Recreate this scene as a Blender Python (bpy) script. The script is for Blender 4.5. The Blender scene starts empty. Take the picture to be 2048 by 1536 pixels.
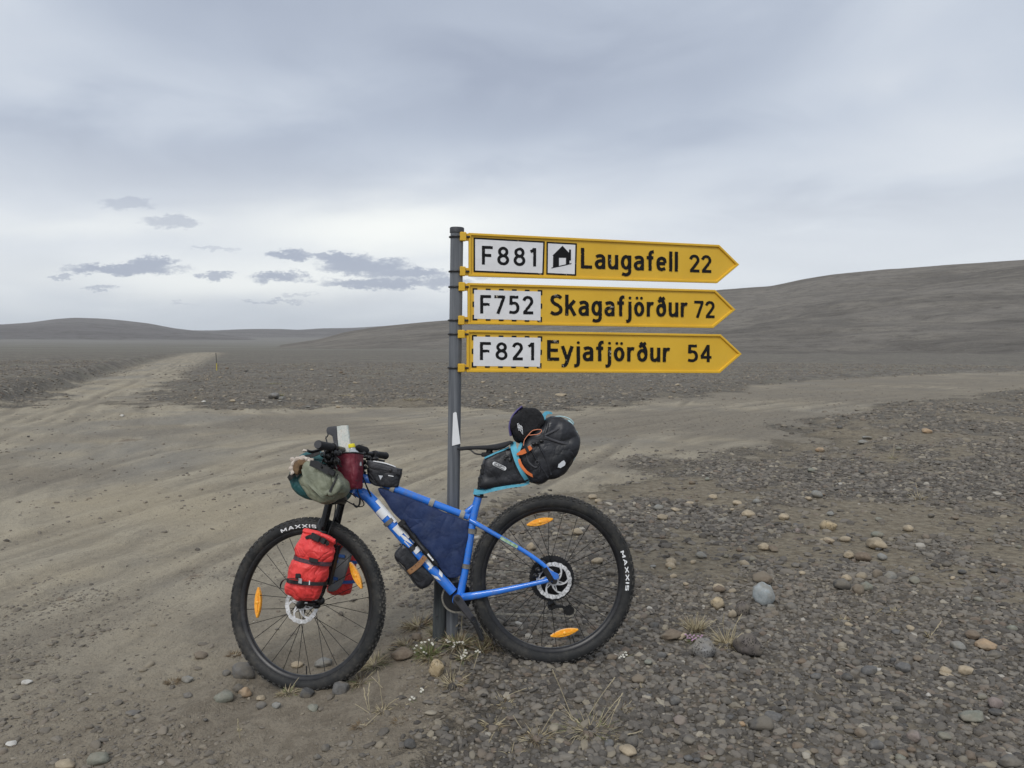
import bpy, math, random
import numpy as np
from mathutils import Vector, Matrix, noise as mnoise
R = math.radians
random.seed(7)
rng = np.random.default_rng(11)
SC = bpy.context.scene
COL = SC.collection
PI = math.pi

# ------------------------------------------------------------------ camera
CAM_H = 1.42
F_PX = 1540.0                      # focal length in pixels of the 2048 px wide photograph
PITCH = math.atan(78 / F_PX)       # the camera looks a little down
cam_d = bpy.data.cameras.new('camera')
cam_d.sensor_width = 36.0
cam_d.lens = F_PX / 2048 * 36
cam_d.clip_start = 0.05
cam_d.clip_end = 30000
cam = bpy.data.objects.new('camera', cam_d)
COL.objects.link(cam)
cam.location = (0, 0, CAM_H)
cam.rotation_euler = (PI / 2 - PITCH, 0, 0)
SC.camera = cam

# ------------------------------------------------------------------ view
SC.view_settings.view_transform = 'Standard'
SC.view_settings.look = 'None'
SC.view_settings.exposure = 0.14
SC.view_settings.gamma = 1.0
SC.view_settings.use_curve_mapping = False

SUN_EL, SUN_AZ = R(46), R(200)     # azimuth clockwise from +Y
sun_d = bpy.data.lights.new('sun', 'SUN')
sun_d.energy = 1.5
sun_d.angle = R(24)
sun_d.color = (1.0, 0.97, 0.92)
sun = bpy.data.objects.new('sun', sun_d)
COL.objects.link(sun)
sd_ = Vector((math.sin(SUN_AZ) * math.cos(SUN_EL), math.cos(SUN_AZ) * math.cos(SUN_EL), math.sin(SUN_EL)))
sun.rotation_euler = sd_.to_track_quat('Z', 'Y').to_euler()
sun.location = sd_ * 30


def lin(r, g, b):
    f = lambda c: (c / 255 / 12.92) if c / 255 <= 0.04045 else ((c / 255 + 0.055) / 1.055) ** 2.4
    return (f(r), f(g), f(b), 1.0)


# ------------------------------------------------------------------ node helper
class NG:
    def __init__(s, tree):
        s.t = tree
        s.n = tree.nodes
        s.l = tree.links

    def node(s, typ, **kw):
        nd = s.n.new(typ)
        for k, v in kw.items():
            setattr(nd, k, v)
        return nd

    def put(s, sock, v):
        if isinstance(v, bpy.types.NodeSocket):
            s.l.new(v, sock)
        elif v is not None:
            sock.default_value = v

    def m(s, op, a, b=None, c=None, clamp=False):
        nd = s.node('ShaderNodeMath', operation=op, use_clamp=clamp)
        for i, v in enumerate((a, b, c)):
            if v is not None:
                s.put(nd.inputs[i], v)
        return nd.outputs[0]

    def vm(s, op, a, b=None, scale=None):
        nd = s.node('ShaderNodeVectorMath', operation=op)
        s.put(nd.inputs[0], a)
        if b is not None:
            s.put(nd.inputs[1], b)
        if scale is not None:
            s.put(nd.inputs['Scale'], scale)
        return nd.outputs[0]

    def mix(s, f, a, b, blend='MIX'):
        nd = s.node('ShaderNodeMix', data_type='RGBA', blend_type=blend, clamp_factor=True)
        s.put(nd.inputs[0], f)
        s.put(nd.inputs[6], a)
        s.put(nd.inputs[7], b)
        return nd.outputs[2]

    def noise(s, vec, scale, detail=4, rough=0.55, dist=0.0, dim='3D'):
        nd = s.node('ShaderNodeTexNoise', noise_dimensions=dim)
        s.put(nd.inputs['Vector'], vec)
        nd.inputs['Scale'].default_value = scale
        nd.inputs['Detail'].default_value = detail
        nd.inputs['Roughness'].default_value = rough
        nd.inputs['Distortion'].default_value = dist
        return nd.outputs['Fac']

    def vor(s, vec, scale, feature='F1', out='Distance', rand=1.0, dim='3D'):
        nd = s.node('ShaderNodeTexVoronoi', feature=feature, voronoi_dimensions=dim)
        s.put(nd.inputs['Vector'], vec)
        nd.inputs['Scale'].default_value = scale
        nd.inputs['Randomness'].default_value = rand
        return nd.outputs[out]

    def ramp(s, f, stops, interp='LINEAR'):
        nd = s.node('ShaderNodeValToRGB')
        cr = nd.color_ramp
        cr.interpolation = interp
        while len(cr.elements) > 1:
            cr.elements.remove(cr.elements[-1])
        cr.elements[0].position = stops[0][0]
        cr.elements[0].color = stops[0][1]
        for p, c in stops[1:]:
            e = cr.elements.new(p)
            e.color = c
        s.put(nd.inputs[0], f)
        return nd.outputs[0]

    def rng(s, f, a, b, c=0.0, d=1.0, smooth=True):
        nd = s.node('ShaderNodeMapRange')
        nd.interpolation_type = 'SMOOTHSTEP' if smooth else 'LINEAR'
        s.put(nd.inputs['Value'], f)
        for k, v in (('From Min', a), ('From Max', b), ('To Min', c), ('To Max', d)):
            nd.inputs[k].default_value = v
        return nd.outputs[0]

    def comb(s, x, y, z=0.0):
        nd = s.node('ShaderNodeCombineXYZ')
        for i, v in enumerate((x, y, z)):
            s.put(nd.inputs[i], v)
        return nd.outputs[0]

    def sep(s, v):
        nd = s.node('ShaderNodeSeparateXYZ')
        s.put(nd.inputs[0], v)
        return nd.outputs

    def attr(s, name, typ='GEOMETRY', out='Fac'):
        nd = s.node('ShaderNodeAttribute', attribute_type=typ, attribute_name=name)
        return nd.outputs[out]


# ------------------------------------------------------------------ sky (overcast deck over a daylight sky)
world = bpy.data.worlds.new('World')
SC.world = world
world.use_nodes = True
g = NG(world.node_tree)
g.n.clear()
sky = g.node('ShaderNodeTexSky', sky_type='NISHITA')
sky.sun_disc = False
sky.sun_elevation = SUN_EL
sky.sun_rotation = SUN_AZ
bg_sky = g.node('ShaderNodeBackground')
g.l.new(sky.outputs[0], bg_sky.inputs[0])
bg_sky.inputs[1].default_value = 0.08
tc = g.node('ShaderNodeTexCoord').outputs['Generated']
dx, dy, dz = g.sep(tc)
el = g.m('MAXIMUM', dz, 0.0)
# cloud-deck coordinates (a flat layer seen from below)
den = g.m('ADD', el, 0.16)
pu = g.m('DIVIDE', dx, den)
pv = g.m('DIVIDE', dy, den)
p1 = g.comb(g.m('ADD', g.m('MULTIPLY', pu, 0.9), g.m('MULTIPLY', pv, 0.35)), g.m('MULTIPLY', pv, 1.0), 3.7)
n1 = g.noise(p1, 0.62, 4, 0.45, 0.35)
n2 = g.noise(g.comb(pu, pv, 9.1), 1.9, 5, 0.5, 0.5)
deck = g.m('ADD', g.m('MULTIPLY', n1, 0.74), g.m('MULTIPLY', n2, 0.26))
sy = g.m('MAXIMUM', dy, 0.05)
u = g.m('DIVIDE', dx, sy)
v = g.m('DIVIDE', dz, sy)
front = g.rng(dy, 0.1, 0.4)
def gauss(u, v, u0, v0, su, sv):
    a = g.m('POWER', g.m('DIVIDE', g.m('SUBTRACT', u, u0), su), 2)
    b = g.m('POWER', g.m('DIVIDE', g.m('SUBTRACT', v, v0), sv), 2)
    return g.m('EXPONENT', g.m('MULTIPLY', g.m('ADD', a, b), -1.0))
wv = g.m('ADD', v, g.m('MULTIPLY', g.m('SUBTRACT', n2, 0.5), 0.16))
for (x, y, su_, sv_, tilt, k) in [(1180, 150, .34, .055, -.20, -.08), (150, 170, .22, .06, .1, .055), (1750, 330, .30, .045, -.22, .075), (1000, 300, .30, .03, -.1, .03),
                                  (1750, 160, .22, .035, -.3, .02), (600, 30, .30, .05, .05, -.03), (420, 330, .25, .035, .05, -.05), (1650, 460, .35, .03, -.1, -.045), (900, 60, .12, .03, 0, .03)]:
    u0_, v0_ = (x - 1024) / F_PX, (690 - y) / F_PX
    vt_ = g.m('ADD', wv, g.m('MULTIPLY', g.m('SUBTRACT', u, u0_), tilt))
    deck = g.m('ADD', deck, g.m('MULTIPLY', g.m('MULTIPLY', gauss(u, vt_, u0_, v0_, su_, sv_), k), front))
deckc = g.ramp(deck, [(0.33, lin(164, 173, 190)), (0.43, lin(180, 189, 204)), (0.51, lin(197, 205, 217)), (0.64, lin(220, 225, 231))])
# brighter towards the horizon band
hb = g.rng(el, 0.27, 0.10)
hb2 = g.rng(el, 0.0, 0.10)
band = g.m('MULTIPLY', hb, hb2)
c = g.mix(g.m('MULTIPLY', band, 0.70), deckc, lin(227, 231, 235))
c = g.mix(g.m('MULTIPLY', g.rng(el, 0.075, 0.02), 0.75), c, lin(206, 213, 221))
# thin bright gap and small low clouds toward the horizon
wob = g.noise(g.comb(g.m('MULTIPLY', u, 1.0), g.m('MULTIPLY', v, 3.0), 0.0), 7, 4, 0.5)
vv = g.m('ADD', v, g.m('MULTIPLY', g.m('SUBTRACT', wob, 0.5), 0.05))
gl = g.m('MAXIMUM', gauss(u, vv, -0.16, 0.150, 0.20, 0.036), g.m('MULTIPLY', gauss(u, vv, -0.30, 0.085, 0.34, 0.030), 0.70))
gl = g.m('MAXIMUM', gl, g.m('MULTIPLY', gauss(u, vv, -0.5, 0.155, 0.25, 0.018), 0.45))
gl = g.m('MULTIPLY', gl, front)
c = g.mix(gl, c, lin(247, 249, 246))
du = g.m('MULTIPLY', g.m('SUBTRACT', g.noise(g.comb(u, g.m('MULTIPLY', v, 2.2), 0), 30, 6, 0.72), 0.5), 0.085)
dv = g.m('MULTIPLY', g.m('SUBTRACT', g.noise(g.comb(u, g.m('MULTIPLY', v, 2.2), 5), 38, 6, 0.72), 0.5), 0.034)
uw = g.m('ADD', u, du)
vw = g.m('ADD', v, dv)
acc = None
for (x, y, a, b, k) in [(255, 540, 130, 12, 1), (310, 528, 50, 14, 1), (128, 556, 26, 5, .7), (350, 446, 50, 14, .6), (262, 411, 55, 12, .5),
                        (432, 551, 36, 9, .9), (565, 555, 60, 13, 1), (585, 512, 50, 10, 1), (650, 513, 34, 8, .9), (735, 535, 100, 17, 1), (690, 520, 60, 14, 1),
                        (820, 548, 95, 12, 1), (760, 568, 125, 12, 1), (208, 576, 38, 6, .7), (890, 566, 50, 14, .9), (550, 603, 70, 3, .6),
                        (430, 499, 42, 5, .4), (365, 607, 30, 3, .4), (1000, 545, 60, 14, .5), (600, 590, 30, 4, .4)]:
    uu, v_ = (x - 1024) / F_PX, (690 - y) / F_PX
    q = g.m('ADD', g.m('POWER', g.m('DIVIDE', g.m('SUBTRACT', uw, uu), a / F_PX), 2), g.m('POWER', g.m('DIVIDE', g.m('SUBTRACT', vw, v_), b / F_PX), 2))
    q = g.rng(q, 1.35, 0.25, 0.0, k)
    acc = q if acc is None else g.m('MAXIMUM', acc, q)
acc = g.m('MULTIPLY', g.m('MULTIPLY', acc, front), 0.88)
c = g.mix(acc, c, lin(161, 169, 187))
bg = g.node('ShaderNodeBackground')
g.l.new(c, bg.inputs[0])
bg.inputs[1].default_value = 1.0
mx = g.node('ShaderNodeMixShader')
mx.inputs[0].default_value = 0.93
g.l.new(bg_sky.outputs[0], mx.inputs[1])
g.l.new(bg.outputs[0], mx.inputs[2])
wo = g.node('ShaderNodeOutputWorld')
g.l.new(mx.outputs[0], wo.inputs[0])

# ------------------------------------------------------------------ geometry helpers
FWD = Vector((0, math.cos(PITCH), -math.sin(PITCH)))
UPV = Vector((0, math.sin(PITCH), math.cos(PITCH)))
EYE = Vector((0, 0, CAM_H))


def ray(px, py):
    return Vector((1, 0, 0)) * ((px - 1024) / F_PX) + UPV * (-(py - 768) / F_PX) + FWD


def at_depth(px, py, z):
    return EYE + ray(px, py) * z


class Frame:
    """a right-handed frame: u to the right, v up, n towards the viewer's side"""
    def __init__(s, o, u, v, n):
        s.o, s.u, s.v, s.n = Vector(o), Vector(u), Vector(v), Vector(n)

    def P(s, u, v, w=0.0):
        return s.o + s.u * u + s.v * v + s.n * w

    def hit(s, px, py, w=0.0):
        d = ray(px, py)
        t = (s.o + s.n * w - EYE).dot(s.n) / d.dot(s.n)
        q = EYE + d * t - s.o
        return (q.dot(s.u), q.dot(s.v))

    def H(s, px, py, w=0.0):
        return s.P(*s.hit(px, py, w), w)


def tagset(o, label=None, cat=None, group=None, kind=None):
    if label: o['label'] = label
    if cat: o['category'] = cat
    if group: o['group'] = group
    if kind: o['kind'] = kind
    return o


def empty(name, loc, label, cat, group=None):
    o = bpy.data.objects.new(name, None)
    o.empty_display_size = 0.05
    COL.objects.link(o)
    o.location = loc
    return tagset(o, label, cat, group)


def world_loc(o):
    p = Vector((0, 0, 0))
    while o is not None:
        p = p + o.location
        o = o.parent
    return p


class MB:
    """collects world-space geometry, links it as one mesh object"""
    def __init__(s):
        s.v = []
        s.f = []
        s.mi = []

    def add(s, vs, fs, mi=0):
        b = len(s.v)
        s.v.extend([tuple(p) for p in vs])
        s.f.extend([tuple(b + i for i in f) for f in fs])
        s.mi.extend([mi] * len(fs))
        return s

    def tube(s, pts, rad, seg=12, mi=0, caps=True, ref=None):
        pts = [Vector(p) for p in pts]
        n = len(pts)
        rads = rad if isinstance(rad, (list, tuple)) else [rad] * n
        rings = []
        prev = None
        for i, p in enumerate(pts):
            t = (pts[min(i + 1, n - 1)] - pts[max(i - 1, 0)])
            if t.length < 1e-9: t = Vector((0, 0, 1))
            t.normalize()
            if prev is None:
                a = Vector(ref) if ref is not None else (Vector((0, 0, 1)) if abs(t.z) < 0.9 else Vector((1, 0, 0)))
            else:
                a = prev
            x = (a - t * a.dot(t)).normalized()
            prev = x
            y = t.cross(x)
            r = rads[i]
            rx, ry = r if isinstance(r, (list, tuple)) else (r, r)
            rings.append([p + x * (rx * math.cos(2 * PI * k / seg)) + y * (ry * math.sin(2 * PI * k / seg)) for k in range(seg)])
        vs = [q for rg in rings for q in rg]
        fs = []
        for i in range(n - 1):
            for k in range(seg):
                k2 = (k + 1) % seg
                fs.append((i * seg + k, i * seg + k2, (i + 1) * seg + k2, (i + 1) * seg + k))
        if caps:
            fs.append(tuple(range(seg))[::-1])
            fs.append(tuple((n - 1) * seg + k for k in range(seg)))
        return s.add(vs, fs, mi)

    def box(s, c, ax, ay, az, mi=0, bev=0.0):
        """ax, ay, az: half-extent vectors"""
        c, ax, ay, az = Vector(c), Vector(ax), Vector(ay), Vector(az)
        if bev <= 0:
            vs = [c + ax * i + ay * j + az * k for i in (-1, 1) for j in (-1, 1) for k in (-1, 1)]
            fs = [(0, 1, 3, 2), (4, 6, 7, 5), (0, 4, 5, 1), (2, 3, 7, 6), (0, 2, 6, 4), (1, 5, 7, 3)]
            return s.add(vs, fs, mi)
        lx, ly, lz = ax.length, ay.length, az.length
        fx, fy, fz = 1 - bev / lx, 1 - bev / ly, 1 - bev / lz
        vs = []
        idx = {}
        for i in (-1, 1):
            for j in (-1, 1):
                for k in (-1, 1):
                    idx[(i, j, k, 'x')] = len(vs); vs.append(c + ax * i + ay * j * fy + az * k * fz)
                    idx[(i, j, k, 'y')] = len(vs); vs.append(c + ax * i * fx + ay * j + az * k * fz)
                    idx[(i, j, k, 'z')] = len(vs); vs.append(c + ax * i * fx + ay * j * fy + az * k)
        fs = []
        sq = [(-1, -1), (1, -1), (1, 1), (-1, 1)]
        for i in (-1, 1):
            o = 1 if i > 0 else -1
            a = [idx[(i, p, q, 'x')] for p, q in sq][::o]
            b = [idx[(q, i, p, 'y')] for p, q in sq][::o]
            d = [idx[(p, q, i, 'z')] for p, q in sq][::o]
            fs += [tuple(a), tuple(b), tuple(d)]
            for j in (-1, 1):
                fs.append((idx[(i, j, -1, 'x')], idx[(i, j, 1, 'x')], idx[(i, j, 1, 'y')], idx[(i, j, -1, 'y')]))
                fs.append((idx[(i, -1, j, 'x')], idx[(i, 1, j, 'x')], idx[(i, 1, j, 'z')], idx[(i, -1, j, 'z')]))
                fs.append((idx[(-1, i, j, 'y')], idx[(1, i, j, 'y')], idx[(1, i, j, 'z')], idx[(-1, i, j, 'z')]))
                for k in (-1, 1):
                    fs.append((idx[(i, j, k, 'x')], idx[(i, j, k, 'y')], idx[(i, j, k, 'z')]))
        return s.add(vs, fs, mi)

    def prism(s, fr, poly, w0, w1, mi=0, bev=0.0):
        """polygon of (u, v) in the frame, extruded from w0 to w1 (front at w1), bevelled front edge"""
        n = len(poly)
        area = sum(poly[i][0] * poly[(i + 1) % n][1] - poly[(i + 1) % n][0] * poly[i][1] for i in range(n))
        if area < 0: poly = poly[::-1]
        vs = [fr.P(a, b, w0) for a, b in poly]
        fs = [tuple(range(n))[::-1]]
        rings = [list(range(n))]
        if bev > 0:
            vs += [fr.P(a, b, w1 - bev) for a, b in poly]
            rings.append([n + i for i in range(n)])
            ins = inset(poly, bev)
            vs += [fr.P(a, b, w1) for a, b in ins]
            rings.append([2 * n + i for i in range(n)])
        else:
            vs += [fr.P(a, b, w1) for a, b in poly]
            rings.append([n + i for i in range(n)])
        for r0, r1 in zip(rings, rings[1:]):
            for i in range(n):
                j = (i + 1) % n
                fs.append((r0[i], r0[j], r1[j], r1[i]))
        fs.append(tuple(rings[-1]))
        return s.add(vs, fs, mi)

    def border(s, fr, poly, width, w0, w1, mi=0):
        """a raised rim along the inside of a polygon"""
        n = len(poly)
        area = sum(poly[i][0] * poly[(i + 1) % n][1] - poly[(i + 1) % n][0] * poly[i][1] for i in range(n))
        if area < 0: poly = poly[::-1]
        lay = [(poly, w0), (poly, w1 - .0015), (inset(poly, .0015), w1), (inset(poly, width * .7), w1), (inset(poly, width), w0)]
        vs = []
        for pl, w in lay:
            vs += [fr.P(a, b, w) for a, b in pl]
        fs = []
        for k in range(len(lay) - 1):
            for i in range(n):
                j = (i + 1) % n
                fs.append((k * n + i, k * n + j, (k + 1) * n + j, (k + 1) * n + i))
        return s.add(vs, fs, mi)

    def ball(s, c, rx, ry=None, rz=None, seg=12, rings=8, mi=0):
        """rx, ry, rz as vectors or one radius"""
        c = Vector(c)
        if ry is None:
            rx, ry, rz = Vector((rx, 0, 0)), Vector((0, rx, 0)), Vector((0, 0, rx))
        vs, fs = [], []
        for i in range(rings + 1):
            th = PI * i / rings
            for k in range(seg):
                ph = 2 * PI * k / seg
                vs.append(c + rz * math.cos(th) + (rx * math.cos(ph) + ry * math.sin(ph)) * math.sin(th))
        for i in range(rings):
            for k in range(seg):
                k2 = (k + 1) % seg
                fs.append((i * seg + k, (i + 1) * seg + k, (i + 1) * seg + k2, i * seg + k2))
        return s.add(vs, fs, mi)

    def strap(s, pts, nrm, width, th, mi=0):
        """flat band along points; nrm: the outward normals; width across"""
        pts = [Vector(p) for p in pts]
        n = len(pts)
        ws = width if isinstance(width, (list, tuple)) else [width] * n
        vs = []
        for i, p in enumerate(pts):
            t = (pts[min(i + 1, n - 1)] - pts[max(i - 1, 0)]).normalized()
            nn = Vector(nrm[i]) if isinstance(nrm, (list, tuple)) else Vector(nrm)
            nn = (nn - t * nn.dot(t)).normalized()
            b = t.cross(nn)
            h = ws[i] / 2
            vs += [p + b * h, p + b * h + nn * th, p - b * h + nn * th, p - b * h]
        fs = []
        for i in range(n - 1):
            for k in range(4):
                k2 = (k + 1) % 4
                fs.append((i * 4 + k, i * 4 + k2, (i + 1) * 4 + k2, (i + 1) * 4 + k))
        fs += [(3, 2, 1, 0), tuple((n - 1) * 4 + k for k in range(4))]
        return s.add(vs, fs, mi)

    def crumple(s, amp, freq, seed=0.0, ridge=True, stretch=(1, 1, 1)):
        """push every vertex along its normal by folded noise"""
        me = bpy.data.meshes.new('tmp')
        me.from_pydata(s.v, [], s.f)
        me.update()
        nr = [tuple(q.vector) for q in me.vertex_normals]
        bpy.data.meshes.remove(me)
        off = Vector((seed * 13.1, seed * 7.7, seed * 3.3))
        st = Vector(stretch)
        out = []
        for p, q in zip(s.v, nr):
            x = Vector((p[0] * st.x, p[1] * st.y, p[2] * st.z)) * freq + off
            a = mnoise.noise(x)
            b = mnoise.noise(x * 2.3 + Vector((5, 5, 5)))
            d = (0.5 - abs(a) * 2.2) if ridge else a
            d += 0.35 * ((0.5 - abs(b) * 2) if ridge else b)
            out.append(tuple(Vector(p) + Vector(q) * (amp * d)))
        s.v = out
        return s

    def obj(s, name, mat, parent=None, smooth=True, loc=None, angle=40):
        me = bpy.data.meshes.new(name)
        if parent is not None:
            base = world_loc(parent)
        elif loc is not None:
            base = Vector(loc)
        else:
            a = np.array(s.v)
            base = Vector(((a[:, 0].min() + a[:, 0].max()) / 2, (a[:, 1].min() + a[:, 1].max()) / 2, a[:, 2].min()))
        me.from_pydata([(p[0] - base.x, p[1] - base.y, p[2] - base.z) for p in s.v], [], s.f)
        mats = mat if isinstance(mat, (list, tuple)) else [mat]
        for m_ in mats: me.materials.append(m_)
        if len(mats) > 1: me.polygons.foreach_set('material_index', s.mi)
        if smooth:
            me.shade_smooth()
            me.set_sharp_from_angle(angle=R(angle))
        me.update()
        o = bpy.data.objects.new(name, me)
        COL.objects.link(o)
        if parent is not None:
            o.parent = parent
        else:
            o.location = base
        return o


def inset(poly, d):
    """inset a counter-clockwise polygon"""
    n = len(poly)
    out = []
    for i in range(n):
        p0, p1, p2 = Vector(poly[i - 1]), Vector(poly[i]), Vector(poly[(i + 1) % n])
        e1 = (p1 - p0)
        e2 = (p2 - p1)
        if e1.length < 1e-9 or e2.length < 1e-9:
            out.append(tuple(p1)); continue
        e1.normalize(); e2.normalize()
        n1 = Vector((-e1.y, e1.x)); n2 = Vector((-e2.y, e2.x))
        b = n1 + n2
        if b.length < 1e-6: b = n1
        b.normalize()
        k = max(b.dot(n1), 0.35)
        out.append(tuple(p1 + b * (d / k)))
    return out


def spline(pts, n=8, closed=False):
    """Catmull-Rom through points (tuples or vectors of any dimension)"""
    P = [Vector(p) for p in pts]
    out = []
    m_ = len(P)
    cnt = m_ if closed else m_ - 1
    for i in range(cnt):
        if closed:
            a, b, c_, d = P[(i - 1) % m_], P[i], P[(i + 1) % m_], P[(i + 2) % m_]
        else:
            a, b, c_, d = P[max(i - 1, 0)], P[i], P[i + 1], P[min(i + 2, m_ - 1)]
        for k in range(n):
            t = k / n
            out.append(0.5 * ((2 * b) + (c_ - a) * t + (2 * a - 5 * b + 4 * c_ - d) * t * t + (3 * b - a - 3 * c_ + d) * t ** 3))
    if not closed: out.append(P[-1])
    return out


def pillow(mb, fr, outline, w0, T, e=0.55, rings=10, n=7, mi=0, smooth=True, back=None):
    """soft bag: a closed (u, v) outline blown up to thickness T on both sides of w0"""
    pts = [tuple(p) for p in (spline(outline, n, True) if smooth else outline)]
    N = len(pts)
    cu = sum(p[0] for p in pts) / N
    cv = sum(p[1] for p in pts) / N
    vs, fs = [], []
    lay = []
    Tb = T if back is None else back
    for i in range(-rings, rings + 1):
        t = (PI / 2) * i / rings
        s_ = max(math.cos(t), 0) ** e
        w = math.copysign(abs(math.sin(t)) ** e, t) * (T if t > 0 else Tb)
        lay.append((s_, w0 + w))
    for (s_, w) in lay[1:-1]:
        for (a, b) in pts:
            vs.append(fr.P(cu + (a - cu) * s_, cv + (b - cv) * s_, w))
    L = len(lay) - 2
    for i in range(L - 1):
        for k in range(N):
            k2 = (k + 1) % N
            fs.append((i * N + k, i * N + k2, (i + 1) * N + k2, (i + 1) * N + k))
    vs.append(fr.P(cu, cv, lay[0][1]))
    vs.append(fr.P(cu, cv, lay[-1][1]))
    a, b = len(vs) - 2, len(vs) - 1
    for k in range(N):
        k2 = (k + 1) % N
        fs.append((a, k2, k))
        fs.append((b, (L - 1) * N + k, (L - 1) * N + k2))
    mb.add(vs, fs, mi)
    return mb


FONT_CACHE = {}


def text_geo(s, bold=0.0, depth=0.0, space=1.0):
    key = (s, bold, depth, space)
    if key in FONT_CACHE: return FONT_CACHE[key]
    cu = bpy.data.curves.new('txt', 'FONT')
    cu.body = s
    cu.size = 1.0
    cu.offset = bold
    cu.extrude = depth
    cu.space_character = space
    cu.resolution_u = 5
    o = bpy.data.objects.new('txt', cu)
    COL.objects.link(o)
    bpy.context.view_layer.update()
    me = bpy.data.meshes.new_from_object(o.evaluated_get(bpy.context.evaluated_depsgraph_get()))
    vs = [tuple(v_.co) for v_ in me.vertices]
    fs = [tuple(p.vertices) for p in me.polygons]
    bpy.data.objects.remove(o)
    bpy.data.curves.remove(cu)
    bpy.data.meshes.remove(me)
    FONT_CACHE[key] = (vs, fs)
    return vs, fs


# ------------------------------------------------------------------ materials
MATS = {}


def mat(name, col, rough=0.6, metal=0.0, col2=None, nscale=30, nfac=0.5, bump=0.0, bscale=60, spec=0.5, dirt=0.0, dirtcol=(0.25, 0.22, 0.18, 1), detail=4, coat=0.0, stretch=None, rvar=0.0, emis=None, trans=0.0, sheen=0.0, folds=0.0, fscale=9):
    if name in MATS: return MATS[name]
    m_ = bpy.data.materials.new(name)
    m_.use_nodes = True
    g = NG(m_.node_tree)
    b = g.n['Principled BSDF']
    geo = g.node('ShaderNodeTexCoord').outputs['Object']
    vec = geo
    if stretch is not None:
        vec = g.vm('MULTIPLY', geo, stretch)
    c = tuple(col) if len(col) == 4 else tuple(col) + (1.0,)
    if col2 is not None:
        c2 = tuple(col2) if len(col2) == 4 else tuple(col2) + (1.0,)
        n = g.noise(vec, nscale, detail, 0.6)
        cc = g.mix(g.m('MULTIPLY', g.rng(n, 0.32, 0.68), nfac * 2 if nfac < .5 else 1.0), c, c2)
    else:
        cc = g.mix(0.0, c, c)
    if dirt > 0:
        n = g.noise(vec, 9, 6, 0.7)
        n2 = g.noise(vec, 55, 4, 0.7)
        f = g.m('MULTIPLY', g.rng(g.m('ADD', g.m('MULTIPLY', n, .6), g.m('MULTIPLY', n2, .4)), 0.45, 0.68), dirt)
        cc = g.mix(f, cc, dirtcol)
    g.l.new(cc, b.inputs['Base Color'])
    b.inputs['Metallic'].default_value = metal
    b.inputs['Specular IOR Level'].default_value = spec
    if rvar > 0:
        g.l.new(g.rng(g.noise(vec, 25, 5, .6), 0.3, 0.7, max(rough - rvar, 0.05), min(rough + rvar, 1)), b.inputs['Roughness'])
    else:
        b.inputs['Roughness'].default_value = rough
    b.inputs['Coat Weight'].default_value = coat
    b.inputs['Transmission Weight'].default_value = trans
    b.inputs['Sheen Weight'].default_value = sheen
    if bump > 0:
        bn = g.node('ShaderNodeBump')
        bn.inputs['Strength'].default_value = 1.0
        bn.inputs['Distance'].default_value = bump
        g.l.new(g.noise(vec, bscale, 5, 0.6), bn.inputs['Height'])
        if folds > 0:
            f1 = g.m('ABSOLUTE', g.m('SUBTRACT', g.noise(vec, fscale, 2, 0.5, 1.2), 0.5))
            f2 = g.m('ABSOLUTE', g.m('SUBTRACT', g.noise(vec, fscale * 2.6, 2, 0.5, 0.8), 0.5))
            b2 = g.node('ShaderNodeBump')
            b2.inputs['Strength'].default_value = 1.0
            b2.inputs['Distance'].default_value = folds
            g.l.new(g.m('ADD', g.m('POWER', g.m('MULTIPLY', f1, 2.0), 0.6), g.m('MULTIPLY', g.m('POWER', g.m('MULTIPLY', f2, 2.0), 0.7), 0.4)), b2.inputs['Height'])
            g.l.new(b2.outputs[0], bn.inputs['Normal'])
        g.l.new(bn.outputs[0], b.inputs['Normal'])
    MATS[name] = m_
    return m_


M_rubber = mat('tyre_rubber', (0.016, 0.017, 0.018), 0.62, col2=(0.028, 0.028, 0.028), nscale=12, bump=0.0004, bscale=300, dirt=0.6, dirtcol=(0.085, 0.078, 0.066, 1), spec=.3)
M_knob = mat('tread_rubber', (0.016, 0.016, 0.017), 0.75, col2=(0.04, 0.038, 0.034), nscale=22, dirt=0.7, dirtcol=(0.13, 0.12, 0.105, 1))
M_rim = mat('black_alloy', (0.009, 0.009, 0.011), 0.38, dirt=0.3, dirtcol=(0.09, 0.085, 0.075, 1))
M_spoke = mat('black_spoke', (0.008, 0.008, 0.008), 0.4, metal=0.3)
M_black = mat('black_plastic', (0.008, 0.008, 0.009), 0.42, dirt=0.25, dirtcol=(0.06, 0.055, 0.05, 1))
M_blackm = mat('black_metal', (0.02, 0.02, 0.022), 0.35, metal=0.4, dirt=0.25, dirtcol=(0.08, 0.075, 0.065, 1))
M_grip = mat('grip_rubber', (0.020, 0.020, 0.022), 0.85, bump=0.0008, bscale=160)
M_steel = mat('brushed_steel', (0.62, 0.62, 0.62), 0.36, metal=0.65, col2=(0.42, 0.42, 0.42), nscale=40)
M_rotor = mat('rotor_steel', (0.80, 0.80, 0.80), 0.45, metal=0.35, col2=(0.45, 0.45, 0.45), nscale=40)
M_blue = mat('blue_paint', (0.016, 0.175, 0.70), 0.24, col2=(0.022, 0.20, 0.76), nscale=8, coat=0.6, dirt=0.6, dirtcol=(0.13, 0.16, 0.24, 1))
M_white = mat('white_paint', (0.82, 0.83, 0.84), 0.35, dirt=0.08)
M_orange = mat('orange_reflector', (0.95, 0.34, 0.015), 0.22, col2=(0.98, 0.48, 0.04), nscale=120, coat=0.6, bump=0.0006, bscale=400)
M_navy = mat('navy_canvas', (0.004, 0.017, 0.075), 0.7, folds=.007, fscale=5, col2=(0.007, 0.026, 0.10), nscale=14, bump=0.0012, bscale=120, dirt=0.38, dirtcol=(0.05, 0.07, 0.12, 1), sheen=0.1)
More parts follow.
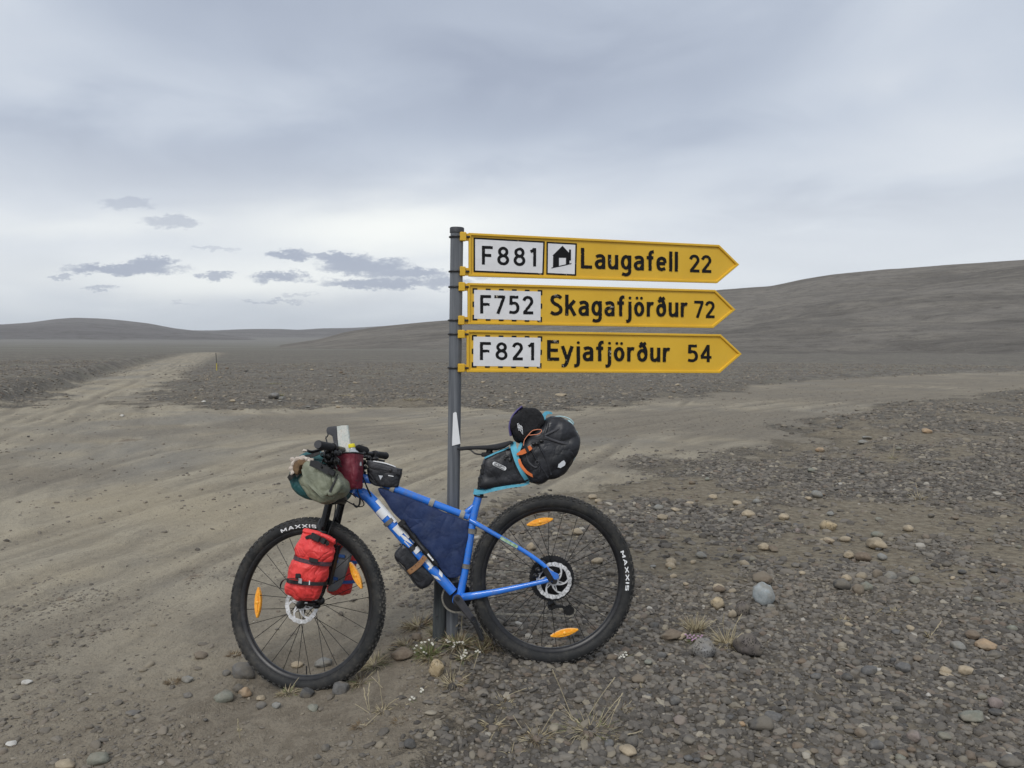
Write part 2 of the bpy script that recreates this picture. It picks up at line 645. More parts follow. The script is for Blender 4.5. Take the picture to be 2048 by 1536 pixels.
M_velcro = mat('beige_velcro', (0.38, 0.36, 0.31), 0.95, col2=(0.28, 0.27, 0.24), nscale=60)
M_velcrog = mat('grey_velcro', (0.20, 0.19, 0.17), 0.95, col2=(0.13, 0.12, 0.11), nscale=60)
M_bagblk = mat('black_bag_fabric', (0.008, 0.0085, 0.011), 0.46, folds=.0045, fscale=6, col2=(0.017, 0.018, 0.023), nscale=10, bump=0.0008, bscale=140, rvar=.12)
M_baggry = mat('charcoal_fabric', (0.035, 0.036, 0.042), 0.6, folds=.003, fscale=11, col2=(0.055, 0.055, 0.062), nscale=16, bump=0.0006, bscale=200)
M_velour = mat('black_fleece', (0.009, 0.009, 0.011), 0.9, folds=.010, fscale=10, bump=0.001, bscale=200)
M_purple = mat('purple_lining', (0.10, 0.08, 0.24), 0.8)
M_cyan = mat('light_blue_webbing', (0.13, 0.46, 0.60), 0.8, col2=(0.10, 0.38, 0.52), nscale=40, bump=0.0006, bscale=400)
M_cord = mat('pale_blue_cord', (0.42, 0.60, 0.64), 0.8)
M_orgweb = mat('orange_webbing', (0.78, 0.20, 0.05), 0.75, col2=(0.65, 0.16, 0.045), nscale=50)
M_orgcord = mat('orange_cord', (0.72, 0.27, 0.15), 0.8)
M_red = mat('red_ripstop', (0.85, 0.065, 0.058), 0.5, folds=.010, fscale=9, col2=(0.72, 0.04, 0.042), nscale=9, bump=0.0010, bscale=70, rvar=.1, dirt=.12, dirtcol=(.45, .12, .1, 1))
M_burg = mat('burgundy_nylon', (0.17, 0.012, 0.028), 0.55, folds=.007, fscale=7, col2=(0.13, 0.010, 0.022), nscale=20, bump=0.0008, bscale=130)
M_olive = mat('olive_nylon', (0.24, 0.255, 0.18), 0.55, folds=.008, fscale=7, col2=(0.165, 0.18, 0.13), nscale=8, bump=0.0010, bscale=110, rvar=.1)
M_teal = mat('teal_nylon', (0.018, 0.10, 0.105), 0.55, folds=.009, fscale=7, col2=(0.013, 0.075, 0.082), nscale=9, bump=0.0010, bscale=100)
M_brown = mat('brown_suede', (0.20, 0.125, 0.065), 0.95, col2=(0.13, 0.08, 0.045), nscale=50, bump=0.002, bscale=160)
M_fleece = mat('cream_fleece', (0.62, 0.55, 0.48), 1.0, col2=(0.45, 0.38, 0.32), nscale=60, bump=0.004, bscale=150)
M_grey = mat('grey_plastic', (0.22, 0.225, 0.23), 0.5, col2=(0.18, 0.185, 0.19), nscale=12)
M_bluestrap = mat('blue_strap', (0.03, 0.10, 0.32), 0.7)
M_tan = mat('tan_leather', (0.33, 0.17, 0.075), 0.7, col2=(0.25, 0.125, 0.055), nscale=40)
M_yellowcap = mat('yellow_cap', (0.85, 0.72, 0.03), 0.4)
M_bottle = mat('clear_bottle', (0.62, 0.66, 0.68), 0.15, col2=(0.5, 0.55, 0.58), nscale=20, trans=0.35)
M_sticker = mat('pale_green_sticker', (0.42, 0.55, 0.42), 0.4, col2=(0.18, 0.33, 0.16), nscale=60)
M_reflect = mat('silver_reflector', (0.55, 0.57, 0.60), 0.35, bump=0.0005, bscale=600)
M_sigyel = mat('yellow_sign_paint', (0.78, 0.475, 0.035), 0.42, col2=(0.73, 0.435, 0.028), nscale=5, bump=0.0004, bscale=40, dirt=0.10, dirtcol=(.45, .30, .08, 1))
M_sigwht = mat('white_sign_film', (0.82, 0.82, 0.83), 0.5, col2=(0.76, 0.76, 0.77), nscale=9, dirt=0.06)
M_galv = mat('galvanised_post', (0.085, 0.093, 0.105), 0.55, metal=0.0, col2=(0.17, 0.18, 0.195), nscale=60, stretch=(1, 1, 0.035), nfac=0.5, dirt=0.45, dirtcol=(0.10, 0.11, 0.125, 1), bump=0.0008, bscale=90)
M_stub = mat('weathered_post', (0.035, 0.042, 0.045), 0.75, col2=(0.075, 0.083, 0.085), nscale=50, stretch=(1, 1, 0.06), dirt=0.4, dirtcol=(0.12, 0.115, 0.10, 1))
M_cap = mat('dark_post_cap', (0.045, 0.047, 0.052), 0.6)
M_ring = mat('dark_band', (0.03, 0.03, 0.032), 0.5, metal=0.3)


def mat_peel(name, under):
    """black film lettering with chips worn out of its edges"""
    m_ = bpy.data.materials.new(name)
    m_.use_nodes = True
    g = NG(m_.node_tree)
    b = g.n['Principled BSDF']
    vec = g.node('ShaderNodeTexCoord').outputs['Object']
    n = g.noise(vec, 26, 6, 0.75, 0.5)
    n2 = g.noise(vec, 8, 2, 0.5)
    f = g.rng(g.m('ADD', g.m('MULTIPLY', n, 0.7), g.m('MULTIPLY', n2, 0.3)), 0.600, 0.625)
    g.l.new(g.mix(f, (0.012, 0.012, 0.013, 1), under), b.inputs['Base Color'])
    b.inputs['Roughness'].default_value = 0.6
    b.inputs['Specular IOR Level'].default_value = 0.15
    return m_


M_letter = mat_peel('peeling_black_film', (0.50, 0.45, 0.36, 1))
M_plain_black = mat('black_film', (0.012, 0.012, 0.013), 0.5, dirt=0.15, dirtcol=(.3, .28, .24, 1))
#@@GROUND
# ================================================================== GROUND
def _hash(ix, iy, seed):
    h = (ix.astype(np.int64) * 374761393 + iy.astype(np.int64) * 668265263 + seed * 1442695041) & 0x7fffffff
    h = ((h ^ (h >> 13)) * 1274126177) & 0x7fffffff
    h = h ^ (h >> 16)
    return (h & 0xffff) / 65535.0


def vnoise(x, y, seed=0):
    ix, iy = np.floor(x), np.floor(y)
    fx, fy = x - ix, y - iy
    fx = fx * fx * (3 - 2 * fx)
    fy = fy * fy * (3 - 2 * fy)
    a, b = _hash(ix, iy, seed), _hash(ix + 1, iy, seed)
    c_, d = _hash(ix, iy + 1, seed), _hash(ix + 1, iy + 1, seed)
    return (a * (1 - fx) + b * fx) * (1 - fy) + (c_ * (1 - fx) + d * fx) * fy - 0.5


def fbm(x, y, seed=0, oct=4):
    t, a = 0, 1.0
    for i in range(oct):
        t = t + vnoise(x * 2 ** i, y * 2 ** i, seed + i) * a
        a *= 0.5
    return t


def sm(a, b, x):
    t = np.clip((x - a) / (b - a), 0, 1)
    return t * t * (3 - 2 * t)


def flat_hit(px, py, z=-0.03):
    d = ray(px, py)
    t = (z - CAM_H) / d.z
    p = EYE + d * t
    return (p.x, p.y)


DIRT_PX = [(447, 705.5), (420, 718), (386, 737), (362, 754), (325, 784), (301, 802), (318, 812), (608, 816), (898, 815), (1084, 820), (1206, 813), (1304, 806),
           (1426, 789), (1560, 767), (1800, 752), (2048, 744), (2500, 733), (2500, 757), (2048, 782), (1951, 796), (1813, 809), (1730, 820), (1619, 834), (1565, 850),
           (1590, 880), (1540, 900), (1480, 905), (1400, 935), (1330, 955), (1230, 980), (1150, 998), (1040, 1010), (975, 1090), (945, 1180), (950, 1290), (985, 1350),
           (1000, 1410), (930, 1470), (850, 1536), (700, 1800), (400, 2600), (-2600, 2600), (-2600, 1000), (-1200, 905), (-400, 850), (0, 819), (102, 791), (239, 743), (307, 723), (376, 706.5), (408, 704.5)]
DIRT = np.array([flat_hit(*p) for p in DIRT_PX])


def poly_sd(x, y, poly, closed=True):
    """signed distance, negative inside"""
    shp = x.shape
    x, y = x.ravel(), y.ravel()
    d2 = np.full(x.shape, 1e18)
    inside = np.zeros(x.shape, bool)
    n = len(poly)
    for i in range(n if closed else n - 1):
        ax, ay = poly[i]
        bx, by = poly[(i + 1) % n]
        ex, ey = bx - ax, by - ay
        t = np.clip(((x - ax) * ex + (y - ay) * ey) / (ex * ex + ey * ey + 1e-12), 0, 1)
        d2 = np.minimum(d2, (x - ax - t * ex) ** 2 + (y - ay - t * ey) ** 2)
        if closed:
            cnd = ((ay > y) != (by > y)) & (x < (bx - ax) * (y - ay) / (by - ay + 1e-12) + ax)
            inside ^= cnd
    d = np.sqrt(d2)
    if closed:
        d[inside] *= -1
    return d.reshape(shp)


def along(x, y, pl):
    """signed offset from a polyline and distance along it (infinite ends)"""
    best = np.full(x.shape, 1e18)
    off = np.zeros(x.shape)
    s_ = np.zeros(x.shape)
    L = 0.0
    n = len(pl)
    for i in range(n - 1):
        a, b = pl[i], pl[i + 1]
        ex, ey = b[0] - a[0], b[1] - a[1]
        ln = math.hypot(ex, ey)
        t = ((x - a[0]) * ex + (y - a[1]) * ey) / (ln * ln)
        lo = -1e6 if i == 0 else 0.0
        hi = 1e6 if i == n - 2 else 1.0
        tc_ = np.clip(t, lo, hi)
        qx, qy = x - a[0] - tc_ * ex, y - a[1] - tc_ * ey
        d2 = qx * qx + qy * qy
        m_ = d2 < best
        best = np.where(m_, d2, best)
        sg = np.sign(ex * (y - a[1]) - ey * (x - a[0]))
        off = np.where(m_, np.sqrt(d2) * sg, off)
        s_ = np.where(m_, L + tc_ * ln, s_)
        L += ln
    return off, s_


TRK1 = [tuple(p) for p in spline([Vector(flat_hit(*p)) for p in [(-300, 1500), (150, 1240), (460, 1095), (700, 985), (930, 905), (1200, 862), (1500, 812), (1800, 778), (2048, 764), (2500, 745)]], 6)]
TRK2 = [tuple(p) for p in spline([Vector(flat_hit(*p)) for p in [(-900, 1300), (-250, 960), (0, 890), (180, 800), (290, 755), (380, 722), (427, 705.5)]], 6)]


def ground_fields(x, y):
    sd = poly_sd(x, y, DIRT)
    r = np.hypot(x, y)
    sdn = sd + (fbm(x * 1.3, y * 1.3, 3) * 0.6 + fbm(x * 0.5, y * 0.5, 8) * 0.45) * np.clip(r / 6, 0.45, 2.5) * sm(60, 15, r)
    soft = 0.38 + 0.045 * r
    dirt = 1 - sm(-soft, soft, sdn)
    o1, s1 = along(x, y, TRK1)
    o2, s2 = along(x, y, TRK2)
    k = sm(0.38, 0.66, np.abs(o1) / (np.abs(o1) + np.abs(o2) + 1e-6))          # 1: follow the left road
    return sd, sdn, dirt, o1, s1, o2, s2, k, r


RUTS = [[tuple(p) for p in spline([Vector(flat_hit(*q_)) for q_ in pl], 5)] for pl in [
    [(-250, 1430), (0, 1298), (127, 1240), (254, 1166), (355, 1130), (482, 1085), (700, 1010), (900, 955), (1150, 905), (1500, 838), (2048, 772)],
    [(-250, 1235), (0, 1151), (254, 1067), (520, 993), (700, 950), (950, 900), (1300, 848), (2048, 762)],
    [(-150, 1050), (76, 907), (178, 846), (254, 795), (330, 752), (400, 718), (438, 706.5)],
    [(-500, 1010), (0, 866), (120, 812), (220, 768), (330, 728), (412, 705.5)],
    [(-300, 1130), (100, 1010), (400, 915), (620, 868), (900, 842), (1200, 828), (1500, 797), (2048, 754)],
    [(-200, 1560), (0, 1440), (200, 1335), (420, 1225), (560, 1150), (700, 1085)],
    [(-600, 1180), (-100, 960), (140, 850), (300, 775), (390, 728), (430, 706.5)]]]
RUT_W = [.11, .12, .13, .14, .10, .09, .12]


def rut_fields(x, y):
    g_, rdg = np.zeros(x.shape), np.zeros(x.shape)
    for pl, w in zip(RUTS, RUT_W):
        o_, s_ = along(x, y, pl)
        wob_ = .05 * np.sin(s_ * .9) + .10 * fbm(s_ * .35, s_ * 0 + w * 50, 71, 3)
        for side in (-.75, .75):
            d_ = np.abs(o_ + wob_ - side)
            a_ = np.clip(.55 + 1.5 * fbm(s_ * .25, s_ * 0 + side * 9 + w * 31, 73, 3), 0, 1)
            g_ = np.maximum(g_, a_ * np.exp(-(d_ / w) ** 2))
            rdg = np.maximum(rdg, a_ * np.exp(-((d_ - w * 1.7) / (w * .6)) ** 2))
    return g_, rdg


def height(x, y, F=None):
    sd, sdn, dirt, o1, s1, o2, s2, k, r = F if F is not None else ground_fields(x, y)
    h = -0.065 * sm(-0.35, -0.95, x) * sm(14, 6, r) - 0.03 * sm(3.3, 2.3, y) * sm(1.2, -0.3, x)
    h = h + 0.075 * np.exp(-(((x + 0.30) / 0.36) ** 2 + ((y - 3.62) / 0.42) ** 2))
    near = sm(40, 8, r)
    h = h + 0.020 * fbm(x * 0.9, y * 0.9, 21) * near
    h = h + 0.006 * fbm(x * 5, y * 5, 31) * near
    rut1 = fbm(o1 * 4.5, s1 * 0.25, 41, 4)
    rut2 = fbm(o2 * 2.2, s2 * 0.10, 47, 4)
    h = h + dirt * ((1 - k) * rut1 * 0.013 + k * rut2 * 0.022) * sm(1.0, 2.6, r)
    rg_, rd_ = rut_fields(x, y)
    h = h + dirt * (rd_ * .015 - rg_ * .022) * sm(1.5, 3.0, r)
    # clods and loose grit on the gravel side
    h = h + (1 - dirt) * (0.010 * fbm(x * 9, y * 9, 51, 3)) * sm(16, 4, r)
    # bank left of the road and the raised island behind the junction
    left = sm(2, -2, x + 0.0) * sm(9, 16, r) * (y > 6)
    road_left = np.where((x < (DIRT[-1][0] + 1.5 + 0 * x)) | (x < -14), 1.0, 0.0)
    bank = sm(0.0, 1.3, sdn) * sm(150, 30, r)
    lft = sm(0.5, 2.5, o2) * (x < -6)
    h = h + bank * 0.10 * (1 - lft) * sm(7, 12, r) * (y > 5)
    h = h + lft * sm(0.0, 0.9, sd + .35 * fbm(x * .8, y * .8, 83)) * (0.40 + 0.12 * fbm(x * 1.6, y * 1.6, 87)) * sm(9, 15, r) * sm(170, 60, r)
    # plain lifting gently far away
    h = h + 30 * sm(500, 3200, r) + 0.5 * fbm(x * 0.01, y * 0.01, 61, 3) * sm(100, 500, r)
    return h


def hgrid(x, y):
    """ground height read back from the finished mesh"""
    a = np.degrees(np.arctan2(x, y)); r_ = np.hypot(x, y)
    i = np.clip(np.searchsorted(rs, r_) - 1, 0, len(rs) - 2)
    j = np.clip(np.searchsorted(az, a) - 1, 0, len(az) - 2)
    f = np.clip((r_ - rs[i]) / (rs[i + 1] - rs[i]), 0, 1)
    k_ = np.clip((a - az[j]) / (az[j + 1] - az[j]), 0, 1)
    return (GZ[i, j] * (1 - k_) + GZ[i, j + 1] * k_) * (1 - f) + (GZ[i + 1, j] * (1 - k_) + GZ[i + 1, j + 1] * k_) * f


def gz(x, y):
    return float(hgrid(np.array([float(x)]), np.array([float(y)]))[0])


def ghit(px, py):
    z = 0.0
    for _ in range(7):
        d = ray(px, py)
        t = (z - CAM_H) / d.z
        p = EYE + d * t
        z = gz(p.x, p.y)
    return Vector((p.x, p.y, z))


def grid_mesh(name, X, Y, Z, mat_, attrs=None, wrap=False):
    nr, nc = X.shape
    me = bpy.data.meshes.new(name)
    nv = nr * nc
    co = np.stack([X, Y, Z], -1).reshape(-1).astype(np.float32)
    me.vertices.add(nv)
    me.vertices.foreach_set('co', co)
    i, j = np.meshgrid(np.arange(nr - 1), np.arange(nc - 1 + (1 if wrap else 0)), indexing='ij')
    j2 = (j + 1) % nc
    q = np.stack([i * nc + j, i * nc + j2, (i + 1) * nc + j2, (i + 1) * nc + j], -1).reshape(-1, 4)
    nf = len(q)
    me.loops.add(nf * 4)
    me.loops.foreach_set('vertex_index', q.ravel().astype(np.int32))
    me.polygons.add(nf)
    me.polygons.foreach_set('loop_start', (np.arange(nf) * 4).astype(np.int32))
    me.update(calc_edges=True)
    me.validate()
    me.shade_smooth()
    for k_, a in (attrs or {}).items():
        at = me.attributes.new(k_, 'FLOAT', 'POINT')
        at.data.foreach_set('value', a.ravel().astype(np.float32))
    me.materials.append(mat_)
    o = bpy.data.objects.new(name, me)
    COL.objects.link(o)
    return o


# --- ground material
M_ground = bpy.data.materials.new('volcanic_dirt_and_gravel')
M_ground.use_nodes = True
g = NG(M_ground.node_tree)
bs = g.n['Principled BSDF']
pos = g.node('ShaderNodeNewGeometry').outputs['Position']
X_, Y_, Z_ = g.sep(pos)
dirt = g.attr('dirt')
off = g.attr('off')
aln = g.attr('aln')
rr = g.attr('dist')
fine = g.noise(pos, 90, 3, 0.7)
mid = g.noise(pos, 14, 5, 0.65)
big = g.noise(pos, 1.1, 5, 0.6)
huge = g.noise(pos, 0.25, 4, 0.55)
kmix = g.attr('kmix')
off2 = g.attr('off2')
aln2 = g.attr('aln2')
wsw = g.m('MULTIPLY', g.m('SUBTRACT', big, 0.5), 0.5)


def streaks(so, sa, z, d, r_):
    a = g.noise(g.comb(g.m('MULTIPLY', g.m('ADD', off, wsw), so), g.m('MULTIPLY', aln, sa), z), 1.0, d, r_)
    b_ = g.noise(g.comb(g.m('MULTIPLY', g.m('ADD', off2, wsw), so * .7), g.m('MULTIPLY', aln2, sa * .6), z + 7), 1.0, d, r_)
    return g.m('ADD', g.m('MULTIPLY', a, g.m('SUBTRACT', 1.0, kmix)), g.m('MULTIPLY', b_, kmix))


strk = streaks(3.2, 0.45, 0, 7, 0.66)
strk2 = streaks(15, 2.4, 4, 5, 0.66)
dc = g.mix(g.rng(strk, 0.34, 0.66), (0.225, 0.199, 0.156, 1), (0.375, 0.331, 0.252, 1))
dc = g.mix(g.m('MULTIPLY', g.rng(g.noise(g.comb(g.m('MULTIPLY', off, 7), g.m('MULTIPLY', aln, 1.1), 9), 1.0, 6, 0.75), 0.54, 0.68), g.rng(rr, 3, 6, .35, .75)), dc, (0.160, 0.140, 0.110, 1))
dc = g.mix(g.m('MULTIPLY', g.rng(big, 0.42, 0.68), 0.45), dc, (0.345, 0.290, 0.200, 1))
dc = g.mix(g.m('MULTIPLY', g.rng(huge, 0.50, 0.62), 0.60), dc, (0.225, 0.212, 0.186, 1))
dc = g.mix(g.m('MULTIPLY', g.rng(strk2, 0.5, 0.72), 0.35), dc, (0.165, 0.143, 0.110, 1))
dc = g.mix(g.m('MULTIPLY', g.m('MULTIPLY', g.attr('rut'), g.rng(mid, .25, .55)), 0.75), dc, (0.165, 0.143, 0.112, 1))
dc = g.mix(g.m('MULTIPLY', g.m('MULTIPLY', g.attr('ridge'), g.rng(mid, .3, .55)), 0.65), dc, (0.40, 0.35, 0.262, 1))
tn = g.attr('tint')
dc = g.mix(g.rng(tn, 0.46, 0.10, 0.0, 0.72), dc, g.mix(g.rng(mid, .35, .65), (0.150, 0.131, 0.105, 1), (0.225, 0.198, 0.158, 1)))
dc = g.mix(g.rng(tn, 0.54, 0.85, 0.0, 0.55), dc, (0.37, 0.315, 0.222, 1))
# darker soil close to the bicycle
fg = g.attr('soil')
dc = g.mix(g.m('MULTIPLY', fg, 0.85), dc, g.mix(g.rng(mid, 0.35, 0.65), (0.150, 0.126, 0.096, 1), (0.225, 0.194, 0.150, 1)))
dc = g.mix(g.m('MULTIPLY', g.rng(mid, 0.52, 0.75), 0.3), dc, (0.14, 0.122, 0.095, 1))
dc = g.mix(g.m('MULTIPLY', g.rng(fine, 0.54, 0.72), 0.75), dc, (0.10, 0.09, 0.075, 1))
dc = g.mix(g.m('MULTIPLY', g.rng(fine, 0.40, 0.25), 0.35), dc, (0.42, 0.39, 0.33, 1))
# gravel base, its dark tone paints in the shade of gaps between pebbles
gc = g.mix(g.rng(mid, 0.3, 0.7), (0.075, 0.064, 0.051, 1), (0.165, 0.141, 0.109, 1))
gc = g.mix(g.m('MULTIPLY', g.rng(big, 0.5, 0.72), 0.55), gc, (0.225, 0.195, 0.145, 1))
bare = g.m('MULTIPLY', g.attr('bare'), g.rng(rr, 30, 14))
vcol = g.sep(g.vor(pos, 24, out='Color'))[0]
vd = g.vor(pos, 24)
peb = g.ramp(vcol, [(0, (0.085, 0.081, 0.075, 1)), (0.6, (0.15, 0.141, 0.125, 1)), (0.9, (0.22, 0.20, 0.165, 1)), (1.0, (0.34, 0.31, 0.25, 1))])
gc = g.mix(g.m('MULTIPLY', g.rng(vd, 0.75, 0.35), g.rng(rr, 3, 9, 0.35, 0.9)), gc, peb)
vcol2 = g.sep(g.vor(pos, 7, out='Color'))
vd2 = g.vor(pos, 7)
peb2 = g.ramp(vcol2[0], [(0, (0.075, 0.072, 0.068, 1)), (0.75, (0.135, 0.127, 0.115, 1)), (1.0, (0.42, 0.38, 0.31, 1))])
gc = g.mix(g.m('MULTIPLY', g.m('MULTIPLY', g.rng(vd2, 0.55, 0.3), g.rng(vcol2[1], 0.45, 0.55)), g.rng(rr, 9, 22)), gc, peb2)
farc = g.mix(g.rng(g.noise(g.vm('MULTIPLY', pos, (1, 1, 1)), 1.7, 6, 0.72), 0.38, 0.66), (0.103, 0.094, 0.081, 1), (0.222, 0.200, 0.168, 1))
farc = g.mix(g.m('MULTIPLY', g.rng(huge, 0.48, 0.66), 0.4), farc, (0.215, 0.205, 0.150, 1))
spk = g.vor(pos, 2.2)
farc = g.mix(g.m('MULTIPLY', g.rng(spk, 0.16, 0.08), 0.7), farc, (0.42, 0.40, 0.35, 1))
gc = g.mix(g.rng(rr, 20, 45), gc, farc)
farc = g.mix(g.m('MULTIPLY', g.rng(g.noise(g.vm('MULTIPLY', pos, (.12, .6, 1.0)), 0.5, 6, 0.7), 0.50, 0.66), g.m('MULTIPLY', g.rng(rr, 14, 24), 0.55)), farc, (0.105, 0.094, 0.082, 1))
gc = g.mix(g.rng(rr, 20, 45), gc, farc)
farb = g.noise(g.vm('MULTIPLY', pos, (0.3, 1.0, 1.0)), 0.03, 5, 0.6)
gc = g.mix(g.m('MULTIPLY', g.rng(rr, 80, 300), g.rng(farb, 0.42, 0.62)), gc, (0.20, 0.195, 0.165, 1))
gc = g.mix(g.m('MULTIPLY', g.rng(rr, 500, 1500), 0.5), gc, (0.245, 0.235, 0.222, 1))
gc = g.mix(g.m('MULTIPLY', bare, 0.9), gc, g.mix(g.rng(mid, .35, .65), (0.165, 0.137, 0.098, 1), (0.245, 0.212, 0.158, 1)))
edge = g.m('MULTIPLY', g.m('SUBTRACT', mid, 0.5), 0.9)
fdirt = g.rng(g.m('ADD', dirt, edge), 0.32, 0.68)
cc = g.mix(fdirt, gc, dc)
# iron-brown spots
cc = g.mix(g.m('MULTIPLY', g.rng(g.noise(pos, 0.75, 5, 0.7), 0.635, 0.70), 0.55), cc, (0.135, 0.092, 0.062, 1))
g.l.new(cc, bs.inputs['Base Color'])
bs.inputs['Roughness'].default_value = 0.95
bs.inputs['Specular IOR Level'].default_value = 0.15
hgt = g.m('ADD', g.m('MULTIPLY', fine, 0.35), g.m('MULTIPLY', mid, 0.9))
hgt = g.m('ADD', hgt, g.m('MULTIPLY', g.m('MULTIPLY', strk2, fdirt), 1.0))
hgt = g.m('ADD', hgt, g.m('MULTIPLY', g.m('MULTIPLY', strk, fdirt), 2.6))
hgt = g.m('ADD', hgt, g.m('MULTIPLY', g.m('MULTIPLY', g.rng(vd, 0.6, 0.0), g.m('SUBTRACT', 1.0, fdirt)), 0.8))
bn = g.node('ShaderNodeBump')
bn.inputs['Distance'].default_value = 0.020
g.put(bn.inputs['Strength'], g.rng(rr, 10, 60, 0.9, 0.35))
g.l.new(hgt, bn.inputs['Height'])
g.l.new(bn.outputs[0], bs.inputs['Normal'])

az = np.concatenate([np.arange(-180, -60, 6.0), np.arange(-60, -38, 1.0), np.arange(-38, 38, 0.13), np.arange(38, 60, 1.0), np.arange(60, 180, 6.0)])
rs = [0.3, 0.7, 1.1, 1.4]
while rs[-1] < 6000:
    r_ = rs[-1]
    rs.append(r_ + max(0.006, min(r_ * r_ * 2.2 / (F_PX * 1.42), r_ * 0.06)))
rs = np.array(rs)
A_, R_ = np.meshgrid(np.radians(az), rs)
GX, GY = R_ * np.sin(A_), R_ * np.cos(A_)
FF = ground_fields(GX, GY)
GZ = height(GX, GY, FF)
sd, sdn, dirt_a, o1, s1, o2, s2, kk, rd = FF
RUTG, RUTR = rut_fields(GX, GY)
TINT = np.zeros(GX.shape)
for (px, py, rx, ry, k_) in [(620, 850, 2.6, 2.2, -.8), (1050, 870, 2.2, 1.6, -.45), (1400, 850, 2.5, 2.0, -.5), (1700, 790, 4.5, 3.0, -.55), (2000, 765, 7, 4, -.5), (330, 800, 2.5, 3, -.35), (1200, 935, .9, .5, -.8), (1300, 930, .5, .3, -.7),
                             (250, 1010, 1.3, 1.1, .55), (560, 1030, .8, .6, .45), (80, 1150, .8, .5, .4), (170, 780, 3, 3, .35), (420, 930, 1.0, .7, .3), (60, 960, 1.2, 1.0, -.35), (250, 870, 1.6, 1.2, -.4), (800, 930, 1.0, .5, .2)]:
    cx0, cy0 = flat_hit(px, py)
    TINT += k_ * np.exp(-(((GX - cx0) / rx) ** 2 + ((GY - cy0) / ry) ** 2))
TINT += 0.70 * fbm(GX * .7, GY * .7, 131, 4) - 0.50 * sm(0.0, 4, GX) * sm(4.5, 8, rd)
soil = sm(5.2, 3.0, rd + fbm(GX * 1.2, GY * 1.2, 77) * 1.2) * sm(-3.2, -1.0, GX + 0.25 * (GY - 2))
ground = grid_mesh('ground', GX, GY, GZ, M_ground, dict(dirt=dirt_a, off=o1, aln=s1, off2=o2, aln2=s2, kmix=kk, dist=rd, soil=soil, rut=RUTG, ridge=RUTR, tint=np.clip(TINT * .5 + .5, 0, 1), bare=sm(-.06, -.36, fbm(GX * 0.8, GY * 0.8, 91) + 0.5 * fbm(GX * 3.1, GY * 3.1, 95))), wrap=True)
ground['kind'] = 'structure'

# --- hills
def hill_mat(name, c1, c2, c3, sc):
    m_ = bpy.data.materials.new(name)
    m_.use_nodes = True
    g = NG(m_.node_tree)
    b = g.n['Principled BSDF']
    p = g.node('ShaderNodeNewGeometry').outputs['Position']
    n = g.noise(g.vm('MULTIPLY', p, (0.35, 0.8, 2.5)), 0.02 * sc, 7, 0.62, 0.6)
    n2 = g.noise(g.vm('MULTIPLY', p, (0.25, 0.5, 2.2)), 0.16 * sc, 6, 0.72, 0.3)
    c_ = g.mix(g.rng(n, 0.36, 0.62), c1, c2)
    c_ = g.mix(g.m('MULTIPLY', g.rng(n2, 0.40, 0.68), 0.6), c_, c3)
    c_ = g.mix(g.m('MULTIPLY', g.rng(g.noise(g.vm('MULTIPLY', p, (.6, .6, 1.6)), 0.30 * sc, 8, 0.85), 0.47, 0.66), 0.60), c_, (0.095, 0.086, 0.076, 1))
    c_ = g.mix(g.m('MULTIPLY', g.rng(g.noise(g.vm('MULTIPLY', p, (.12, .5, 3.0)), 0.3 * sc, 5, 0.75), 0.52, 0.70), 0.5), c_, (0.095, 0.088, 0.08, 1))
    s_ = g.vor(p, 0.75 * sc)
    c_ = g.mix(g.m('MULTIPLY', g.rng(s_, 0.15, 0.07), 0.55), c_, (0.34, 0.32, 0.28, 1))
    g.l.new(c_, b.inputs['Base Color'])
    b.inputs['Roughness'].default_value = 1.0
    b.inputs['Specular IOR Level'].default_value = 0.05
    bn = g.node('ShaderNodeBump')
    bn.inputs['Distance'].default_value = 2.6 / sc
    bn.inputs['Strength'].default_value = 0.8
    g.l.new(g.m('ADD', n2, g.m('MULTIPLY', g.noise(p, 0.7 * sc, 6, 0.7), 0.5)), bn.inputs['Height'])
    g.l.new(bn.outputs[0], b.inputs['Normal'])
    return m_


def px_az(px):                      # azimuth and elevation of a pixel
    d = ray(px, 690)
    return math.atan2(d.x, d.y)


def px_el(px, py):
    d = ray(px, py)
    return d.z / math.hypot(d.x, d.y)


def make_hill(name, sil, r0, r1, m_, foot=-0.5, seed=5, rough=1.0, nc=420, nr=150, power=1.0, azpad=0.0, r0f=None):
    azs = np.array([px_az(p[0]) for p in sil])
    els = np.array([px_el(*p) for p in sil])
    a = np.linspace(azs[0], azs[-1], nc)
    e = np.interp(a, azs, els)
    for _ in range(10):
        e[1:-1] = (e[:-2] + e[1:-1] * 2 + e[2:]) / 4
    t = np.concatenate([np.linspace(0, 1, nr), 1 + np.linspace(0, 1, 20)[1:] * 1.4])
    A, T = np.meshgrid(a, t)
    E = np.interp(A.ravel(), a, e).reshape(A.shape)
    R0 = (r0f(A) if r0f else r0 + 0 * A)
    RR = R0 + (r1 - R0) * T ** 1.0
    top = E * r1 + CAM_H
    S = np.where(T <= 1, sm(0, 1, T ** power) * 0.62 + 0.38 * T ** 1.6, 1.0)
    base = height(RR * np.sin(A), RR * np.cos(A)) + foot
    Z = base * (1 - S) + top * S
    Z = Z - np.where(T > 1, ((T - 1) ** 2) * np.abs(top) * 0.9, 0)
    X, Y = RR * np.sin(A), RR * np.cos(A)
    f = 1 / (r1 * 0.12)
    fade = np.clip(T * 6, 0, 1) * np.clip(np.abs(1 - T) * 3 + 0.10, 0, 1)
    Z = Z + fbm(X * f, Y * f, seed, 5) * rough * np.abs(top) * 0.10 * fade
    o = grid_mesh(name, X, Y, Z, m_)
    o['kind'] = 'structure'
    return o


